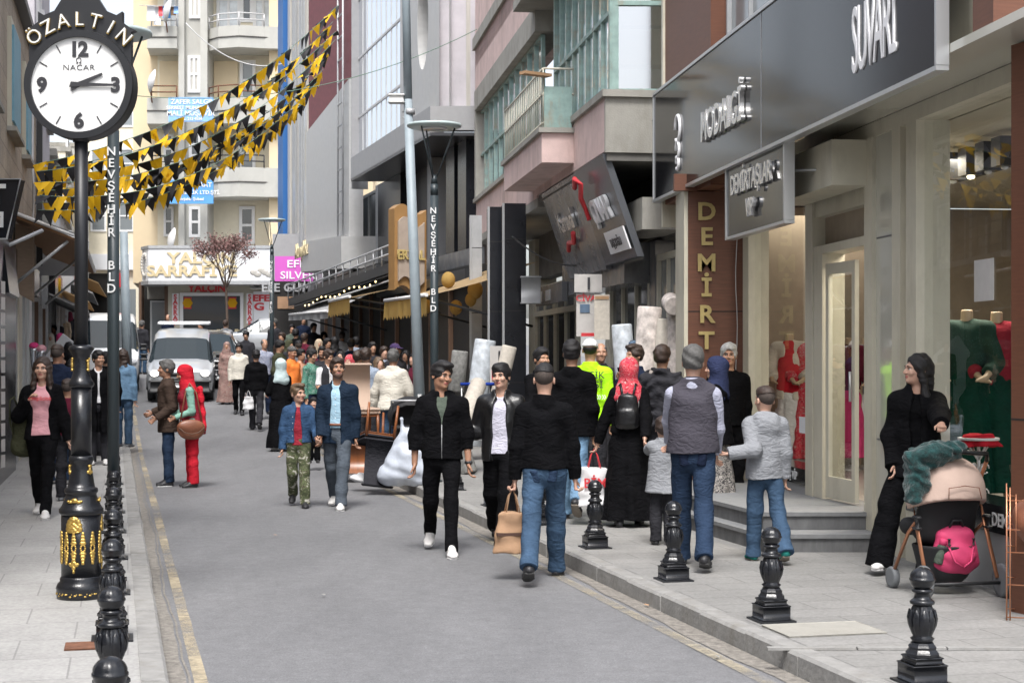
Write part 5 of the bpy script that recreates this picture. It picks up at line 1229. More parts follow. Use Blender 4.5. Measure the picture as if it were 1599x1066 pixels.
mb = MB(); mb.lathe([(.2, 0), (.21, .02)], (-.1, -.185, 0), 24, axis='y', smooth=False); mb.build('fan', 'dark_frame', ac); mb = MB(); mb.lathe([(.05, 0), (.05, .02)], (-.1, -.205, 0), 12, axis='y', smooth=False); mb.build('hub', 'ac_white', ac)
board(429, 400, 489, 439, 'magenta_sign', [('EFE', .42, .56, .55, 'white_face', 1.25), ('SILVER', .42, .60, .10, 'white_face', 1.15)], 'magenta shop sign with two lines of white capitals right of the far lamp post', y=57)
y = 58.2; W8 = Wall((X(425, y), y), (X(520, y), y)); r = empty('silver_shop', (X(425, y), y, G(y)), 0, 'dark silver shop front with grey capitals below the magenta sign', 'shop front')
wbox(W8, 'front', 'interior_dark', r, 0, W8.L, 1.3, Z(438, y), -.5, 0); wbox(W8, 'upper_wall', 'grey_panel', r, 0, W8.L, Z(437, y), Z(365, y), -.5, -.05)
text('lettering', 'EFE GÜMÜŞ', .42, 'alu_dull', r, W8.p(W8.L*.38, Z(455, y), .03), ext=.02, off=.01, sx=1.1); wbox(W8, 'lit_panel', 'kraft', r, .2, .8, Z(482, y), Z(463, y), .003, .03)
fix_children(r)
# purple plum tree ---------------------------------------------------
yt = 59.0; rt = random.Random(21)
tree = empty('plum_tree', (X(354, yt), yt, G(yt)), 0, 'small sparse purple leaved tree in front of the jeweller', 'tree')
tk = MB(); lf = MB(); H0 = Z(450, yt)-G(yt)
def branch(p, d, L, r, dep):
    q = p+d*L; mid = p+d*L*.5+Vector((rt.gauss(0, .03), rt.gauss(0, .03), 0))*L; tk.tube([p, mid, q], [r, r*.8, r*.6], 5, cap=False)
    if dep == 0:
        for _ in range(6):
            c = p.lerp(q, rt.uniform(-.6, 1.2))+Vector((rt.gauss(0, .07), rt.gauss(0, .07), rt.gauss(0, .06))); s_ = rt.uniform(.035, .06)
            a = Vector((rt.gauss(0, 1), rt.gauss(0, 1), rt.gauss(0, 1))).normalized(); b = a.cross(Vector((rt.gauss(0, 1), rt.gauss(0, 1), rt.gauss(0, 1)))).normalized()
            lf.add([c-a*s_, c+b*s_*.5, c+a*s_, c-b*s_*.5], [(0, 1, 2, 3)])
        return
    for k in range(rt.choice((2, 3, 3)) if dep > 1 else 3):
        dd = (d+Vector((rt.gauss(0, .42), rt.gauss(0, .42), rt.uniform(-.05, .35)))).normalized(); branch(p.lerp(q, rt.uniform(.65, 1)), dd, L*rt.uniform(.68, .86), r*.62, dep-1)
for (x, d) in ((0, 1),): tk.tube([(0, 0, 0), (.03, 0, H0*.5), (-.02, 0, H0)], [.06, .05, .045], 7, cap=False)
for k in range(7):
    a = 2*math.pi*k/7+.3; branch(Vector((-.02, 0, H0-.02)), Vector((.42*math.cos(a), .42*math.sin(a), 1)).normalized(), .74, .028, 4)
tk.build('trunk', 'bark', tree); lf.build('crown', 'plum_leaf', tree)
# low houses that close the view behind the block, up the hill
# ================================================================ VEHICLES (front towards -Y)
def car(label, cat, x, y, rz, st, paint, glassy, screens, wheels, lights=True, tall=0, group=None, wr_=.31, frontz=(.62, .78), z0=None):
    """st: (y, z_sill, z_belt, z_roof, half widths sill, belt, roof); glassy: spans with side windows; screens: spans whose top faces are glass"""
    root = empty('parked_car' if cat == 'car' else 'delivery_van', (x, y, (G(y) if z0 is None else z0)), rz, label, cat, group)
    pitch = math.atan(.0576) if abs(math.cos(rz)) > .7 else 0; root.rotation_euler = (pitch, 0, rz)
    body = MB(); gl = MB(); R_ = []
    for (yy, zs, zb_, zr, ws_, wb_, wr) in st:
        h = [(ws_, zs), (wb_, zs+(zb_-zs)*.35), (wb_, zb_-.06), (wb_-.02, zb_), (wr+.03, zr-.10), (wr-.04, zr-.02), (wr*.55, zr+.015)]
        R_.append([(a, yy, b) for a, b in h]+[(-a, yy, b) for a, b in h[::-1]])
    n = 14
    for i in range(len(st)-1):
        for j in range(n-1):
            q = [R_[i][j], R_[i+1][j], R_[i+1][j+1], R_[i][j+1]]
            g_ = (j in (3, 9) and i in glassy) or (j in (3, 4, 5, 6, 7, 8, 9) and i in screens)
            (gl if g_ else body).add(q, [(0, 1, 2, 3)], 0, not g_)
        body.add([R_[i][0], R_[i][13], R_[i+1][13], R_[i+1][0]], [(0, 1, 2, 3)])
    body.add(R_[0], [tuple(range(n))]); body.add(R_[-1], [tuple(reversed(range(n)))])
    bo = body.build('body', paint, root); m_ = bo.modifiers.new('weld', 'WELD'); m_.merge_threshold = .002
    gl.build('windows', 'car_glass', root)
    L0, L1 = st[0][0], st[-1][0]; w = st[1][5]
    for wy in wheels:
        for sx in (-1, 1):
            mb = MB(); mb.lathe([(wr_*.62, -.10), (wr_*.95, -.10), (wr_, -.07), (wr_, .07), (wr_*.95, .10), (wr_*.62, .10)], n=24, axis='x'); wh = mb.build('wheel', 'tyre', root); wh.location = (sx*(w-.09), wy, wr_)
            mb = MB(); mb.lathe([(.03, -.085), (wr_*.64, -.085), (wr_*.64, .085), (.03, .085)], n=20, axis='x', smooth=False)
            for k in range(5):
                a = 2*math.pi*k/5; mb.box((sx*.09, wr_*.33*math.cos(a), wr_*.33*math.sin(a)), (.02, wr_*.12, wr_*.12))
            mb.build('rim', 'rim', wh)
            mb = MB(); pts = [(sx*(w+.006), wy+(wr_+.05)*math.cos(t), wr_+(wr_+.05)*math.sin(t)) for t in [math.pi*k/10 for k in range(11)]]; mb.tube(pts, .03, 6); mb.build('wheel_arch', 'car_plastic', root)
    mb = MB(); mb.bbox((0, L0+.03, .42), (w*1.9, .22, .34), .05); mb.build('bumper', 'car_plastic' if tall else paint, root)
    mb = MB(); mb.bbox((0, L0-.035, frontz[0]+.03), (w*.8, .05, .16), .02); mb.build('grille', 'car_plastic', root)
    mb = MB(); mb.bbox((0, L0-.10, .46), (.52, .02, .11), .005); mb.build('number_plate', 'plate_white', root)
    for sx in (-1, 1):
        mb = MB(); mb.ell((sx*(w-.20), L0+.05, (frontz[0]+frontz[1])/2), (.17, .13, .11), 14, 8); h = mb.build('headlight', 'head_glass', root)
        if lights: mb = MB(); mb.ell((sx*(w-.20), L0-.05, (frontz[0]+frontz[1])/2), (.105, .06, .07), 12, 8); mb.build('lamp', 'headlight', h)
        mb = MB(); mb.bbox((sx*(w+.14), st[2][0]+.35, st[2][2]+.10), (.22, .10, .19), .04); mb.build('wing_mirror', 'car_plastic', root)
        mb = MB(); mb.bbox((sx*(w-.06), L1-.02, .95), (.12, .10, .30), .03); mb.build('tail_light', 'tail_red', root)
    return root
van = [(0, .38, .70, .80, .74, .78, .70), (.25, .30, .88, .93, .82, .85, .74), (.95, .28, 1.02, 1.08, .83, .87, .76), (1.55, .28, 1.06, 1.62, .83, .87, .70), (2.2, .28, 1.08, 1.78, .83, .87, .70), (3.6, .28, 1.08, 1.80, .83, .87, .70), (4.15, .30, 1.06, 1.74, .82, .86, .68)]
yv = 42.0
v1 = car('small silver van with headlights on and raised tailgate facing the camera', 'van', X(281, yv), yv, R(10), van, 'car_silver', (2, 3, 4), (2,), (.75, 3.4), tall=1, frontz=(.66, .86))
mb = MB(); mb.bbox((0, 4.3, 1.93), (1.5, .9, .07), .03); mb.build('tailgate', 'car_silver', v1)
mb = MB(); mb.bbox((0, 4.3, 1.90), (1.15, .5, .02), .01); mb.build('tailgate_window', 'car_glass', v1)
for sx in (-1, 1): mb = MB(); mb.ell((sx*.36, 2.35, 1.22), (.15, .12, .24), 12, 8); mb.build('seat', 'black_fabric', v1)
mb = MB(); mb.tube([(.30, 1.5, 1.20), (-.35, 1.42, 1.16)], .012, 5); mb.build('wiper', 'car_plastic', v1)
yv = 45.0
bigv = [(0, .35, .80, .90, .80, .86, .78), (.3, .30, 1.02, 1.08, .88, .93, .82), (.8, .28, 1.15, 1.22, .90, .95, .86), (1.55, .28, 1.20, 1.98, .90, .95, .80), (2.3, .28, 1.22, 2.08, .90, .95, .80), (4.8, .28, 1.22, 2.10, .90, .95, .80), (5.2, .30, 1.2, 2.04, .88, .93, .78)]
car('white passenger van with closed doors behind the dark lamp post on the left', 'van', X(163, yv), yv, R(13), bigv, 'car_white', (2, 3), (2,), (.85, 4.2), tall=0, lights=False, frontz=(.78, .95), wr_=.34)
suv = [(0, .38, .68, .80, .74, .80, .66), (.2, .30, .88, .93, .84, .88, .72), (1.05, .26, .98, 1.04, .86, .91, .76), (1.85, .26, 1.00, 1.52, .86, .91, .60), (2.6, .26, 1.00, 1.60, .86, .91, .62), (3.6, .26, 1.02, 1.56, .86, .91, .60), (4.35, .30, 1.04, 1.22, .84, .89, .62), (4.5, .42, .95, 1.02, .78, .82, .60)]
yv = 60.5
car('silver estate car parked sideways across the end of the street', 'car', X(325, yv), yv+.4, R(-83), suv, 'car_silver', (2, 3, 4, 5), (2, 5), (.9, 3.55), lights=False, wr_=.34, z0=G(yv)+.05).rotation_euler = (0, 0, R(-83))
yv = 46.5
car('dark grey car with lit headlights half hidden behind the small silver van', 'car', X(325, yv), yv, R(9), suv, 'car_dark', (2, 3, 4, 5), (2, 5), (.9, 3.55), frontz=(.70, .84))
# ================================================================ PEOPLE: one smooth field per body / garment, meshed with surface nets
V3 = lambda *a: np.array(a, float)
def nrm(v): v = np.array(v, float); return v/np.linalg.norm(v)
class Field:
    def __init__(s): s.P = []
    def c(s, a, b, ra, rb, k=.02, op=1, flat=False):   # round cone; flat = cut straight at b
        s.P.append(('c', np.array(a, float), np.array(b, float), ra, rb, k, op, flat)); return s
    def e(s, c, r, rot=None, k=.02, op=1):             # ellipsoid
        s.P.append(('e', np.array(c, float), np.array(r, float), np.eye(3) if rot is None else rot, k, op)); return s
    def ec(s, a, b, wa, wb, xa, k=.02, op=1, flat=False, folds=None):   # elliptic cone: half sizes (w along xa, depth)
        s.P.append(('ec', np.array(a, float), np.array(b, float), wa, wb, nrm(xa), k, op, flat, folds)); return s
    def cut(s, p, n, c, r):                            # remove what lies beyond plane (p, n) inside the ball (c, r)
        s.P.append(('cut', np.array(p, float), nrm(n), np.array(c, float), r)); return s
    def bounds(s):
        lo, hi = np.full(3, 9.), np.full(3, -9.)
        for p in s.P:
            t = p[0]
            if t == 'c' and p[6] > 0: q = np.stack([p[1]-p[3], p[1]+p[3], p[2]-p[4], p[2]+p[4]])
            elif t == 'e' and p[5] > 0: m = p[2].max(); q = np.stack([p[1]-m, p[1]+m])
            elif t == 'ec' and p[7] > 0: m0, m1 = max(p[3]), max(p[4]); q = np.stack([p[1]-m0, p[1]+m0, p[2]-m1, p[2]+m1])
            else: continue
            lo = np.minimum(lo, q.min(0)); hi = np.maximum(hi, q.max(0))
        return lo, hi
    def mesh(s, h, wr=0, seed=0, wf=22, name='body', mats='skin', parent=None, matfn=None):
        lo, hi = s.bounds(); lo = lo-2.2*h-wr; hi = hi+2.2*h+wr
        n = np.ceil((hi-lo)/h).astype(int)+1
        F = np.full(tuple(n), .12, np.float32)
        ax = [lo[i]+h*np.arange(n[i]) for i in range(3)]
        def sub(c0, c1):
            i0 = np.clip(np.floor((c0-lo)/h).astype(int), 0, n-1); i1 = np.clip(np.ceil((c1-lo)/h).astype(int)+1, 1, n)
            sl = tuple(slice(i0[i], i1[i]) for i in range(3))
            return sl, ax[0][sl[0]][:, None, None], ax[1][sl[1]][None, :, None], ax[2][sl[2]][None, None, :]
        for p in s.P:
            t = p[0]
            if t == 'cut':
                _, q, nn, c, r = p; sl, x, y, z = sub(c-r, c+r)
                if 0 in F[sl].shape: continue
                d = (x-q[0])*nn[0]+(y-q[1])*nn[1]+(z-q[2])*nn[2]
                dd = np.sqrt((x-c[0])**2+(y-c[1])**2+(z-c[2])**2)-r
                F[sl] = np.where(dd < 0, np.maximum(F[sl], np.minimum(d, .12)), F[sl]); continue
            if t == 'c':
                _, a, b, ra, rb, k, op, flat = p; mg = .04+k; R_ = max(ra, rb)+mg
                sl, x, y, z = sub(np.minimum(a, b)-R_, np.maximum(a, b)+R_)
                if 0 in F[sl].shape: continue
                ab = b-a; L2 = max(ab@ab, 1e-9); px_, py_, pz_ = x-a[0], y-a[1], z-a[2]
                tt = (px_*ab[0]+py_*ab[1]+pz_*ab[2])/L2; tc = np.clip(tt, 0, 1)
                tq = np.clip(tt, 0, None) if flat else tc
                d = np.sqrt((px_-ab[0]*tq)**2+(py_-ab[1]*tq)**2+(pz_-ab[2]*tq)**2)-(ra+(rb-ra)*tc)
                if flat: d = np.maximum(d, (tt-1)*math.sqrt(L2))
            elif t == 'e':
                _, c, r, rot, k, op = p; m = r.max()+.04+k; sl, x, y, z = sub(c-m, c+m)
                if 0 in F[sl].shape: continue
                px_, py_, pz_ = x-c[0], y-c[1], z-c[2]; q = 0; g_ = 0
                for i in range(3):
                    u = (px_*rot[0, i]+py_*rot[1, i]+pz_*rot[2, i]); q = q+(u/r[i])**2; g_ = g_+(u/r[i]**2)**2
                k0 = np.sqrt(q); d = k0*(k0-1)/np.maximum(np.sqrt(g_), 1e-6)
            else:
                _, a, b, wa, wb, xa, k, op, flat, folds = p; mg = .05+k; R_ = max(max(wa), max(wb))+mg
                sl, x, y, z = sub(np.minimum(a, b)-R_, np.maximum(a, b)+R_)
                if 0 in F[sl].shape: continue
                ab = b-a; L = max(np.linalg.norm(ab), 1e-6); ad = ab/L; xa = nrm(xa-ad*(xa@ad)); ya = np.cross(ad, xa)
                px_, py_, pz_ = x-a[0], y-a[1], z-a[2]
                ta = px_*ad[0]+py_*ad[1]+pz_*ad[2]; tt = ta/L; tc = np.clip(tt, 0, 1)
                u = px_*xa[0]+py_*xa[1]+pz_*xa[2]; v = px_*ya[0]+py_*ya[1]+pz_*ya[2]
                rw = wa[0]+(wb[0]-wa[0])*tc; rd = wa[1]+(wb[1]-wa[1])*tc
                if folds:
                    th = np.arctan2(v, u); f_ = 1+folds[1]*tc*(np.sin(folds[0]*th+folds[2])+.5*np.sin((folds[0]*1.7)*th+2*folds[2])); rw = rw*f_; rd = rd*f_
                ex = np.where(tt < 0, ta, np.where(tt > 1, 0 if flat else ta-L, 0)); mm = np.minimum(rw, rd)
                kk = np.sqrt((u/rw)**2+(v/rd)**2+(ex/mm)**2); gg = np.sqrt((u/rw**2)**2+(v/rd**2)**2+(ex/mm**2)**2)
                d = kk*(kk-1)/np.maximum(gg, 1e-6)
                if flat: d = np.maximum(d, ta-L)
            cur = F[sl]
            if op > 0:
                hh = np.clip(.5+.5*(cur-d)/k, 0, 1); F[sl] = cur*(1-hh)+d*hh-k*hh*(1-hh)
            else:
                dn = -d; hh = np.clip(.5+.5*(dn-cur)/k, 0, 1); F[sl] = cur*(1-hh)+dn*hh+k*hh*(1-hh)
        if wr:                                          # cloth wrinkles
            rs = np.random.RandomState(seed); x, y, z = ax[0][:, None, None], ax[1][None, :, None], ax[2][None, None, :]
            D = 0
            for _ in range(4):
                a_, b_ = rs.normal(0, 1, 3), rs.normal(0, 1, 3); a_[2] += 1.2*np.sign(a_[2]); w1 = wf*rs.uniform(.7, 1.5)
                ph = rs.uniform(0, 6, 2); a_ = a_/np.linalg.norm(a_); b_ = b_/np.linalg.norm(b_)
                D = D+np.sin(w1*(a_[0]*x+a_[1]*y+a_[2]*z)+2.2*np.sin(.45*wf*(b_[0]*x+b_[1]*y+b_[2]*z)+ph[0])+ph[1])
            F += (wr*.5*(D-1.0)).astype(np.float32)
            for i in range(3):
                for e_ in (0, -1):
                    sl = [slice(None)]*3; sl[i] = e_; F[tuple(sl)] = np.maximum(F[tuple(sl)], .01)
        ins = F < 0
        # surface nets
        c = [ins[a:a+n[0]-1, b:b+n[1]-1, d:d+n[2]-1] for a in (0, 1) for b in (0, 1) for d in (0, 1)]
        cnt = sum(q.astype(np.int8) for q in c); act = (cnt > 0) & (cnt < 8)
        idx = np.argwhere(act); N = len(idx)
        if N == 0: return None
        acc = np.zeros((N, 3)); num = np.zeros(N); i0, j0, k0_ = idx.T
        cor = [(a, b, d) for a in (0, 1) for b in (0, 1) for d in (0, 1)]
        val = {q: F[i0+q[0], j0+q[1], k0_+q[2]] for q in cor}
        for q in cor:
            for axn in range(3):
                if q[axn] == 0:
                    r = list(q); r[axn] = 1; r = tuple(r); va, vb = val[q], val[r]; m_ = (va < 0) != (vb < 0)
                    t_ = np.where(m_, va/np.where(va == vb, 1, va-vb), 0)
                    P_ = np.array(q, float)[None, :].repeat(N, 0); P_[:, axn] += t_; acc[m_] += P_[m_]; num[m_] += 1
        V = lo+h*(idx+acc/num[:, None])
        ID = np.full(act.shape, -1, np.int64); ID[i0, j0, k0_] = np.arange(N)
        faces = []
        for axn in range(3):
            o1, o2 = (axn+1) % 3, (axn+2) % 3
            sa = [slice(1, -1)]*3; sa[axn] = slice(0, -1); sb_ = [slice(1, -1)]*3; sb_[axn] = slice(1, None)
            A_, B_ = ins[tuple(sa)], ins[tuple(sb_)]; e = np.argwhere(A_ != B_)
            if not len(e): continue
            av = A_[tuple(e.T)]; e = e+1; e[:, axn] -= 1
            def cell(d1, d2):
                q = e.copy(); q[:, o1] += d1; q[:, o2] += d2; return ID[q[:, 0], q[:, 1], q[:, 2]]
            Q = np.stack([cell(-1, -1), cell(0, -1), cell(0, 0), cell(-1, 0)], 1); Q[~av] = Q[~av][:, ::-1]; faces.append(Q)
        Fc = np.concatenate(faces); Fc = Fc[(Fc >= 0).all(1)]
        me = bpy.data.meshes.new(name); nf = len(Fc)
        me.vertices.add(N); me.vertices.foreach_set('co', V.astype(np.float32).ravel())
        me.loops.add(nf*4); me.loops.foreach_set('vertex_index', Fc.astype(np.int32).ravel())
        me.polygons.add(nf); me.polygons.foreach_set('loop_start', np.arange(nf, dtype=np.int32)*4)
        for mm in (mats if isinstance(mats, (list, tuple)) else [mats]): me.materials.append(M[mm])
        if matfn is not None: me.polygons.foreach_set('material_index', matfn(V[Fc].mean(1)).astype(np.int32))
        me.polygons.foreach_set('use_smooth', np.ones(nf, bool)); me.update(calc_edges=True); me.validate()
        o = bpy.data.objects.new(name, me); col.objects.link(o)
        if parent is not None: o.parent = parent
        return o
# ---- cloth and skin materials
for nm, c in (('skin_light', (.50, .30, .22)), ('skin_mid', (.42, .235, .155)), ('skin_tan', (.34, .18, .115))):
    m_ = mat(nm, c, .5, var=.08, vscale=30); b_ = m_.node_tree.nodes['Principled BSDF']; b_.inputs['Subsurface Weight'].default_value = .12; b_.inputs['Subsurface Radius'].default_value = (.012, .005, .003)
mat('lips', (.36, .12, .10), .5); mat('eye_white', (.62, .60, .58), .2); mat('iris', (.03, .018, .012), .15)
mat('hair_black', (.006, .005, .006), .55, var=.4, vscale=40, bump=.6, bscale=160, aniso=(1, 1, .2)); mat('hair_brown', (.035, .020, .014), .45, var=.4, vscale=40, bump=.6, bscale=160, aniso=(1, 1, .2))
mat('hair_grey', (.09, .088, .085), .6, var=.4, vscale=50, bump=.6, bscale=160); mat('hair_white', (.42, .42, .41), .6, var=.2, vscale=40, bump=.6, bscale=160); mat('hair_light', (.11, .07, .04), .5, var=.4, vscale=40, bump=.5, bscale=140)
mat('stubble', (.13, .075, .055), .7, var=.2, vscale=60); mat('crop', (.055, .042, .036), .8, var=.3, vscale=70)
def cloth(n, c, r=.9, v=.12, **k):
    m = mat('c_'+n, c, r, var=v, vscale=k.pop('vs', 7), bump=k.pop('b', .12), bscale=k.pop('bs', 90), spec=.08); t = m.node_tree; b = t.nodes['Principled BSDF']
    old = b.inputs['Normal'].links[0].from_socket; tc = t.nodes.new('ShaderNodeTexCoord'); nz = t.nodes.new('ShaderNodeTexNoise'); nz.inputs['Scale'].default_value = 4.5+len(n)*.7; nz.inputs['Detail'].default_value = 2; nz.inputs['Distortion'].default_value = 1.6
    mp = t.nodes.new('ShaderNodeMapping'); mp.inputs['Scale'].default_value = (1, 1, 1.9); t.links.new(tc.outputs['Object'], mp.inputs[0]); t.links.new(mp.outputs[0], nz.inputs[0])
    bp = t.nodes.new('ShaderNodeBump'); bp.inputs['Strength'].default_value = .38; bp.inputs['Distance'].default_value = .045; t.links.new(nz.outputs['Fac'], bp.inputs['Height']); t.links.new(old, bp.inputs['Normal']); t.links.new(bp.outputs[0], b.inputs['Normal'])
    return m
cloth('black', (.0045, .0045, .0055), v=.3, sh=.05); cloth('charcoal', (.030, .030, .035)); cloth('navy', (.012, .018, .038)); cloth('blazer', (.012, .022, .040), .8); cloth('grey', (.19, .20, .22)); cloth('lightgrey', (.25, .26, .28)); cloth('heather', (.24, .25, .265))
cloth('white', (.66, .66, .68)); cloth('lilac_white', (.50, .49, .58)); cloth('cream', (.60, .57, .50)); cloth('beige', (.42, .34, .25)); cloth('pink', (.66, .34, .38)); cloth('red', (.50, .02, .035)); cloth('maroon', (.10, .015, .03)); cloth('dark_red_tee', (.26, .025, .04))
cloth('jeans', (.045, .080, .135), .85, .35, vs=5, bs=160); cloth('jeans_dark', (.022, .038, .072), .85, .25, vs=5, bs=160); cloth('jeans_light', (.12, .22, .32), .85, .3, vs=5, bs=160); cloth('denim_jacket', (.038, .078, .155), .85, .4, vs=9, bs=160); cloth('denim_pale', (.14, .24, .36), .85, .3, vs=6, bs=160)
cloth('grey_jeans', (.075, .09, .11), .85, .25, vs=5); cloth('skyblue', (.33, .50, .62), .7, .06); cloth('blueshirt', (.27, .32, .40), .8, .08); cloth('lav_shirt', (.36, .37, .46), .8, .08); cloth('brown', (.055, .038, .030), .8); cloth('olive', (.055, .058, .035)); cloth('sage', (.085, .105, .085)); cloth('mint', (.22, .40, .33)); cloth('orange', (.80, .22, .05)); cloth('neon', (.42, .90, .02), .6, .06)
cloth('vest_grey', (.062, .058, .072), .85, .08); cloth('dress_green', (.004, .042, .028), .5, .3); cloth('fluff', (.45, .55, .56)); cloth('royal', (.02, .05, .30)); cloth('yellow', (.62, .36, .03)); cloth('purple', (.06, .04, .10)); cloth('indigo_scarf', (.030, .038, .085)); cloth('peach', (.55, .30, .20)); cloth('hotpink', (.62, .06, .20)); cloth('teal', (.02, .15, .13))
mat('leather_black', (.007, .007, .008), .34, var=.2, vscale=8, bump=.4, bscale=30); mat('leather_brown', (.20, .075, .04), .42, var=.15, vscale=8, bump=.3, bscale=40); mat('shoe_white', (.62, .61, .60), .6, var=.08); mat('shoe_dark', (.022, .022, .025), .5); mat('sole', (.05, .05, .05), .8); mat('sole_white', (.6, .6, .6), .7); mat('sole_tan', (.20, .17, .14), .8)
def pattern(name, cols, scale, kind='noise', metal=0):
    m = bpy.data.materials.new(name); m.use_nodes = True; t = m.node_tree; b = t.nodes['Principled BSDF']; tc = t.nodes.new('ShaderNodeTexCoord')
    if kind == 'noise':
        n = t.nodes.new('ShaderNodeTexNoise'); n.inputs['Scale'].default_value = scale; n.inputs['Detail'].default_value = 2.5; n.inputs['Distortion'].default_value = 1.2
        mp = t.nodes.new('ShaderNodeMapping'); mp.inputs['Scale'].default_value = (1, 1, 1.5); t.links.new(tc.outputs['Object'], mp.inputs[0]); t.links.new(mp.outputs[0], n.inputs[0])
    else:
        n = t.nodes.new('ShaderNodeTexChecker') if kind == 'plaid' else t.nodes.new('ShaderNodeTexVoronoi'); n.inputs['Scale'].default_value = scale; t.links.new(tc.outputs['Object'], n.inputs['Vector'])
    r = t.nodes.new('ShaderNodeValToRGB'); r.color_ramp.interpolation = 'CONSTANT' if kind == 'noise' else 'LINEAR'; e = r.color_ramp.elements
    N = len(cols)
    while len(e) < N: e.new(.5)
    for i, (p, c) in enumerate(cols): e[i].position = p; e[i].color = (*c, 1)
    t.links.new(n.outputs['Distance' if kind == 'vor' else 'Fac' if 'Fac' in n.outputs else 0], r.inputs[0]); t.links.new(r.outputs[0], b.inputs['Base Color']); b.inputs['Roughness'].default_value = .85
    M[name] = m
pattern('c_camo', [(0, (.05, .06, .028)), (.44, (.10, .12, .055)), (.52, (.045, .035, .022)), (.565, (.19, .20, .12)), (.62, (.40, .39, .35))], 13)
pattern('c_floral', [(0, (.035, .033, .035)), (.47, (.30, .28, .26)), (.55, (.07, .065, .065)), (.60, (.42, .39, .36))], 32)
pattern('c_redscarf', [(0, (.50, .02, .05)), (.42, (.62, .10, .12)), (.5, (.50, .02, .04)), (.58, (.60, .35, .35)), (.62, (.40, .01, .03))], 17)
pattern('c_plaid', [(0, (.02, .16, .11)), (.45, (.30, .36, .33)), (.5, (.03, .20, .13)), (.6, (.05, .07, .06))], 22)
pattern('c_plaid_blue', [(0, (.20, .23, .32)), (.48, (.42, .44, .50)), (.54, (.16, .17, .25))], 26)
pattern('c_rosefloral', [(0, (.20, .10, .09)), (.45, (.33, .22, .19)), (.55, (.14, .08, .07)), (.62, (.36, .30, .26))], 24)
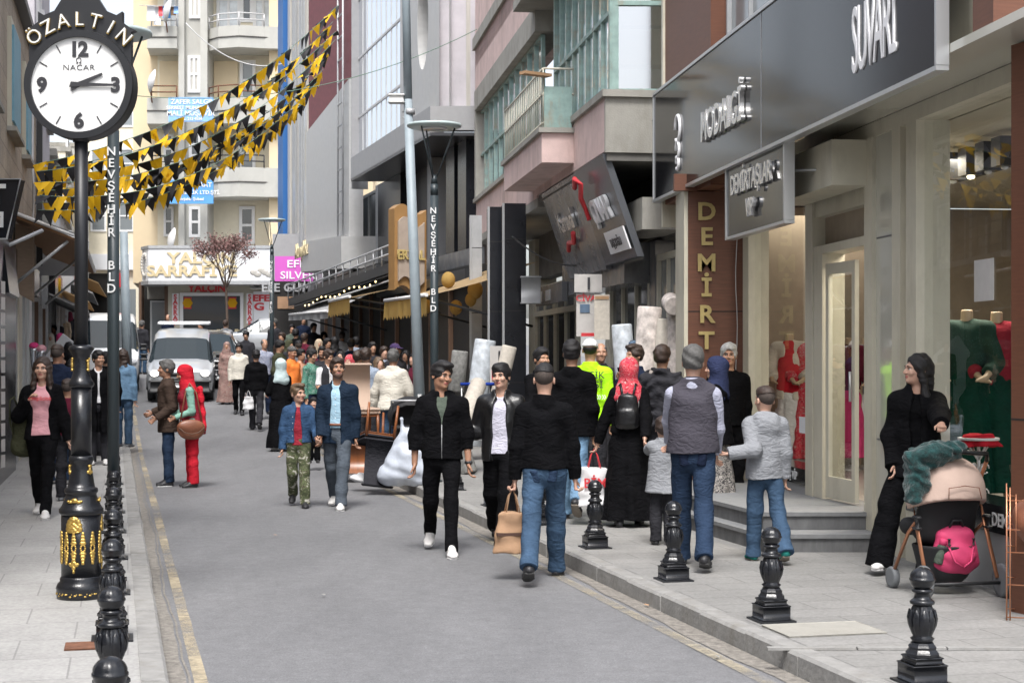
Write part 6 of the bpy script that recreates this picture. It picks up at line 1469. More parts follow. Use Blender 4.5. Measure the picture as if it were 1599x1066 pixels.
# ---------------------------------------------------------------- the figure
def person(label, px, Y, H, face=0, LA=None, RA=None, LL=None, RL=None, lean=0, side=0, headyaw=0, headpitch=0, headtilt=0, skin='skin_mid', hair='short', hairm='hair_black', top=None, inner=None, openf=0, bottom=('trousers', 'c_black'),
           shoes='shoe_dark', sole='sole', det=2, walk=True, off=None, girth=1.0, sleeve=1.0, sleeve_m=None, hem=None, collar=None, group=None, fem=False, extras=None, lift=0, hood=False, beard=False, puff=0, topname=None, scarfm=None, cuff=None, foot_off=(0, 0), wr=None, wf=17):
    """det 2 near, 1 middle, 0 far.  Built facing -Y at the origin; then turned by face degrees and set down."""
    s = H/1.75; rs = random.Random(hash(label) % 9999 if False else sum(map(ord, label)))
    hv = {2: .0075, 1: .011, 0: .018}[det]*max(s, .8); hb = {2: .0065, 1: .010, 0: .017}[det]*max(s, .8)
    if fem: sw, hw, wst = .145, .152, .112
    else: sw, hw, wst = .172, .142, .134
    sw *= s; J = {}
    Rl = Matrix.Rotation(R(lean), 3, 'X') @ Matrix.Rotation(R(side), 3, 'Y'); rl = np.array(Rl)   # lean forward (towards -Y)
    pel = V3(0, 0, .95*s)
    tor = lambda x, y, z: pel+rl@V3(x*s, y*s, z*s)
    J['hipL'] = V3(.085*s, 0, .93*s); J['hipR'] = V3(-.085*s, 0, .93*s)
    def limb(a, d1, d2, l1, l2): k = a+nrm(d1)*l1*s; return k, k+nrm(d2)*l2*s
    LL = LL or ((.03, -.02, -1), (.0, .04, -1)); RL = RL or ((-.03, .0, -1), (0, .03, -1))
    J['kneL'], J['ankL'] = limb(J['hipL'], *LL, .435, .42); J['kneR'], J['ankR'] = limb(J['hipR'], *RL, .435, .42)
    J['shL'] = tor(sw/s*.96, .012, .428); J['shR'] = tor(-sw/s*.96, .012, .428)
    fz = min(J['ankL'][2], J['ankR'][2])-.085*s; gz0 = G(Y)+(.12 if off is None else off)-fz+lift
    def reach(A_, sh_, sg):
        if not (A_ and A_[0] == 'to'): return A_
        px_, py_, yy_ = A_[1]; w = Matrix.Rotation(-R(face), 3, 'Z') @ (Vector((X(px_, yy_), yy_, Z(py_, yy_)))-Vector((X(px, Y), Y, gz0))); t = np.array(w); d = t-sh_; D = np.linalg.norm(d)
        l1, l2 = .29*s, .25*s; D2 = min(max(D, .1*s), (l1+l2)*.995); u = d/D; a = (l1*l1-l2*l2+D2*D2)/(2*D2); h_ = math.sqrt(max(l1*l1-a*a, 0)); hint = V3(.35*sg, .5, -.9); hint = nrm(hint-u*(hint@u)); el = u*a+hint*h_
        return (el, u*D2-el)
    LA = reach(LA, J['shL'], 1); RA = reach(RA, J['shR'], -1)
    LA = LA or ((.12, .04, -1), (.02, -.16, -1)); RA = RA or ((-.12, .04, -1), (-.02, -.16, -1))
    J['elL'], J['wrL'] = limb(J['shL'], LA[0], LA[1], .29, .25); J['elR'], J['wrR'] = limb(J['shR'], RA[0], RA[1], .29, .25)
    neck = tor(0, .015, .52); 
    Rh = Matrix.Rotation(R(headyaw), 3, 'Z') @ Matrix.Rotation(R(headpitch), 3, 'X') @ Matrix.Rotation(R(headtilt), 3, 'Y'); rh = np.array(Rh)
    hc = neck+V3(0, 0, 0)+rl@V3(0, -.015*s, .155*s); hs_ = s*(1.0 if H > 1.5 else 1.12 if H > 1.2 else 1.25)
    hp = lambda x, y, z: hc+rh@V3(x*hs_, y*hs_, z*hs_)
    fz = min(J['ankL'][2], J['ankR'][2])-.085*s; ground_shift = -fz
    # feet: direction follows the shin; the low foot lies flat
    feet = {}
    for sd, q in (('L', LL), ('R', RL)):
        an = J['ank'+sd]; up = an[2]-min(J['ankL'][2], J['ankR'][2]); d = nrm(q[1]); pitch = min(1.1, up/(.22*s)) if up > .02 else 0
        sg = 1 if d[1] > 0 else -.35
        fd = nrm(V3(d[0]*.2+(.12 if sd == 'L' else -.12), -math.cos(pitch), -math.sin(pitch)*sg)); feet[sd] = fd
    # --- body (skin), one continuous surface
    B = Field(); g = girth
    B.ec(tor(0, .0, .02), tor(0, 0, .20), (hw*s*.92, .10*s), (wst*s, .088*s), rl@V3(1, 0, 0), k=.05)
    B.ec(tor(0, 0, .20), tor(0, .005, .35), (wst*s, .088*s), (.150*s, .10*s), rl@V3(1, 0, 0), k=.05)
    B.ec(tor(-.09 if not fem else -.075, .01, .43), tor(.09 if not fem else .075, .01, .43), (.052*s, .07*s), (.052*s, .07*s), rl@V3(0, 0, 1), k=.05)
    for sx in (-1, 1): B.c(tor(.0, .02, .50), tor(.13*sx, .015, .445), .045*s, .036*s, k=.03)
    B.c(neck-V3(0, 0, .03*s), hp(0, .01, -.07), .056*s*(.85 if fem else 1), .050*s*(.85 if fem else 1), k=.03)
    for sd in 'LR':
        B.c(J['hip'+sd], J['kne'+sd], .074*s, .046*s, k=.03); B.c(J['kne'+sd], J['ank'+sd], .046*s, .032*s, k=.02)
        B.c(J['ank'+sd], J['ank'+sd]+feet[sd]*.09*s-V3(0, 0, .055*s), .034*s, .016*s, k=.01)
        B.c(J['sh'+sd], J['el'+sd], .047*s, .040*s, k=.03); B.c(J['el'+sd], J['wr'+sd], .040*s, .026*s, k=.02)
    # head
    B.e(hp(0, .018, .035), V3(.074, .094, .088)*hs_, rh, k=.02); B.e(hp(0, -.012, -.022), V3(.062, .078, .086)*hs_, rh, k=.03)
    B.e(hp(0, -.045, -.075), V3(.038, .038, .030)*hs_, rh, k=.03)
    if det:
        B.e(hp(0, -.072, .030), V3(.050, .022, .012)*hs_, rh, k=.02)                 # brow
        for sx in (-1, 1):
            B.e(hp(.031*sx, -.092, .010), V3(.017, .014, .010)*hs_, rh, k=.012, op=-1)      # sockets
            B.e(hp(.040*sx, -.070, -.022), V3(.022, .020, .020)*hs_, rh, k=.02)     # cheeks
            B.e(hp(.079*sx, .018, -.008), V3(.010, .020, .030)*hs_, rh, k=.006)      # ears
            B.e(hp(.088*sx, .012, -.006), V3(.007, .010, .018)*hs_, rh, k=.006, op=-1)
        B.c(hp(0, -.086, .018), hp(0, -.108, -.020), .0085*hs_, .012*hs_, k=.010); 
        for sx in (-1, 1): B.e(hp(.011*sx, -.098, -.024), V3(.009, .010, .007)*hs_, rh, k=.006)
        B.e(hp(0, -.086, -.049), V3(.024, .012, .006)*hs_, rh, k=.006); B.e(hp(0, -.086, -.059), V3(.020, .012, .006)*hs_, rh, k=.006)
        B.e(hp(0, -.097, -.054), V3(.022, .006, .0018)*hs_, rh, k=.003, op=-1)
        B.e(hp(0, -.075, -.087), V3(.022, .016, .014)*hs_, rh, k=.015)               # chin
    else: B.c(hp(0, -.086, .015), hp(0, -.10, -.02), .010*hs_, .014*hs_, k=.010)
    # hands
    hands = {}
    for sd in 'LR':
        w_ = J['wr'+sd]; fd = nrm(w_-J['el'+sd]); sg = 1 if sd == 'L' else -1
        HP = (extras or {}).get('hand'+sd)
        fwd = V3(0, -1, 0) if abs(fd[1]) < .75 else V3(0, 0, 1)
        if HP and 'thumb' in HP: fwd = nrm(HP['thumb'])
        th = nrm(fwd-fd*(fwd@fd)); pn = nrm(np.cross(fd, th))*(-sg)       # th: thumb side, pn: palm normal towards the body
        if HP and 'palm' in HP: pn = nrm(HP['palm']-fd*(np.array(HP['palm'])@fd)); th = nrm(th-pn*(th@pn))
        curl = HP.get('curl', .45) if HP else .45; hs2 = s*(1.0 if not fem else .92)
        pc = w_+fd*.045*hs2; kn = w_+fd*.088*hs2
        B.ec(w_+fd*.01*hs2, kn, (.026*hs2, .016*hs2), (.038*hs2, .013*hs2), th, k=.015)
        if det >= 1:
            for i, (o_, ln) in enumerate(((.029, .074), (.010, .082), (-.010, .076), (-.028, .060))):
                b0 = kn+th*o_*hs2-fd*.006*hs2; a1 = curl*(1+.12*i); d1 = fd*math.cos(a1)+pn*math.sin(a1)+th*o_*1.5; d1 = nrm(d1)
                a2 = a1+curl*1.3; d2 = nrm(fd*math.cos(a2)+pn*math.sin(a2)); a3 = a2+curl*1.0; d3 = nrm(fd*math.cos(a3)+pn*math.sin(a3))
                p1 = b0+d1*ln*.48*hs2; p2 = p1+d2*ln*.30*hs2; p3 = p2+d3*ln*.22*hs2; r_ = .0088*hs2
                B.c(b0, p1, r_*1.1, r_, k=.004); B.c(p1, p2, r_, r_*.92, k=.003); B.c(p2, p3, r_*.92, r_*.8, k=.003)
            t0 = w_+fd*.022*hs2+th*.022*hs2; t1 = t0+nrm(th*.8+fd*.7+pn*.35)*.042*hs2; t2 = t1+nrm(th*.1+fd*1+pn*.5)*.034*hs2
            B.c(t0, t1, .014*hs2, .0105*hs2, k=.008); B.c(t1, t2, .0105*hs2, .0085*hs2, k=.004)
        else:
            B.ec(kn, kn+nrm(fd+pn*.5)*.07*hs2, (.036*hs2, .012*hs2), (.026*hs2, .012*hs2), th, k=.01); B.c(w_+fd*.03*hs2+th*.02*hs2, w_+fd*.075*hs2+th*.045*hs2, .012*hs2, .010*hs2, k=.01)
        hands[sd] = (kn+pn*.02*hs2, fd, th, pn)
    body = B.mesh(hb, name='person', mats=[skin, 'lips'], matfn=(lambda c: ((np.linalg.norm((c-hp(0, -.092, -.054))/np.array([.024, .03, .011])/hs_, axis=1) < 1) & (c[:, 1] < 9)).astype(int)) if det == 2 else None)
    body['label'] = label; body['category'] = 'person' if True else ''
    if group: body['group'] = group
    kid = []
    def add(F, h, nm, m, wr_=0, **k):
        o = F.mesh(h, wr=wr_, seed=rs.randint(0, 999), wf=k.pop('wf', wf), name=nm, mats=m, parent=body, **k); kid.append(o); return o
    # face details
    if det == 2:
        for sx in (-1, 1):
            mb = MB(); c_ = hp(.031*sx, -.0765, .009); n_ = 10
            mb.ell((0, 0, 0), (.0125*hs_, .0125*hs_, .0085*hs_), 14, 8)
            vs = mb.v; mb.v = [tuple(c_+rh@np.array(v)) for v in vs]
            mi = []
            for f_ in mb.f:
                q = np.mean([vs[i] for i in f_], 0); mi.append(1 if (q[1] < 0 and (q[0]**2+q[2]**2)**.5 < .0058*hs_) else 0)
            mb.mi = mi; mb.build('eye', ['eye_white', 'iris'], body)
            mb = MB(); 
            mb.tube([hp(.014*sx, -.094, .027), hp(.030*sx, -.094, .034), hp(.047*sx, -.082, .029)], [.0035*hs_, .0040*hs_, .002*hs_], 6); mb.build('eyebrow', hairm if hairm != 'hair_white' else 'hair_grey', body)
            mb = MB(); mb.tube([hp(.017*sx, -.0875, .0135), hp(.031*sx, -.0905, .0185), hp(.046*sx, -.081, .0135)], .0020*hs_, 6); mb.build('eyelashes', 'iris', body)
    if beard:
        Fb = Field(); Fb.e(hp(0, -.022, -.062), V3(.0605, .074, .050)*hs_, rh, k=.01); Fb.e(hp(0, -.050, -.078), V3(.040, .040, .034)*hs_, rh, k=.02)
        Fb.e(hp(0, -.10, -.045), V3(.030, .05, .016)*hs_, rh, k=.01, op=-1); Fb.cut(hp(0, 0, -.030), rh@V3(0, -.3, 1), hc, .2); add(Fb, hb, 'beard', 'stubble')
    # --- hair
    F = Field()
    if hair in ('short', 'long', 'fade', 'quiff', 'bowl', 'bun', 'balding'):
        t_ = {'fade': .008, 'balding': .004}.get(hair, .014)
        F.e(hp(0, .022, .040), V3(.074+t_, .094+t_, .088+t_*1.1)*hs_, rh, k=.01)
        if hair in ('short', 'bowl', 'bun'): F.e(hp(0, -.01, .085), V3(.072, .085, .050)*hs_, rh, k=.02); F.e(hp(0, .05, -.01), V3(.068, .06, .07)*hs_, rh, k=.02)
        if hair == 'quiff': F.e(hp(.0, -.035, .105), V3(.066, .072, .034)*hs_, rh, k=.015); F.e(hp(0, .045, .0), V3(.070, .062, .07)*hs_, rh, k=.02)
        if hair == 'fade': F.e(hp(0, .0, .088), V3(.070, .090, .048)*hs_, rh, k=.012)
        if hair == 'bun': F.e(hp(0, .11, .03), V3(.04, .04, .04)*hs_, rh, k=.02)
        # face opening
        zc_ = {'bowl': -.062, 'balding': -.02, 'long': -.030}.get(hair, -.036)
        F.e(hp(0, -.105, zc_), V3(.066, .085, .112)*hs_, rh, k=.006, op=-1); F.e(hp(0, -.06, -.09), V3(.12, .085, .085)*hs_, rh, k=.006, op=-1)
        if hair in ('short', 'fade', 'quiff', 'bowl', 'balding'): F.cut(hp(0, 0, -.035), rh@V3(0, -.25, -1), hc, .2*hs_)
        if hair == 'balding': F.e(hp(0, -.03, .14), V3(.075, .12, .075)*hs_, rh, k=.01, op=-1)
        if hair == 'long':
            F.ec(hp(0, .05, .03), tor(0, .085, .30), (.088*hs_, .055*hs_), (.115*s, .035*s), rl@V3(1, 0, 0), k=.03)
            for sx in (-1, 1): F.ec(hp(.068*sx, -.0, .02), tor(.100*sx, -.06, .34), (.030*hs_, .045*hs_), (.032*s, .022*s), rl@V3(1, 0, 0), k=.03)
            F.e(hp(0, -.085, -.06), V3(.054, .065, .085)*hs_, rh, k=.006, op=-1)
        if hair == 'fade':
            F.cut(hp(0, 0, .055), rh@V3(0, .1, -1), hc, .25*hs_); F2 = Field(); F2.e(hp(0, .022, .036), V3(.077, .098, .090)*hs_, rh, k=.01); F2.e(hp(0, -.105, -.036), V3(.066, .085, .112)*hs_, rh, k=.006, op=-1); F2.e(hp(0, -.06, -.09), V3(.12, .085, .085)*hs_, rh, k=.006, op=-1); F2.cut(hp(0, 0, -.028), rh@V3(0, -.25, -1), hc, .2*hs_); add(F2, hb, 'cropped_hair', 'crop')
        add(F, hb, 'hair', hairm, .0045 if hair != 'fade' else .002, wf=70)
    elif hair == 'scarf':
        sm = scarfm or 'c_black'
        F.e(hp(0, .025, .030), V3(.094, .115, .108)*hs_, rh, k=.01); F.c(hp(0, .02, -.05), neck-V3(0, 0, .0), .085*hs_, .095*s, k=.05)
        F.ec(hp(0, .02, -.07), tor(0, .02, .40), (.09*s, .09*s), (.175*s, .125*s), rl@V3(1, 0, 0), k=.04)
        F.e(hp(0, -.115, -.022), V3(.054, .075, .076)*hs_, rh, k=.012, op=-1)
        add(F, hb*1.1, 'headscarf', sm, .008, wf=24)
    elif hair == 'cap':
        F.e(hp(0, .022, .035), V3(.086, .106, .088)*hs_, rh, k=.01); F.cut(hp(0, 0, .028), rh@V3(0, .1, -1), hc, .25*hs_)
        F.ec(hp(0, -.08, .042), hp(0, -.165, .030), (.070*hs_, .008*hs_), (.055*hs_, .006*hs_), rh@V3(1, 0, 0), k=.01)
        add(F, hb, 'cap', scarfm or 'c_navy'); F = Field(); F.e(hp(0, .022, .03), V3(.078, .099, .09)*hs_, rh, k=.01)
        F.e(hp(0, -.105, -.055), V3(.066, .085, .112)*hs_, rh, k=.006, op=-1); F.cut(hp(0, 0, -.035), rh@V3(0, -.25, -1), hc, .2*hs_); F.cut(hp(0, 0, .03), rh@V3(0, 0, 1), hc, .25*hs_); add(F, hb, 'hair', hairm)
    # --- clothes
    W_ = wr if wr is not None else {2: .0062, 1: .006, 0: .006}[det]
    def torsofield(inf, hemz, g_=1.0, sl=None, flare=0, shoulder=1, slr=None, neckop=True):
        F = Field(); xa = rl@V3(1, 0, 0); i_ = inf*s
        F.ec(tor(0, .005, .22), tor(0, 0, hemz), (wst*s*g_+i_, (.088*s)*g_+i_), (hw*s*(1.10 if hemz < .1 else .98)*g_+i_+flare, (.116*s)*g_+i_+flare), xa, k=.05, flat=True)
        F.ec(tor(0, 0, .20), tor(0, .005, .35), (wst*s*g_+i_, .09*s*g_+i_), ((.138 if fem else .153)*s+i_*.8, .102*s*(1 if g_ <= 1 else g_*.95)+i_), xa, k=.05)
        for sx in (-1, 1): F.c(tor(.0, .02, .495), tor(.135*sx, .013, .435), .048*s+i_*.45, .046*s+i_*.55, k=.03)
        F.ec(tor(-(.085 if not fem else .07), .01, .40), tor((.085 if not fem else .07), .01, .40), (.055*s+i_*.6, .078*s+i_), (.055*s+i_*.6, .078*s+i_), rl@V3(0, 0, 1), k=.04)
        if fem:
            for sx in (-1, 1): F.e(tor(.065*sx, -.085, .34), V3(.062, .05, .058)*s, None, k=.04)
        F.c(neck-V3(0, 0, .05*s), neck-V3(0, 0, .0)+V3(0, .0, .012*s), .078*s+i_*.5, .062*s+i_*.4, k=.03, flat=True)
        sl_ = sleeve if sl is None else sl
        if sl_:
            for sd in 'LR':
                sh_, el, wr_ = J['sh'+sd], J['el'+sd], J['wr'+sd]; r1, r2, r3 = (.052*s+i_*.60, .044*s+i_*.72, (.033*s+i_*.62))
                if sl_ <= .5: F.c(sh_, sh_+(el-sh_)*sl_*2, r1, r2+.008, k=.03, flat=True)
                else: F.c(sh_, el, r1, r2, k=.035); F.c(el, el+(wr_-el)*min(1.04, (sl_-.5)*2+.02), r2, r3, k=.03, flat=True)
        return F
    tkind = top[0] if top else None; tm = top[1] if top else None
    hz = hem if hem is not None else {'sweater': .0, 'tee': -.02, 'shirt': -.04, 'jacket': -.06, 'blazer': -.17, 'hoodie': -.04, 'coat': -.35, 'puffer': -.08, 'vest': .0, 'abaya': .1}.get(tkind, 0)
    if inner:
        Fi = torsofield(.009, inner[2] if len(inner) > 2 else .03, g, sl=inner[1] if isinstance(inner[1], (int, float)) else 0)
        Fi.e(neck+rl@V3(0, -.07*s, -.0*s), V3(.055, .06, .035)*s, None, k=.01, op=-1) if not collar else None
        add(Fi, hv, 'shirt', inner[0], W_*.6)
    if tkind in ('sweater', 'tee', 'shirt', 'jacket', 'blazer', 'hoodie', 'coat', 'puffer', 'vest'):
        inf = {'sweater': .018, 'tee': .014, 'shirt': .016, 'jacket': .030, 'blazer': .026, 'hoodie': .028, 'coat': .032, 'puffer': .048, 'vest': .030}[tkind]+puff
        if inner and not openf and tkind == 'vest': inf = .032
        F = torsofield(inf, hz, g, sl=(0 if tkind == 'vest' else None))
        if tkind in ('coat', 'blazer') and hz < -.1:
            F = torsofield(inf, hz, g, flare=.015+(.03 if tkind == 'coat' else 0))
        if tkind == 'tee': F.e(neck+rl@V3(0, -.065*s, .0), V3(.055, .055, .03)*s, None, k=.01, op=-1)
        if tkind == 'vest':
            for sd in 'LR': F.e(J['sh'+sd]+V3((.035 if sd == 'L' else -.035)*s, 0, -.02*s), V3(.035, .09, .10)*s, None, k=.02, op=-1)
        if tkind in ('shirt', 'jacket', 'blazer', 'puffer', 'coat') or collar:
            cr_ = .070*s+inf*.3; F.c(neck+V3(0, .012*s, -.03*s), neck+V3(0, .012*s, .030*s), cr_+.008, cr_-.006, k=.02, flat=True); F.c(neck+V3(0, -.01*s, .01*s), neck+V3(0, -.01*s, .10*s), .058*s, .066*s, k=.008, op=-1)
        if hood: F.ec(tor(-.075, .075, .50), tor(.075, .075, .50), (.050*s, .050*s), (.050*s, .050*s), rl@V3(0, 0, 1), k=.03); F.e(tor(0, .11, .44), V3(.10, .055, .075)*s, None, k=.04)
        if openf:
            yb0 = -.15*s*(1 if g < 1.05 else g)
            wd = openf*s
            F.ec(tor(0, -.13*g, .50), tor(0, -.155*g, hz-.03), (wd*(.75 if tkind != 'blazer' else .9), .075*s+.01), (wd*1.15, .072*s), rl@V3(1, 0, 0), k=.012, op=-1)
            F.ec(neck+rl@V3(0, -.06*s, -.02*s), neck+rl@V3(0, -.06*s, .08*s), (.05*s, .05*s), (.06*s, .06*s), V3(1, 0, 0), k=.01, op=-1)
        elif tkind in ('jacket', 'hoodie') and inner:    # zipped part way: V opening
            F.ec(tor(0, -.17*g, .25), tor(0, -.12, .56), (.004, .070*s), (.10*s, .090*s), rl@V3(1, 0, 0), k=.01, op=-1)
        nmT = topname or {'sweater': 'sweater', 'tee': 't_shirt', 'shirt': 'shirt', 'jacket': 'jacket', 'blazer': 'blazer', 'hoodie': 'hoodie', 'coat': 'coat', 'puffer': 'puffer_jacket', 'vest': 'vest'}[tkind]
        add(F, hv, nmT, tm, W_*(1.3 if tkind in ('puffer',) else 1))
        if tkind == 'vest' and sleeve_m:
            F = torsofield(.006, .02, g*.97); F.c(neck+V3(0, .01*s, -.03*s), neck+V3(0, .01*s, .035*s), .074*s, .066*s, k=.02, flat=True); add(F, hv, 'shirt', sleeve_m, W_*.6)
    if tkind == 'abaya':
        F = torsofield(.022, .05, g); F.ec(tor(0, .0, .18), V3(0, .04*s, (J['ankL'][2]+J['ankR'][2])/2-.02*s), (wst*s*g+.03, .10*s*g+.03), (.27*s, .25*s), V3(1, 0, 0), k=.05, flat=True, folds=(7, .07, rs.random()*6))
        for sd in 'LR': F.c(J['hip'+sd]-V3(0, 0, .1*s), J['kne'+sd]+V3(0, -.01, 0), .12*s, .10*s, k=.06)
        add(F, hv*1.1, 'abaya', tm, W_)
    if bottom:
        bk, bm = bottom[0], bottom[1]
        if bk in ('trousers', 'slim', 'wide'):
            e_ = {'trousers': (.008, .014, .022), 'slim': (.006, .006, .008), 'wide': (.016, .03, .062)}[bk]
            F = Field(); F.ec(tor(0, 0, .10), pel+V3(0, 0, -.06*s), (hw*s*.9*g, .098*s*g), (hw*s*1.02*g, .112*s*g), V3(1, 0, 0), k=.04)
            F.e(pel+V3(0, .028*s, -.05*s), V3(.115, .085, .085)*s, None, k=.04)
            for sd in 'LR':
                F.c(J['hip'+sd]-V3(0, 0, .0), J['kne'+sd], .079*s+e_[0], .058*s+e_[1], k=.03)
                an = J['ank'+sd]; kn_ = J['kne'+sd]; F.c(kn_, kn_+(an-kn_)*(1.07 if bk != 'wide' else 1.14), .057*s+e_[1], .044*s+e_[2], k=.02, flat=True)
            add(F, hv, 'trousers', bm, W_*.9, wf=26)
        elif bk == 'skirt':
            F = Field(); F.ec(tor(0, 0, .08), V3(0, .02*s, .18*s if len(bottom) < 3 else bottom[2]*s), (hw*s*g, .11*s*g), (.25*s, .22*s), V3(1, 0, 0), k=.04, flat=True, folds=(7, .06, rs.random()*6)); add(F, hv, 'skirt', bm, W_*.6)
    if shoes:
        for sd in 'LR':
            an = J['ank'+sd]; fd = feet[sd]; low = an-np.array([0, 0, .0]); upv = nrm(V3(0, 0, 1)-fd*(fd[2])); xa = np.cross(fd, upv)
            heel = an-fd*.030*s-upv*.052*s; toe = an+fd*.165*s-upv*.060*s; bal = an+fd*.10*s-upv*.055*s
            F = Field(); F.c(an+upv*.018*s, an-upv*.03*s, .044*s, .045*s, k=.02); F.ec(heel, bal, (.034*s, .032*s), (.047*s, .026*s), xa, k=.02); F.ec(bal, toe, (.046*s, .026*s), (.034*s, .018*s), xa, k=.02); F.c(an+upv*.012*s, bal, .044*s, .030*s, k=.02)
            F.cut(heel-upv*.024*s, -upv, an, .4*s); sh = add(F, hb, 'shoe', shoes)
            F = Field(); F.ec(heel-upv*.026*s, bal-upv*.024*s, (.038*s, .012*s), (.050*s, .011*s), xa, k=.01); F.ec(bal-upv*.024*s, toe-upv*.018*s, (.050*s, .011*s), (.036*s, .010*s), xa, k=.01); o = F.mesh(hb, name='sole', mats=sole, parent=sh)
    # place
    gz = G(Y)+(.12 if off is None else off)+ground_shift+lift
    body.location = (X(px, Y), Y, gz-0.0); body.rotation_euler = (0, 0, R(face))
    for o in list(body.children): pass
    body['_j'] = 0; del body['_j']
    T = Matrix.Translation(body.location) @ Matrix.Rotation(R(face), 4, 'Z')
    body_info = dict(J={k: T @ Vector(v) for k, v in J.items()}, T=T, hands={k: [T @ Vector(v[0])]+[T.to_3x3() @ Vector(q) for q in v[1:]] for k, v in hands.items()}, s=s, tor=lambda x, y, z: T @ Vector(tor(x, y, z)), hp=lambda x, y, z: T @ Vector(hp(x, y, z)), obj=body, ltor=tor, lhp=hp, lJ=J, gz=G(Y)+(.12 if off is None else off))
    return body_info
# legs: helper giving (thigh, shin) directions; sw > 0 swings forward (towards the way the person faces)
def leg(sw, bend=0, out=0): return ((out, -math.sin(R(sw)), -math.cos(R(sw))), (out*.5, -math.sin(R(sw-bend)), -math.cos(R(sw-bend))))
A_ = lambda o, f, o2=0, f2=.15: ((o, -f, -1), (o2, -f2, -1))
NEAR = {}
PK = NEAR['pink'] = person('young woman in pink printed sweatshirt and open black jacket holding her backpack strap', 66, 16.4, 1.66, 6, RA=((-.45, .10, -1), (.55, -.5, .75)), LA=((.30, -.05, -1), (.22, -.05, -1)), LL=leg(22, 6), RL=leg(-12, 22), skin='skin_light', hair='long', hairm='hair_brown', top=('jacket', 'c_black'), inner=('c_pink', 0, -.03), openf=.128, bottom=('slim', 'c_black'), shoes='shoe_white', sole='sole_white', fem=True, hem=-.08, headyaw=-4)
SU = NEAR['suit'] = person('man in navy blazer and pale blue shirt holding the boy by the hand', 527, 18.6, 1.77, -6, headyaw=22, headpitch=-8, LA=((.14, .02, -1), (.04, -.10, -1)), RA=('to', (501, 680, 18.5)), LL=leg(20, 4, .02), RL=leg(-10, 26, -.02), skin='skin_tan', hair='short', hairm='hair_brown', top=('blazer', 'c_blazer'), inner=('c_skyblue', 0, -.0), openf=.066, bottom=('trousers', 'c_grey_jeans'), shoes='shoe_white', sole='sole_white', off=0, beard=True)
BO = NEAR['boy'] = person('boy in blue denim jacket, dark red T-shirt and camouflage trousers, walking hand in hand', 466, 18.7, 1.42, 4, headyaw=38, LA=('to', (494, 684, 18.5)), RA=((-.16, .05, -1), (-.06, -.10, -1)), LL=leg(8, 4, .02), RL=leg(-4, 38, -.02), skin='skin_light', hair='quiff', hairm='hair_light', top=('jacket', 'c_denim_jacket'), inner=('c_dark_red_tee', 0, -.06), openf=.060, bottom=('trousers', 'c_camo'), shoes='shoe_dark', off=0, hem=-.02)
YA = NEAR['ya'] = person('smiling young man in black zip jacket over sage shirt with white trainers', 690, 14.3, 1.75, 2, headyaw=34, headpitch=6, headtilt=8, RA=((-.26, .04, -1), (-.02, -.06, -1)), LA=((.20, .02, -1), (.06, -.22, -1)), LL=leg(22, 2, .0), RL=leg(-14, 30, -.04), skin='skin_tan', hair='quiff', top=('hoodie', 'c_black'), inner=('c_sage', 0, .1), hood=True, sleeve=.74, bottom=('slim', 'c_black'), shoes='shoe_white', sole='sole_white', off=0, hem=-.06)
YB = NEAR['yb'] = person('young man in black leather jacket over a white T-shirt, arm bent towards his friend', 782, 14.9, 1.71, -8, headyaw=-12, headtilt=-4, RA=((-.28, .05, -1), (-.62, -.75, .05)), LA=((.18, .1, -1), (.02, -.05, -1)), LL=leg(18, 4), RL=leg(-12, 36), skin='skin_light', hair='bowl', top=('jacket', 'leather_black'), inner=('c_lilac_white', 0, -.05), openf=.085, bottom=('wide', 'c_black'), shoes='leather_black', off=0, hem=-.12)
BK = NEAR['black'] = person('man seen from behind in plain black sweater and blue jeans carrying a brown paper tote', 850, 12.55, 1.73, 176, LA=((.20, .05, -1), (.04, -.08, -1)), RA=((-.22, .0, -1), (-.06, -.14, -1)), LL=leg(-18, 26, .02), RL=leg(20, 2), skin='skin_light', hair='fade', top=('sweater', 'c_black'), bottom=('trousers', 'c_jeans'), shoes='shoe_dark', off=0, girth=1.06, hem=-.02, collar=True, extras={'handL': {'curl': .9}, 'handR': {'curl': .8}})
BJ = NEAR['bj'] = person('man seen from behind in long black jacket and pale jeans, one heel lifted', 893, 16.0, 1.80, 172, LL=leg(14, 4), RL=leg(-12, 40), skin='skin_mid', hair='short', top=('blazer', 'c_black'), bottom=('trousers', 'c_denim_pale'), shoes='shoe_dark', sole='sole_tan', girth=1.05, hem=-.12, det=1)
PO = NEAR['po'] = person('traffic officer seen from behind in neon yellow jacket and white cap', 922, 17.6, 1.83, 168, skin='skin_mid', hair='cap', scarfm='c_white', top=('jacket', 'c_neon'), bottom=('trousers', 'c_charcoal'), shoes='shoe_dark', girth=1.08, det=1)
BM = NEAR['bald'] = person('bald man in dark coat looking back past the officer', 938, 20.2, 1.80, 20, headyaw=-16, skin='skin_mid', hair='balding', hairm='hair_grey', top=('jacket', 'c_charcoal'), bottom=('trousers', 'c_charcoal'), det=1)
AB = NEAR['abaya'] = person('woman seen from behind in black abaya and red patterned headscarf with a small backpack', 982, 15.5, 1.62, 172, LA=((.42, .0, -1), (.30, -.02, -1)), RA=('to', (1008, 700, 15.1)), LL=leg(-8, 10), RL=leg(12, 0), skin='skin_light', hair='scarf', scarfm='c_redscarf', top=('abaya', 'c_black'), bottom=None, shoes='shoe_dark', fem=True, headyaw=8)
PH = NEAR['phone'] = person('man in navy jacket turned sideways holding a phone to his ear', 990, 18.8, 1.76, -62, RA=((-.25, -.25, -1), (.22, -.12, 1)), skin='skin_mid', hair='quiff', hairm='hair_brown', top=('jacket', 'c_navy'), bottom=('trousers', 'c_charcoal'), det=1, extras={'handR': {'curl': 1.0}})
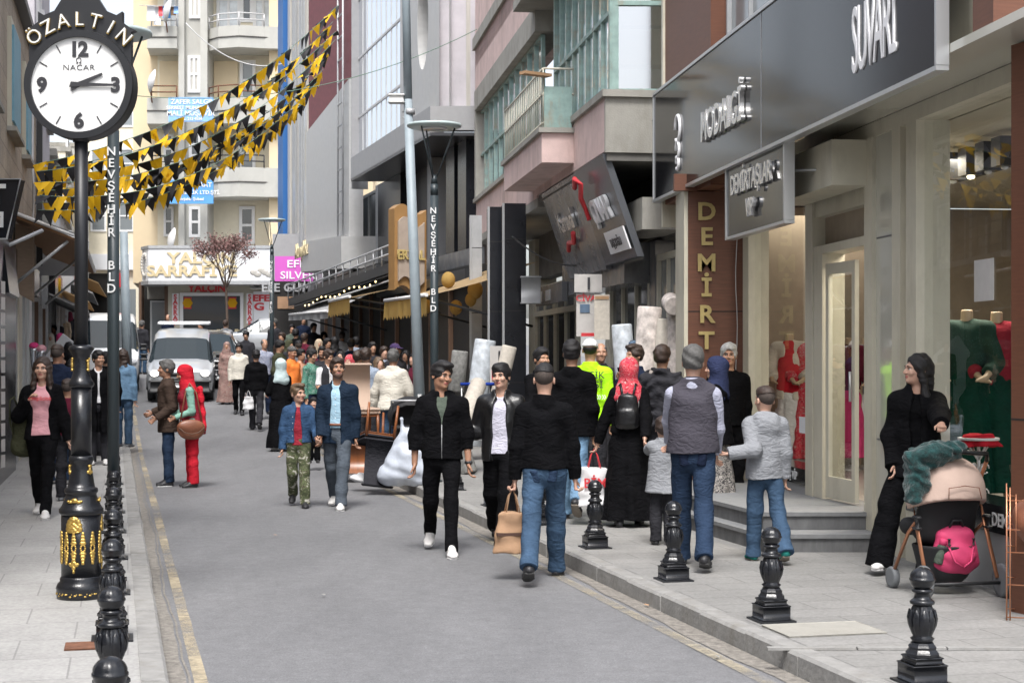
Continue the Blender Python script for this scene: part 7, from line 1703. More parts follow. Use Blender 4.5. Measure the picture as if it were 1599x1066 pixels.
PF = NEAR['puffer'] = person('man seen from behind in black quilted puffer jacket', 1034, 16.9, 1.74, 158, skin='skin_mid', hair='short', hairm='hair_brown', top=('puffer', 'c_charcoal'), bottom=('trousers', 'c_charcoal'), det=1, wr=.010, wf=50)
VE = NEAR['vest'] = person('man from behind in grey knitted vest over pale shirt and blue jeans', 1082, 12.4, 1.73, 174, LA=('to', (1042, 712, 12.9)), RA=('to', (1119, 706, 12.6)), LL=leg(16, 2), RL=leg(-12, 24), skin='skin_light', hair='short', hairm='hair_grey', top=('vest', 'c_vest_grey'), sleeve_m='c_lav_shirt', bottom=('trousers', 'c_jeans_dark'), shoes='shoe_dark', girth=1.12, hem=-.03)
CH = NEAR['child'] = person('small child in grey coat raising an arm, half hidden beside the man in the vest', 1035, 13.9, 1.08, 176, LA=('to', (1012, 704, 14.6)), skin='skin_light', hair='short', hairm='hair_brown', top=('coat', 'c_lightgrey'), bottom=('trousers', 'c_charcoal'), shoes='shoe_dark', det=1, hem=-.22)
FW = NEAR['floral'] = person('woman in indigo headscarf, black top and grey floral skirt, turned sideways', 1118, 15.9, 1.62, 252, skin='skin_light', hair='scarf', scarfm='c_indigo_scarf', top=('coat', 'c_black'), bottom=('skirt', 'c_floral', .12), shoes='shoe_dark', fem=True, hem=-.12, headyaw=8, det=2)
OM = NEAR['old'] = person('white haired man in black jacket standing before the brown pillar', 1138, 17.0, 1.76, 14, headyaw=-22, skin='skin_mid', hair='short', hairm='hair_white', top=('jacket', 'c_black'), bottom=('trousers', 'c_black'), det=2)
GB = NEAR['greyboy'] = person('boy seen from behind in grey hooded sweatshirt and blue jeans, arm held out', 1194, 12.75, 1.38, 186, headyaw=14, RA=((-.12, .05, -1), (-.04, -.1, -1)), LA=('to', (1139, 708, 12.6)), LL=leg(8, 0, .0), RL=leg(-12, 22, -.06), skin='skin_light', hair='fade', hairm='hair_brown', top=('hoodie', 'c_lightgrey'), hood=True, bottom=('trousers', 'c_jeans'), shoes='c_teal', sole='sole_tan', hem=-.11, puff=.012)
ST = NEAR['stroller'] = person('woman with long black hair in black padded jacket pushing the stroller, looking aside', 1432, 12.1, 1.64, -18, headyaw=-62, headpitch=-3, LA=('to', (1478, 690, 11.25)), RA=((-.22, .05, -1), (.12, -.45, -1)), LL=leg(-4, 6, .02), RL=leg(14, 2, -.30), skin='skin_light', hair='long', hairm='hair_black', top=('puffer', 'c_black'), inner=('c_black', 0, .0), openf=.05, bottom=('wide', 'c_black'), shoes='shoe_white', sole='sole_white', fem=True, hem=-.16, extras={'handL': {'curl': 1.1, 'palm': (0, -.3, -1), 'thumb': (-1, 0, 0)}})
BR = NEAR['brown'] = person('grey haired man in brown jacket and blue jeans standing sideways in the road', 263, 21.8, 1.70, -76, RA=((-.12, .15, -1), (.02, -1, -.35)), LA=((.12, .2, -1), (.0, -.9, -.6)), skin='skin_tan', hair='short', hairm='hair_grey', top=('jacket', 'c_brown'), bottom=('trousers', 'c_jeans_dark'), shoes='shoe_dark', sole='sole_white', off=0, hem=-.2, girth=1.08, lean=3, det=1)
RW = NEAR['redscarf'] = person('woman in bright red headscarf, red vest and red trousers carrying a tan shoulder bag', 300, 21.6, 1.64, -68, RA=((-.10, .05, -1), (.0, -1, -.3)), LA=((.14, .1, -1), (-.0, -.95, -.35)), skin='skin_tan', hair='scarf', scarfm='c_red', top=('vest', 'c_dark_red_tee'), sleeve_m='c_mint', bottom=('trousers', 'c_red'), shoes='shoe_dark', off=0, fem=True, hem=-.22, lean=10, headpitch=14, girth=1.12, det=1)
HM = person('man with dark hair half hidden behind the black jacket, hand raised', 846, 18.2, 1.72, 40, LA=None, RA=((-.3, -.5, -1), (-.35, -.85, .1)), headyaw=-10, skin='skin_mid', hair='short', top=('jacket', 'c_black'), bottom=('trousers', 'c_charcoal'), det=1)
# ---- middle distance, right kerb
CR = person('grey haired man seen from behind in wide cream jacket, bending over the goods', 612, 23.4, 1.74, 172, lean=9, LA=((.42, -.1, -1), (.18, -.25, -1)), RA=((-.35, .0, -1), (-.30, -.1, -1)), skin='skin_mid', hair='short', hairm='hair_grey', top=('jacket', 'c_cream'), bottom=('trousers', 'c_jeans'), det=1, girth=1.08, puff=.008, hem=-.1)
person('stout man seen from behind in pale blue shirt beside the cream jacket man', 572, 25.5, 1.76, 168, skin='skin_mid', hair='short', hairm='hair_brown', top=('shirt', 'c_blueshirt'), bottom=('trousers', 'c_charcoal'), det=1, girth=1.12, hem=-.1)
person('man in black vest over a white T-shirt looking down, arms bent', 513, 28.2, 1.72, 30, RA=((-.15, -.1, -1), (.25, -.8, -.5)), LA=((.15, -.1, -1), (-.25, -.8, -.5)), headyaw=20, headpitch=14, skin='skin_mid', hair='quiff', hairm='hair_brown', top=('vest', 'c_charcoal'), inner=('c_white', .45, .0), openf=.05, bottom=('trousers', 'c_charcoal'), det=1)
person('bearded young man in green plaid shirt facing right', 487, 29.4, 1.72, 60, skin='skin_mid', hair='short', top=('shirt', 'c_plaid'), bottom=('trousers', 'c_navy'), det=1, headpitch=10)
person('woman in white headscarf and long black gown carrying a white cloth at the kerb', 438, 29.2, 1.66, 205, LA=((.3, -.2, -1), (-.4, -.8, -.1)), skin='skin_light', hair='scarf', scarfm='c_fluff', top=('abaya', 'c_black'), bottom=None, shoes='shoe_white', det=1, fem=True, off=0, headpitch=16)
person('workman in orange and dark jacket turned right behind the white scarf', 456, 31.2, 1.74, 60, skin='skin_tan', hair='fade', hairm='hair_grey', top=('jacket', 'c_orange'), bottom=('trousers', 'c_navy'), det=1, headpitch=12)
person('man walking away up the road in black jacket and dark grey trousers', 400, 34.3, 1.73, 186, LL=leg(14, 4), RL=leg(-10, 30), skin='skin_mid', hair='short', top=('jacket', 'c_black'), bottom=('trousers', 'c_charcoal'), det=1, off=0)
person('young man in pale zipped jacket and black trousers walking towards the camera', 373, 38.5, 1.72, 5, LL=leg(12, 4), RL=leg(-6, 20), skin='skin_mid', hair='short', top=('jacket', 'c_cream'), bottom=('slim', 'c_black'), shoes='shoe_dark', det=1, off=0, headpitch=12, hem=-.08)
person('woman in brown floral gown and headscarf left of the pale jacket man', 354, 41.5, 1.60, 8, skin='skin_mid', hair='scarf', scarfm='c_rosefloral', top=('abaya', 'c_rosefloral'), bottom=None, shoes='shoe_dark', det=0, off=0, fem=True)
person('bearded man in dark hooded jacket behind the pale jacket man', 384, 44, 1.78, 0, skin='skin_mid', hair='short', top=('jacket', 'c_charcoal'), bottom=('trousers', 'c_navy'), det=0, off=0, headpitch=12)
person('man in blue checked shirt and dark trousers at the kerb', 413, 37.2, 1.74, 30, skin='skin_mid', hair='balding', hairm='hair_grey', top=('shirt', 'c_plaid_blue'), bottom=('trousers', 'c_navy'), det=0)
person('man in olive jacket bending his head behind the orange jacket', 437, 34.8, 1.78, 70, skin='skin_mid', hair='short', top=('jacket', 'c_olive'), bottom=('trousers', 'c_navy'), det=0, headpitch=18)
person('person in yellow green headscarf among the kerb crowd', 452, 38.6, 1.66, 60, skin='skin_mid', hair='scarf', scarfm='c_olive', top=('coat', 'c_charcoal'), bottom=('trousers', 'c_black'), det=0)
person('man in beige short sleeved shirt behind the plaid shirt', 470, 31.8, 1.68, 60, skin='skin_tan', hair='short', top=('tee', 'c_peach'), sleeve=.4, bottom=('trousers', 'c_navy'), det=0)
person('man with a dark beard facing the camera behind the black vest', 503, 32, 1.72, 0, skin='skin_tan', hair='short', top=('jacket', 'c_charcoal'), bottom=('trousers', 'c_navy'), det=1, beard=True)
person('young woman with long dark hair looking left behind the black vest man', 532, 32.4, 1.62, -10, skin='skin_light', hair='long', top=('jacket', 'c_olive'), bottom=('trousers', 'c_black'), det=1, fem=True)
person('woman in red patterned headscarf beside the striped chair back', 545, 29.8, 1.60, -14, skin='skin_light', hair='scarf', scarfm='c_redscarf', top=('coat', 'c_charcoal'), bottom=('skirt', 'c_charcoal', .1), det=1, fem=True)
person('man in purple cap and dark jacket looking right by the shop', 618, 29.0, 1.84, 45, skin='skin_tan', hair='cap', scarfm='c_purple', top=('jacket', 'c_charcoal'), bottom=('trousers', 'c_navy'), det=1)
person('person with brown hair facing the shop left of the purple cap', 600, 31.0, 1.74, 20, skin='skin_light', hair='short', hairm='hair_brown', top=('jacket', 'c_blueshirt'), bottom=('trousers', 'c_navy'), det=0)
person('woman with light brown hair between the blue shirt and cream jacket', 592, 27.2, 1.60, 30, skin='skin_light', hair='long', hairm='hair_light', top=('tee', 'c_peach'), bottom=('trousers', 'c_jeans'), det=0, fem=True)
person('person in dark red top deep in the shop entrance right of the cream jacket', 646, 28.5, 1.66, -40, skin='skin_light', hair='long', top=('sweater', 'c_maroon'), bottom=('trousers', 'c_black'), det=0, fem=True)
person('toddler in blue and yellow holding a toy, between the boy and the suit', 490, 24.8, .98, 10, RA=((-.1, -.4, -1), (.2, -.9, .1)), skin='skin_light', hair='short', top=('jacket', 'c_royal'), inner=('c_yellow', 0, 0), openf=.05, bottom=('trousers', 'c_black'), det=1)
person('dark haired person in a black coat seen behind the crowd near the awning', 462, 42.5, 1.78, 170, skin='skin_mid', hair='short', top=('coat', 'c_black'), bottom=('trousers', 'c_black'), det=0)
person('shopper in a maroon top at the far end of the right crowd', 476, 41, 1.72, 150, skin='skin_mid', hair='short', hairm='hair_brown', top=('sweater', 'c_maroon'), bottom=('trousers', 'c_navy'), det=0)
person('shopper in a navy jacket under the tan awning valance', 548, 36, 1.78, 190, skin='skin_mid', hair='short', top=('jacket', 'c_navy'), bottom=('trousers', 'c_charcoal'), det=0)
person('woman in black with long hair under the tan awning', 522, 38.5, 1.74, 200, skin='skin_mid', hair='long', top=('coat', 'c_black'), bottom=('trousers', 'c_black'), det=0, fem=True)
# ---- road and corner, far
person('grey hooded man standing before the silver car beside the plum tree', 352, 52, 1.80, 190, skin='skin_mid', hair='short', hairm='hair_brown', top=('coat', 'c_grey'), bottom=('trousers', 'c_jeans_dark'), det=0, off=0, hem=-.2)
person('dark jacketed man walking left behind the small van', 314, 52.5, 1.74, -60, skin='skin_mid', hair='short', top=('jacket', 'c_charcoal'), bottom=('trousers', 'c_charcoal'), det=0, off=0)
person('man in dark coat standing under the far lamp post', 428, 50, 1.80, -30, skin='skin_mid', hair='short', hairm='hair_grey', top=('coat', 'c_charcoal'), bottom=('trousers', 'c_charcoal'), det=0, hem=-.2)
person('man in dark jacket and jeans between the white van and the small van', 222, 53, 1.76, 160, skin='skin_mid', hair='short', hairm='hair_grey', top=('jacket', 'c_charcoal'), bottom=('trousers', 'c_jeans'), det=0, off=0)
person('man with folded arms near the jeweller side door', 262, 61, 1.72, 0, skin='skin_mid', hair='balding', hairm='hair_grey', top=('jacket', 'c_navy'), bottom=('trousers', 'c_charcoal'), det=0, off=0)
person('man in a navy sweater by the magenta signed shop', 474, 52, 1.80, 20, skin='skin_mid', hair='short', top=('sweater', 'c_navy'), bottom=('trousers', 'c_navy'), det=0)
# ---- left pavement
person('man seen from behind in dark navy jacket, just behind the pink sweatshirt girl', 90, 20.6, 1.78, 176, skin='skin_tan', hair='fade', hairm='hair_brown', top=('jacket', 'c_navy'), bottom=('trousers', 'c_jeans_dark'), shoes='shoe_white', det=1, puff=.01)
person('child in dark maroon top seen from behind on the left pavement', 106, 18.2, 1.36, 178, skin='skin_mid', hair='fade', hairm='hair_brown', top=('sweater', 'c_maroon'), bottom=('trousers', 'c_charcoal'), shoes='c_lightgrey', det=1)
person('girl in pink top with dark tied hair beside the clock shaft', 115, 21.5, 1.60, 174, skin='skin_light', hair='bun', top=('tee', 'c_pink'), bottom=('trousers', 'c_black'), det=1, fem=True)
person('woman in black headscarf looking out right of the navy jacket', 113, 25.5, 1.64, 0, skin='skin_light', hair='scarf', scarfm='c_black', top=('abaya', 'c_black'), bottom=None, det=1, fem=True)
person('woman in black headscarf partly hidden by her neighbour', 100, 26.5, 1.68, -8, skin='skin_light', hair='scarf', scarfm='c_black', top=('abaya', 'c_black'), bottom=None, det=1, fem=True)
person('young man with dark hair facing right on the left pavement', 93, 30.5, 1.76, 30, skin='skin_mid', hair='short', top=('jacket', 'c_black'), bottom=('trousers', 'c_black'), det=0)
person('woman with very long dark hair walking up the left pavement', 108, 34, 1.76, 175, skin='skin_light', hair='long', top=('coat', 'c_black'), bottom=('trousers', 'c_black'), det=0, fem=True)
person('woman in bright pink headscarf in the left crowd', 95, 41, 1.72, 170, skin='skin_light', hair='scarf', scarfm='c_hotpink', top=('coat', 'c_charcoal'), bottom=('trousers', 'c_black'), det=0, fem=True)
person('woman in pale lilac headscarf next to the pink one', 103, 37.5, 1.70, 175, skin='skin_light', hair='scarf', scarfm='c_lightgrey', top=('coat', 'c_black'), bottom=('trousers', 'c_black'), det=0, fem=True)
person('person in pink jacket and dark cap in the left crowd', 117, 42, 1.62, 180, skin='skin_light', hair='short', top=('jacket', 'c_pink'), bottom=('trousers', 'c_black'), det=0)
person('person in grey top near the black clock post, far left crowd', 84, 47, 1.70, 0, skin='skin_mid', hair='short', top=('jacket', 'c_grey'), bottom=('trousers', 'c_charcoal'), det=0)
person('man in denim shirt up the left pavement under the yellow letters', 74, 52, 1.74, 0, skin='skin_mid', hair='short', top=('shirt', 'c_white'), bottom=('trousers', 'c_navy'), det=0, off=.0)
person('bearded man in dark jacket higher up the left pavement', 89, 56, 1.76, 0, skin='skin_mid', hair='balding', hairm='hair_grey', top=('jacket', 'c_charcoal'), bottom=('trousers', 'c_charcoal'), det=0, off=.0)
person('person in light brown coat higher up the left pavement', 100, 60, 1.76, 0, skin='skin_mid', hair='short', hairm='hair_brown', top=('coat', 'c_beige'), bottom=('trousers', 'c_charcoal'), det=0, off=.0)
person('person in maroon at the top of the left pavement', 110, 64, 1.74, 180, skin='skin_mid', hair='scarf', scarfm='c_maroon', top=('coat', 'c_charcoal'), bottom=('trousers', 'c_charcoal'), det=0, off=.0)
person('man in black jacket and white shirt between the clock and the lamp post', 154, 24.3, 1.72, 15, headyaw=30, skin='skin_mid', hair='short', top=('coat', 'c_black'), inner=('c_white', 0, 0), openf=.03, bottom=('trousers', 'c_charcoal'), shoes='shoe_white', det=1, hem=-.45)
person('young man with dark hair just left of the lamp post', 165, 26.5, 1.70, 200, skin='skin_mid', hair='short', top=('jacket', 'c_black'), bottom=('trousers', 'c_charcoal'), det=1)
person('broad person seen from behind in faded denim jacket and jeans beside the lamp post', 193, 28.6, 1.72, 170, skin='skin_light', hair='long', hairm='hair_brown', top=('jacket', 'c_denim_pale'), bottom=('trousers', 'c_jeans'), shoes='c_lightgrey', det=1, girth=1.1, hem=-.1)
far_ = [('man in black jacket deep in the crowd left of the purple cap', 582, 33.5, 'c_charcoal', 'short', 1.78, 20), ('shopper in olive coat under the first awning', 566, 31.5, 'c_olive', 'short', 1.7, 160), ('shopper in pale blue shirt with back turned, mid crowd', 556, 38, 'c_blueshirt', 'short', 1.76, 190), ('woman in beige headscarf in the thick of the kerb crowd', 498, 39, 'c_beige', 'scarf', 1.66, 20),
        ('man in navy top behind the bearded man', 512, 37, 'c_navy', 'short', 1.76, 40), ('man in grey sweater behind the workman', 466, 36, 'c_grey', 'fade', 1.74, 200), ('woman in maroon coat and long hair behind the plaid shirt', 488, 35, 'c_maroon', 'long', 1.66, 140), ('man in brown jacket beside the far lamp post foot', 440, 40.5, 'c_brown', 'short', 1.76, -20),
        ('man in dark green top near the grey awning', 456, 46, 'c_sage', 'short', 1.76, 10), ('tall man in charcoal under the canopy edge', 490, 45, 'c_charcoal', 'short', 1.84, 30), ('woman in black scarf under the canopy edge', 506, 43, 'c_black', 'scarf', 1.68, 10), ('person in white top by the shop entrance, far crowd', 534, 42, 'c_white', 'short', 1.72, 180),
        ('woman in lilac top in the dark shop entrance right of the purple cap', 634, 31, 'c_lilac_white', 'long', 1.66, -20), ('man in black with greying hair between blue shirt and chair', 560, 28.6, 'c_black', 'short', 1.70, 150)]
for lb, px, y, cm, hr, h_, fc in far_:
    person(lb, px, y, h_, fc, hair=hr, hairm='hair_brown' if len(lb) % 2 else 'hair_black', scarfm=cm, top=('jacket', cm), bottom=('trousers', 'c_charcoal'), det=0, fem=hr in ('long', 'scarf'))
for lb, px, y, cm, hr, h_ in (('person in dark hooded top high on the left pavement', 66, 48, 'c_navy', 'short', 1.76), ('woman in cream headscarf high on the left pavement', 79, 43, 'c_cream', 'scarf', 1.64), ('person in teal jacket near the denim shirt man', 82, 62, 'c_teal', 'short', 1.76), ('person in black behind the clock shaft, left crowd', 121, 36, 'c_black', 'short', 1.76)):
    person(lb, px, y, h_, 10, hair=hr, scarfm=cm, top=('jacket', cm), bottom=('trousers', 'c_charcoal'), det=0)
# ================================================================ CARRIED THINGS, STROLLER, GOODS, MANNEQUINS
def frame(v): return Matrix.Translation(v)
# lettering on clothes
def chest_text(P, s_, size, m, z, d, front=True, x=0, xa=None):
    sgn = -1 if front else 1; o = P['obj']; q = P['ltor'](x, 0, z); q = (q[0], sgn*d, q[2])
    return text('lettering', s_, size, m, o, q, (-sgn, 0, 0), (0, 0, 1), ext=.003, off=.0006)
chest_text(PK, 'simplicité', .060, 'red_letter', .345, .140); 
chest_text(PO, 'TRAFİK', .105, 'numeral', .38, .150, front=False); chest_text(PO, 'POLİSİ', .105, 'numeral', .28, .150, front=False)
for sd in (-1, 1):
    q = PO['ltor'](0, 0, .16); text('reflective_strip', '»»»', .11, 'white_face', PO['obj'], (.12*sd, .148, q[2]), (-1, 0, 0), (0, 0, 1), ext=.003)
# belt, watch, buttons, zip
mb = MB(); 
for k in range(25):
    a = -math.pi*.5+(k-12)/12*1.0; 
bz = SU['ltor'](0, 0, .045)[2]; mb.tube([(.150*math.sin((k-8)/8*.42), -.124*math.cos((k-8)/8*.42)-.003, bz) for k in range(17)], .016, 6); mb.build('belt', 'leather_brown', SU['obj'])
for k in range(5): q = SU['ltor'](0, 0, .12+.075*k); mb = MB(); mb.ell((0, -.112-.004*k if k < 3 else -.118, q[2]), (.006, .005, .006), 6, 4); mb.build('button', 'white_face', SU['obj'])
w_ = YA['lJ']['wrL']; mb = MB(); mb.lathe([(.034, -.012), (.036, 0), (.034, .012)], tuple(w_-np.array([0, 0, -.01])), 16); mb.ell(tuple(w_+np.array([.02, -.026, .01])), (.018, .012, .018), 8, 5); mb.build('watch', 'car_plastic', YA['obj'])
q0 = YA['ltor'](0, 0, .25)[2]; q1 = YA['ltor'](0, 0, -.05)[2]; mb = MB(); mb.tube([(0, -.137, q0), (0, -.140, (q0+q1)/2), (0, -.150, q1)], .0035, 5); mb.build('zip', 'alu_dull', YA['obj'])
for k in range(4): q = BO['ltor'](0, 0, .08+.09*k); mb = MB(); mb.ell((-.058, -.122, q[2]), (.006, .005, .006), 6, 4); mb.build('button', 'alu', BO['obj'])
# tote in the black sweater man's hand
hL = BK['hands']['R'][0]
def bag(name, lab, cat, hand, w, h, d, m, hl=.20, hm=None, yaw=0, stripe=None, txt=None, rad=.006):
    r = empty(name, tuple(hand-Vector((0, 0, hl+h))), yaw, lab, cat)
    F = Field(); F.ec((0, 0, h*.96), (0, 0, .02), (w*.44, d*.40), (w*.52, d*.58), (1, 0, 0), k=.01, flat=True); F.cut((0, 0, h*.94), (0, 0, 1), (0, 0, h), .5)
    F.mesh(.011, wr=.009, seed=4, wf=26, name='body', mats=m, parent=r)
    for sy in (-1, 1):
        mb = MB(); mb.tube([(-w*.22, sy*d*.30, h*.90), (-w*.10, sy*d*.12, h+hl*.7), (0, sy*.008, h+hl), (w*.10, sy*d*.12, h+hl*.7), (w*.22, sy*d*.30, h*.90)], rad, 6); mb.build('handle', hm or m, r)
    if stripe: mb = MB(); mb.box((0, 0, h*.48), (w*.99, d*1.02, h*.07)); mb.build('stripe', stripe, r)
    if txt: text('lettering', txt[0], txt[1], txt[2], r, (0, -d*.62, h*txt[3]), ext=.004, off=.002)
    return r
bag('paper_tote', 'brown paper tote with dark stripe hanging from the black sweater man\'s hand', 'bag', BK['hands']['L'][0], .27, .34, .15, 'kraft', .17, yaw=.2, stripe='kraft_print')
bag('carrier_bag', 'white plastic carrier bag with red print and handles beside the black abaya', 'bag', AB['hands']['L'][0], .30, .40, .14, 'bag_white', .16, 'red_letter', txt=('BİM', .13, 'red_letter', .5), yaw=.1)
# phone
q = PH['hands']['R']; mb = MB(); mb.bbox((0, 0, 0), (.012, .075, .15), .005); o = mb.build('mobile_phone', 'c_navy'); o.location = q[0]; o.rotation_euler = (.3, .2, R(-62)); tag(o, 'dark blue mobile phone held to the ear of the man in navy jacket', 'phone')
# backpack of the woman in the abaya, pink girl's bag
def backpack(P, w, h, d, m, zt_, lab, yb=.17, x=0):
    T = P['T'] @ Matrix.Translation((x, yb, P['ltor'](0, 0, zt_)[2])); r = empty('backpack', tuple(T.translation), T.to_euler().z, lab, 'backpack')
    F = Field(); F.ec((0, 0, -h), (0, 0, 0), (w/2, d/2), (w*.40, d*.42), (1, 0, 0), k=.02); F.ec((0, d*.4, -h*.95), (0, d*.4, -h*.5), (w*.38, d*.25), (w*.36, d*.2), (1, 0, 0), k=.01)
    F.mesh(.011, wr=.004, seed=2, wf=30, name='body', mats=m, parent=r)
    for sx in (-1, 1): mb = MB(); mb.tube([(sx*w*.3, 0, -h*.85), (sx*w*.46, -d*.6, -h*.3), (sx*w*.42, -d*1.1, .10), (sx*w*.32, -d*.7, .13), (sx*w*.2, 0, 0)], .012, 6); mb.build('strap', m, r)
    mb = MB(); mb.tube([(-.03, 0, .01), (0, 0, .05), (.03, 0, .01)], .006, 6); mb.build('handle', m, r)
    return r
backpack(AB, .23, .26, .10, 'leather_black', .40, 'small dark leather backpack worn by the woman in black abaya', yb=.175)
backpack(PK, .28, .42, .14, 'c_olive', .24, 'olive backpack hanging behind the pink sweatshirt girl on her right side', yb=.12, x=-.20)
# shoulder bag of the red scarf woman
T = RW['T']; q = T @ Vector((.24, -.06, RW['ltor'](0, 0, -.08)[2])); r = empty('shoulder_bag', tuple(q), R(-68), 'large tan leather shoulder bag hanging at the red scarf woman\'s side', 'bag')
F = Field(); F.ec((0, .0, -.13), (0, .0, .06), (.155, .05), (.15, .04), (0, 1, 0), k=.02) if False else F.e((0, 0, -.04), (.05, .19, .13), None, k=.02); F.e((.01, 0, -.0), (.052, .18, .10), None, k=.01); F.mesh(.011, wr=.004, name='body', mats='leather_brown', parent=r)
mb = MB(); mb.tube([(.045, -.17, -.01), (.062, -.09, -.075), (.066, 0, -.095), (.062, .09, -.075), (.045, .17, -.01)], .006, 6); mb.build('flap', 'brown_frame', r)
mb = MB(); mb.tube([(0, -.15, .04), (-.08, -.06, .45), (-.10, 0, .58), (-.05, .08, .45), (0, .15, .04)], .010, 6); mb.build('strap', 'leather_brown', r)
T = RW['T']; F = Field(); z_ = RW['ltor'](0, 0, .3)[2]
F.ec((0, .10, z_+.14), (0, .145, z_-.42), (.10, .04), (.16, .04), (1, 0, 0), k=.02, flat=True); F.mesh(.014, wr=.010, wf=24, name='scarf_tail', mats='c_red', parent=RW['obj'])
bag('carrier_bag', 'small white plastic bag carried by the man in black walking up the road', 'bag', Vector((X(388, 34.2), 34.2, G(34)+.62+.25)), .22, .3, .1, 'bag_white', .12)
# ---------------------------------------------------------------- stroller
ys_ = 10.95; sr = empty('stroller', (X(1487, ys_), ys_, .121), R(12), 'stroller with beige hood, copper frame and pink bag in its basket', 'stroller')
def part(name, m, f, parent=None):
    mb = MB(); f(mb); return mb.build(name, m, parent or sr)
def whl(x, y, r, nm='wheel'):
    mb = MB(); mb.lathe([(r*.72, -.022), (r*.95, -.022), (r, -.012), (r, .012), (r*.95, .022), (r*.72, .022)], n=28, axis='x'); w_ = mb.build(nm, 'grey_plastic', sr); w_.location = (x, y, r)
    mb = MB(); mb.lathe([(.012, -.018), (r*.74, -.012), (r*.74, .012), (.012, .018)], n=20, axis='x', smooth=False); mb.build('hub', 'car_plastic', w_)
for sx in (-1, 1): whl(sx*.29, -.16, .115, 'wheel'); whl(sx*.24, .42, .075, 'wheel')
part('axle', 'car_plastic', lambda b: b.tube([(-.28, -.16, .10), (.28, -.16, .10)], .012, 8))
for sx in (-1, 1):
    part('frame_tube', 'copper', lambda b: b.tube([(sx*.26, -.14, .13), (sx*.255, .02, .48), (sx*.25, .12, .72), (sx*.23, -.05, .92)], .014, 8)); part('frame_tube', 'copper', lambda b: b.tube([(sx*.24, .40, .12), (sx*.25, .15, .42), (sx*.26, .02, .50)], .013, 8))
    part('joint', 'car_plastic', lambda b: b.bbox((sx*.262, -.0, .50), (.05, .09, .10), .02)); part('fork', 'car_plastic', lambda b: b.bbox((sx*.29, -.15, .16), (.035, .07, .12), .015))
part('handlebar', 'leather_black', lambda b: b.tube([(-.23, -.05, .92), (-.20, -.11, .97), (0, -.12, .985), (.20, -.11, .97), (.23, -.05, .92)], .016, 8))
F = Field(); F.ec((0, .14, .42), (0, .02, .72), (.22, .11), (.23, .05), (1, 0, 0), k=.04); F.c((-.2, .25, .45), (.2, .25, .45), .06, .06, k=.03); F.mesh(.012, wr=.004, name='seat', mats='black_fabric', parent=sr)
F = Field(); F.e((0, .08, .66), (.27, .24, .29), None, k=.02); F.e((0, .12, .62), (.24, .22, .25), None, k=.01, op=-1); F.cut((0, 0, .63), (0, -.25, -1), (0, .1, .6), .6); F.cut((0, .16, .6), (0, 1, -.3), (0, .1, .6), .6)
F.mesh(.011, wr=.005, wf=16, name='hood', mats='stroller_beige', parent=sr)
part('hood_seam', 'leather_brown', lambda b: b.tube([(-.12, -.185, .67), (-.11, -.168, .745), (0, -.178, .76), (.11, -.168, .745), (.12, -.185, .67)], .0035, 5))
F = Field(); F.ec((0, .12, .20), (0, .12, .34), (.19, .16), (.225, .20), (1, 0, 0), k=.01, flat=True); F.ec((0, .12, .23), (0, .12, .38), (.175, .145), (.21, .185), (1, 0, 0), k=.01, op=-1); F.mesh(.012, name='basket', mats='black_fabric', parent=sr)
bg_ = empty('diaper_bag', (X(1496, ys_-.05), ys_+.03, .121+.20), R(12), 'bright pink changing bag with black clips lying in the stroller basket', 'bag')
F = Field(); F.ec((0, 0, .02), (0, 0, .20), (.17, .09), (.14, .07), (1, 0, 0), k=.03); F.e((0, -.07, .08), (.11, .035, .07), None, k=.02); F.mesh(.010, wr=.006, wf=30, name='body', mats='pink_fabric', parent=bg_)
for sx in (-1, 1):
    mb = MB(); mb.tube([(sx*.09, -.09, .14), (sx*.06, -.12, .04), (sx*.0, -.125, .0)], .007, 6); mb.build('strap', 'pink_fabric', bg_); mb = MB(); mb.bbox((sx*.09, -.095, .17), (.025, .02, .05), .006); mb.build('clip', 'car_plastic', bg_)
mb = MB(); mb.tube([(-.05, -.02, .26), (-.03, -.03, .31), (.03, -.03, .31), (.05, -.02, .26)], .009, 6); mb.build('handle', 'car_plastic', bg_)
bt = MB(); bt.lathe([(.03, 0), (.033, .01), (.033, .12), (.028, .13)], n=16, m=0); bt.lathe([(.026, .131), (.026, .17), (.02, .175)], n=16, m=1); bt = bt.build('bottle', ['c_sage', 'pink_fabric']); bt.location = (X(1462, ys_), ys_-.04, .34); bt.rotation_euler = (0, .25, 0); tag(bt, 'sage green bottle with pink cap standing beside the pink bag in the basket', 'bottle')
F = Field(); F.e((-.20, -.02, .95), (.16, .10, .07), None, k=.05); F.e((-.26, .0, .82), (.075, .10, .16), None, k=.05); F.e((-.06, -.05, 1.0), (.14, .09, .055), None, k=.05); F.e((-.30, -.02, .72), (.05, .08, .10), None, k=.04)
o = F.mesh(.009, wr=.012, seed=5, wf=60, name='fur_blanket', mats='fur_teal'); o.location = sr.location; o.rotation_euler = (0, 0, R(12)); tag(o, 'dark teal furry garment draped over the stroller handle', 'blanket')
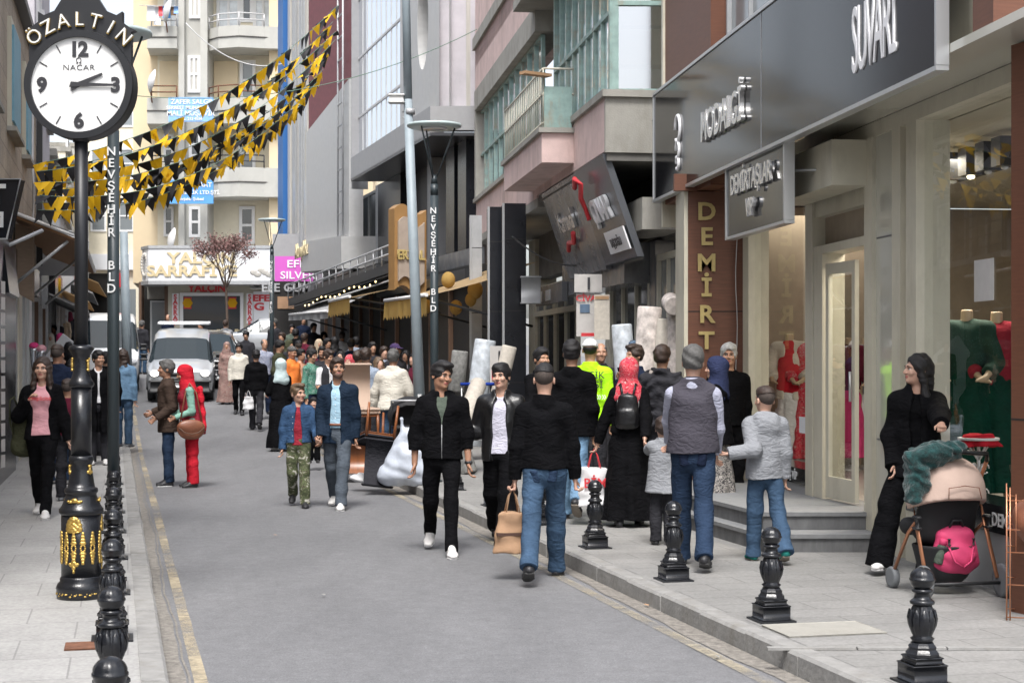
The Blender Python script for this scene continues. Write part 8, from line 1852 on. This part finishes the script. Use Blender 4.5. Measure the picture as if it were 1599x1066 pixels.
# wire rack at right edge
yr = 9.9; wk = empty('wire_rack', (X(1572, yr), yr, .121), 0, 'rusty wire display rack at the right frame edge holding a dark hat', 'rack'); wk.rotation_euler.z = R(-17)
mb = MB(); 
for i in range(7):
    for zz_ in (.08, .30, .52, .74, .80): pass
for zz_ in (.0+.02, .22, .42, .56, .74): mb.tube([(0, 0, zz_), (.45, 0, zz_), (.45, .35, zz_), (0, .35, zz_), (0, 0, zz_)], .004, 5)
for k in range(9): mb.tube([(.055*k, 0, .42), (.055*k, 0, .78)], .003, 5)
for x_, y_ in ((0, 0), (.02, 0), (.45, 0), (.45, .35), (0, .35)): mb.tube([(x_, y_, 0), (x_, y_, .82)], .005, 5)
mb.build('wire_frame', 'copper', wk)
F = Field(); F.e((.16, .1, .60), (.12, .12, .16), None, k=.03); F.mesh(.012, wr=.01, name='hanging_hat', mats='leather_brown', parent=wk)
# ---------------------------------------------------------------- mannequins & clothes in the windows
def mannequin(px, d, y_dummy, H, face, top, dress, lab, flo=.42, head=True, extra=None, u=None):
    q = WG.p(WG.u(px, d), flo, d); Fb = Field(); s = H/1.75
    r_ = np.array(Matrix.Rotation(0, 3, 'Z')); T = lambda x, y, z: V3(x*s, y*s, z*s)
    Fb.ec(T(0, 0, .98), T(0, 0, 1.15), (.15*s, .10*s), (.11*s, .08*s), (1, 0, 0), k=.04); Fb.ec(T(0, 0, 1.15), T(0, 0, 1.36), (.11*s, .08*s), (.15*s, .10*s), (1, 0, 0), k=.04); Fb.c(T(-.11, 0, 1.40), T(.11, 0, 1.40), .05*s, .05*s, k=.04)
    Fb.c(T(0, 0, 1.42), T(0, -.005, 1.56), .050*s, .046*s, k=.03, flat=True)
    for sx in (-1, 1): Fb.c(T(.155*sx, 0, 1.40), T(.23*sx, -.02, 1.14), .045*s, .036*s, k=.03); Fb.c(T(.23*sx, -.02, 1.14), T(.16*sx, -.20, 1.02), .036*s, .024*s, k=.02); Fb.c(T(.16*sx, -.20, 1.02), T(.10*sx, -.28, 1.0), .026*s, .012*s, k=.01)
    for sx in (-1, 1): Fb.c(T(.085*sx, 0, .95), T(.09*sx, 0, .06), .08*s, .035*s, k=.03)
    o = Fb.mesh(.013, name='mannequin', mats='mannequin_skin'); o.location = q; o.rotation_euler = (0, 0, R(face)); tag(o, lab, 'mannequin')
    mb = MB(); mb.lathe([(.15*s, 0), (.15*s, .015), (.02, .02)], n=20); mb.build('stand', 'alu', o)
    F = Field(); F.ec(T(0, 0, 1.17), T(0, 0, dress[1]), (.125*s, .10*s), (dress[2]*s, dress[2]*.8*s), (1, 0, 0), k=.03, flat=True, folds=(8, .06, 1.0)); 
    F.mesh(.013, wr=.005, name='skirt', mats=dress[0], parent=o)
    F = Field(); F.ec(T(0, 0, 1.17), T(0, 0, top[1]), (.135*s, .105*s), (.165*s, .125*s), (1, 0, 0), k=.03, flat=True); F.ec(T(0, 0, 1.15), T(0, 0, 1.37), (.13*s, .10*s), (.165*s, .115*s), (1, 0, 0), k=.04); F.c(T(-.11, 0, 1.405), T(.11, 0, 1.405), .062*s, .062*s, k=.04)
    for sx in (-1, 1): F.c(T(.155*sx, 0, 1.40), T(.23*sx, -.02, 1.14), .07*s, .062*s, k=.03); F.c(T(.23*sx, -.02, 1.14), T(.18*sx, -.14, 1.06), .062*s, .060*s, k=.02, flat=True)
    if extra: F.ec(T(0, -.14, 1.42), T(0, -.16, top[1]-.03), (.05*s, .08*s), (.07*s, .08*s), (1, 0, 0), k=.01, op=-1)
    F.mesh(.012, wr=.006, name='jacket', mats=top[0], parent=o)
    if extra: F = Field(); F.ec(T(0, -.02, 1.40), T(0, -.02, .95), (.12*s, .09*s), (.15*s, .115*s), (1, 0, 0), k=.03); F.mesh(.013, name='blouse', mats=extra, parent=o)
    return o
mat('mannequin_skin', (.50, .38, .26), .45)
pattern('c_sequin', [(0, (.25, .4, .34)), (.16, (.004, .05, .035)), (.5, (.003, .035, .022))], 70, 'vor')
mannequin(1233, -.75, 0, 1.80, -18, ('c_cream', .82), ('c_white', .10, .19), 'mannequin in cream blazer over a red blouse and long white skirt in the left window', extra='c_red')
mannequin(1262, -.95, 0, 1.78, -10, ('c_redscarf', .95), ('c_redscarf', .15, .24), 'mannequin in red and green patterned dress behind the cream blazer', flo=.42)
mannequin(1325, -1.5, 0, 1.75, 0, ('c_maroon', .95), ('c_hotpink', .15, .2), 'mannequin in dark red jacket and pink skirt seen through the open door')
mannequin(1352, -1.8, 0, 1.75, 0, ('c_lightgrey', .9), ('c_white', .15, .2), 'mannequin in pale grey coat deep inside the shop door')
mannequin(1510, -.9, 0, 1.92, -22, ('c_sequin', .95), ('c_dress_green', .12, .32), 'large mannequin in dark green sequinned gown in the right window', flo=.45)
mannequin(1556, -1.15, 0, 1.90, -5, ('c_dark_red_tee', .95), ('c_dress_green', .12, .30), 'mannequin in dark red top and green skirt near the brown pillar', flo=.45)
q = WG.p(WG.u(1528, -.45), .45, -.45); pd = empty('display_table', q, .3, 'white scrolled iron pedestal table with red cloth in the right window', 'table')
mb = MB(); mb.lathe([(.10, 0), (.10, .015), (.015, .03), (.013, .62), (.03, .64)], n=16)
for k in range(4):
    a = math.pi/2*k; c, s_ = math.cos(a), math.sin(a)
    for (r0, z0_) in ((.06, .22), (.06, .42)): mb.tube([(c*(r0+.035*math.cos(t)), s_*(r0+.035*math.cos(t)), z0_+.04*math.sin(t)) for t in [k2*.6 for k2 in range(10)]], .006, 5)
    mb.tube([(0, 0, .30), (c*.10, s_*.10, .18), (c*.13, s_*.13, .06), (c*.16, s_*.16, .01)], .008, 5); mb.tube([(0, 0, .48), (c*.06, s_*.06, .56), (c*.12, s_*.12, .64)], .008, 5)
mb.build('pedestal', 'white_frame', pd); mb = MB(); mb.lathe([(.16, .645), (.16, .665)], n=24); mb.build('table_top', 'white_frame', pd)
F = Field(); F.ec((0, 0, .685), (0, 0, .60), (.12, .12), (.16, .16), (1, 0, 0), k=.02, flat=True, folds=(5, .12, 0)); F.cut((0, 0, .69), (0, 0, 1), (0, 0, .69), .4); o = F.mesh(.012, wr=.008, wf=25, name='red_cloth', mats='c_red'); o.location = q; tag(o, 'bright red cloth spread on the white pedestal table', 'cloth')
# gold garment rail deep in the door, pale picture on back wall
wq = MB(); 
for k in range(9): q = WG.p(WG.u(1345, -2.6)+.0, 2.9-.17*k, -2.6); wq.ell(q, (.16, .12, .10), 8, 6)
tag(wq.build('hanging_fabric', 'awning_cream'), 'column of gathered gold fabric hanging inside the shop door', 'fabric')
# ---------------------------------------------------------------- goods on the pavement
def chair(x, y, rz, lab, z=.12, scale=1, flip=0, seatm='upholstery'):
    r = empty('dining_chair', (x, y, G(y)+z), rz, lab, 'chair', 'high backed dining chairs by the kerb'); r.scale = (scale,)*3
    mb = MB(); mb.bbox((0, .20, .80), (.46, .07, .66), .03); mb.build('backrest', seatm, r)
    mb = MB(); mb.bbox((0, -.02, .46), (.48, .48, .09), .03); mb.build('seat', seatm, r)
    for sx in (-1, 1):
        mb = MB(); mb.tube([(sx*.20, .20, .45), (sx*.21, .27, 0)], [.024, .016], 6); mb.build('leg', 'lacquer_wood', r); mb = MB(); mb.tube([(sx*.20, -.22, .43), (sx*.20, -.25, 0)], [.024, .016], 6); mb.build('leg', 'lacquer_wood', r)
    mb = MB(); mb.bbox((0, -.02, .40), (.44, .44, .04), .01); mb.build('seat_frame', 'lacquer_wood', r)
    return r
c1 = chair(X(562, 22.6), 22.6, R(20), 'beige upholstered high backed chair turned towards the goods, nearer the suit man'); c1.location.z += .42
mb = MB(); mb.bbox((0, 0, .21), (.5, .5, .42), .02); o = mb.build('wooden_stool', 'lacquer_wood'); o.location = (X(562, 22.6), 22.6, .12); tag(o, 'reddish wooden box stool under the beige chair', 'stool')
c2 = chair(X(588, 20.8), 20.8, R(160), 'overturned dining chair with dark seat cover and reddish legs at the kerb', seatm='c_charcoal'); c2.rotation_euler = (R(168), R(8), R(25)); c2.location.z = .12+.98; c2.scale = (.95, .95, .95)
F = Field(); F.e((0, 0, .30), (.33, .27, .34), None, k=.06); F.e((.02, 0, .58), (.20, .18, .20), None, k=.08); F.e((-.22, -.02, .14), (.26, .22, .17), None, k=.08); F.e((.2, 0, .15), (.25, .22, .17), None, k=.08); F.c((-.08, 0, .72), (-.10, 0, .88), .03, .018, k=.03); F.cut((0, 0, .0), (0, 0, -1), (0, 0, 0), .7)
o = F.mesh(.012, wr=.012, seed=15, wf=24, name='stuffed_sack', mats='sack_white'); o.scale = (.82, .82, .95); o.location = (X(637, 20.4), 20.4, .121); tag(o, 'big bulging translucent white sack of fibre standing at the right kerb', 'sack')
r = empty('black_stroller', (X(640, 21.6), 21.6, .12), R(10), 'black folded stroller hood and frame behind the white sack', 'stroller')
F = Field(); F.e((0, 0, .85), (.30, .24, .26), None, k=.02); F.e((0, -.12, .80), (.25, .2, .20), None, k=.01, op=-1); F.cut((0, 0, .72), (0, -.2, -1), (0, 0, .8), .5); F.mesh(.013, name='hood', mats='black_fabric', parent=r)
mb = MB(); mb.bbox((0, .05, .55), (.46, .30, .35), .06); mb.build('seat', 'black_fabric', r)
for sx in (-1, 1): mb = MB(); mb.tube([(sx*.26, -.15, 1.05), (sx*.27, .05, .6), (sx*.28, .2, .1)], .014, 6); mb.build('frame_tube', 'car_plastic', r); mb = MB(); mb.lathe([(.06, -.02), (.1, -.02), (.1, .02), (.06, .02)], (sx*.29, .2, .1), 20, axis='x'); mb.build('wheel', 'tyre', r)
mb = MB(); mb.tube([(-.26, -.15, 1.05), (.26, -.15, 1.05)], .016, 6); mb.build('handlebar', 'alu_dull', r)
def roll(name, px, y, h, rad, m, tilt, lab, yaw=0, z=None, cat='carpet roll', x2=None, wrm=0, hollow=True):
    o_ = MB(); n = 24; prof = []
    V = []; turns = 5
    o_.lathe([(rad*.92, 0), (rad, .02), (rad*1.01, h*.5), (rad, h-.02), (rad*.92, h)], n=n)
    if hollow:
        sp_ = [(rad*(.12+.75*k/60)*math.cos(k*.5), rad*(.12+.75*k/60)*math.sin(k*.5), h+.004) for k in range(61)]; o_.tube(sp_, rad*.035, 4, 1)
    o = o_.build(name, [m, 'dark_frame']); o.location = (X(px, y), y, (G(y)+.12) if z is None else z); o.rotation_euler = (tilt[0], tilt[1], yaw); tag(o, lab, cat, 'rolled goods leaning at the carpet shop'); return o
roll('carpet_roll', 720, 22.2, 1.0, .12, 'carpet_beige', (R(-48), R(20), 0), 'beige carpet roll lying slanted with its dark coiled end showing beside the young man', z=.75)
roll('carpet_roll', 732, 22.4, 1.15, .13, 'carpet_grey', (R(-12), R(-18), 0), 'mottled grey carpet roll leaning under the beige one', z=.12)
roll('carpet_roll', 712, 23.4, .6, .12, 'carpet_grey', (0, R(6), 0), 'striped grey and white roll whose end shows above the young man\'s hair', z=1.25)
roll('wrapped_roll', 735, 25.5, 1.7, .17, 'plastic_wrap', (0, R(8), 0), 'tall plastic wrapped white roll leaning before the dark column', z=.35, hollow=False)
roll('wrapped_roll', 768, 23.6, 1.1, .11, 'carpet_beige', (0, R(14), 0), 'beige roll leaning beside the trolley under a small shop notice', z=.85)
for i, (px, y, h, rad, m, tl, lab) in enumerate(((1003, 19.6, 1.75, .15, 'carpet_floral', 3, 'tall floral carpet roll standing left of the brown pillar, wrapped in film'), (984, 20.2, 1.55, .13, 'plastic_wrap', -4, 'plastic wrapped carpet roll at the left end of the roll display'), (1025, 19.4, 1.6, .13, 'carpet_beige', 5, 'pale carpet roll in the middle of the display beside the floral one'), (1058, 19.2, 1.75, .12, 'carpet_floral', 0, 'narrow floral carpet roll right against the brown pillar edge'), (1043, 19.8, 1.4, .16, 'carpet_blue', -14, 'slate blue folded carpet leaning behind the rolls'))):
    o = roll('carpet_roll', px, y, h, rad, m, (0, R(tl), 0), lab, z=.62)
mb = MB(); mb.prism([(X(970, 19.1), 19.1), (X(1066, 19.0), 19.0), (X(1066, 19.0)+.1, 20.4), (X(975, 20.4), 20.4)], .12, .62); tag(mb.build('display_bench', 'cardboard'), 'low bench carrying the carpet rolls left of the brown pillar', 'bench')
roll('carpet_roll', 1052, 18.9, .42, .11, 'carpet_floral', (R(-80), 0, R(60)), 'white floral roll lying across the tops of the standing carpets', z=2.35)
# posters, notices before the carpet shop
def poster(px0, py0, px1, py1, y, lab, items, m='poster_paper'):
    r = empty('poster', (X(px0, y), y, Z(py1, y)), 0, lab, 'poster'); w, h = (px1-px0)*y/FPX, (py1-py0)*y/FPX
    mb = MB(); mb.box((w/2, .02, h/2), (w, .02, h)); mb.build('sheet', m, r)
    for (x0, z0, x1, z1, mm) in items: mb = MB(); mb.box(((x0+x1)/2*w, .004, (z0+z1)/2*h), ((x1-x0)*w, .008, (z1-z0)*h)); mb.build('printed_patch', mm, r)
    return r
mat('poster_paper', (.50, .48, .46), .6, var=.1, vscale=6)
p1 = poster(900, 458, 938, 525, 21.3, 'faded white and red poster hanging before the carpet shop above the officer', [(.15, .55, .55, .75, 'carpet_blue'), (.2, .0, .95, .08, 'red_letter')]); text('lettering', 'CİVAN', .11, 'red_letter', p1, (.17, -.008, .47), ext=.002, off=.002)
p2 = poster(897, 428, 940, 456, 21.25, 'pale curved notice with a large dark numeral above the faded poster', []); text('lettering', '1', .22, 'numeral', p2, (.19, -.008, .04), ext=.002, off=.006)
poster(928, 460, 952, 530, 20.9, 'beige hanging cloth panel beside the faded poster', [(.05, .9, .95, .97, 'cardboard')], 'carpet_beige')
p3 = poster(765, 540, 795, 600, 23.9, 'small white shop notice with red print behind the second young man', [(.1, .1, .9, .4, 'red_letter')]); text('lettering', '1', .2, 'numeral', p3, (.14, -.008, .36), ext=.002, off=.004)
# luggage trolley
r = empty('wire_trolley', (X(748, 22.9), 22.9, .12), R(8), 'chrome wire trolley with blue bar standing by the rolls', 'trolley')
mb = MB()
for k in range(9): mb.tube([(-.24+.06*k, 0, .45), (-.24+.06*k, 0, 1.05)], .007, 5)
for z in (.45, .75, 1.05): mb.tube([(-.26, 0, z), (.26, 0, z), (.26, .4, z), (-.26, .4, z), (-.26, 0, z)], .010, 5)
mb.build('basket', 'alu', r)
for sx in (-1, 1): mb = MB(); mb.tube([(sx*.25, 0, 1.25), (sx*.25, 0, .08)], .012, 6); mb.build('leg', 'alu', r)
mb = MB(); mb.tube([(-.27, -.02, 1.25), (.27, -.02, 1.25)], .022, 8); mb.build('handlebar', 'c_royal', r)
# left shop goods
y = 22.0
F = Field(); F.e((0, 0, .3), (.18, .15, .34), None, k=.03); F.e((.02, 0, .1), (.16, .14, .2), None, k=.05); o = F.mesh(.014, wr=.012, seed=3, wf=30, name='film_wrapped_bundle', mats='carpet_floral'); o.location = (X(38, y), y+1, .75); tag(o, 'film wrapped bundle of floral goods at the left shop entrance', 'bundle')
for i, (px, py, m, lab) in enumerate(((53, 548, 'c_hotpink', 'pink topped wrapped bouquet hanging at the left shop'), (65, 552, 'c_pink', 'pale pink wrapped bouquet next to the brighter one'))):
    mb = MB(); mb.lathe([(.01, -.45), (.05, -.2), (.07, 0), (.075, .05)], n=10, m=1); mb.ell((0, 0, .08), (.08, .08, .06), 10, 6); o = mb.build('bouquet', [m, 'poly_film']); o.location = (X(px, 25), 25, Z(py, 25)); tag(o, lab, 'bouquet')
mb = MB()
for k in range(12): mb.box((0, 0, .1+.19*k), (.012, .12, .15))
o = mb.build('card_rack', 'poster_paper'); o.location = (X(9, 19.4), 19.3, .4); tag(o, 'narrow rack of small pale cards on the black shopfront at left edge', 'rack')
mb = MB(); mb.prism([(-.5, 0), (.9, 0), (.9, .05), (-.5, .05)], 0, 1.3); o = mb.build('white_panel', 'white_sign'); o.location = (X(70, 36), 36, G(36)+.7); o.rotation_euler = (0, R(38), 0); tag(o, 'tilted white board above the left crowd', 'board')
# litter bag by the kerb
F = Field(); F.e((0, 0, .05), (.14, .10, .06), None, k=.02); F.e((.1, 0, .04), (.09, .07, .05), None, k=.03); F.cut((0, 0, 0), (0, 0, -1), (0, 0, 0), .3); o = F.mesh(.012, wr=.014, wf=45, name='plastic_scrap', mats='bag_white'); o.location = (X(566, 21), 21, .121); tag(o, 'crumpled white plastic scrap on the kerb by the overturned chair', 'litter')
# small litter, cables on the old facade, notices on the shop glass
rl = random.Random(9)
for i, (px, py, lb) in enumerate(((505, 932, 'tiny pale paper scrap lying on the road in the foreground'), (214, 745, 'crumpled leaf like scrap in the left gutter'), (640, 742, 'small dark scrap on the kerb below the white sack'), (1010, 948, 'flattened receipt in the right gutter near the bollards'), (742, 812, 'thin white slip beside the young man\'s trainers'), (430, 838, 'little brown scrap on the road left of the walkers'), (1120, 1030, 'pale crumb of paper in the right gutter at the bottom'))):
    y = 1.74*2500/(py-559); mb = MB(); n = 6; V = [((.018+.02*rl.random())*math.cos(a*1.05), (.03+.03*rl.random())*math.sin(a*1.05), .004+.012*rl.random()) for a in range(n)]
    mb.add([(0, 0, .012)]+V, [(0, k+1, (k+1) % n+1) for k in range(n)]); o = mb.build('paper_scrap', ('kerb_stone', 'kraft')[i % 2]); o.scale = (.6, .6, 1); o.location = (X(px, y), y, .014 if px not in (640,) else .135); tag(o, lb, 'litter')
for (p, q, sg, lb) in (((1046, 150), (868, 322), .25, 'thin black cable sagging along the near pink balcony'), ((800, 372), (905, 415), .12, 'thin dark cable looping under the small iron balcony')):
    y0_, y1_ = 19.6, 25.0; cable('overhead_cable', ((X(p[0], y0_), y0_-.25, Z(p[1], y0_)), (X(q[0], y1_), y1_-.25, Z(q[1], y1_)), sg), .010, 'dark_frame', lb)
mb = MB(); WG.box(mb, gp(1545), gp(1515), 2.15, 2.45, -.035, -.03); tag(mb.build('window_notice', 'poster_paper'), 'small pale notice stuck inside the right shop window', 'notice')
for k, (px, z) in enumerate(((1206, .9), (1250, 1.0))):
    mb = MB(); WG.box(mb, gp(px+6), gp(px-6), z, z+.16, -.03, -.026); tag(mb.build('price_card', 'white_sign'), ('white price card low in the left window', 'white price card near the door in the left window')[k], 'price card')
# back pockets, belt line and ribbed hems on the nearest figures seen from behind
for P, m_, g_ in ((BK, 'c_jeans_dark', 1.06), (VE, 'c_navy', 1.12), (GB, 'c_jeans_dark', 1.0)):
    z0_ = P['ltor'](0, 0, 0)[2]; s_ = P['s']
    for sx in (-1, 1):
        F = Field(); F.ec((.066*s_*sx, .092*s_*g_, z0_-.035*s_), (.060*s_*sx, .088*s_*g_, z0_-.125*s_), (.046*s_, .034*s_), (.040*s_, .032*s_), (1, 0, 0), k=.005, flat=True); F.cut((0, 0, z0_-.035*s_), (0, 0, 1), (.06*s_*sx, .09, z0_), .2)
        F.mesh(.007, name='back_pocket', mats=m_, parent=P['obj'])
for _m in list(bpy.data.materials):
    pass
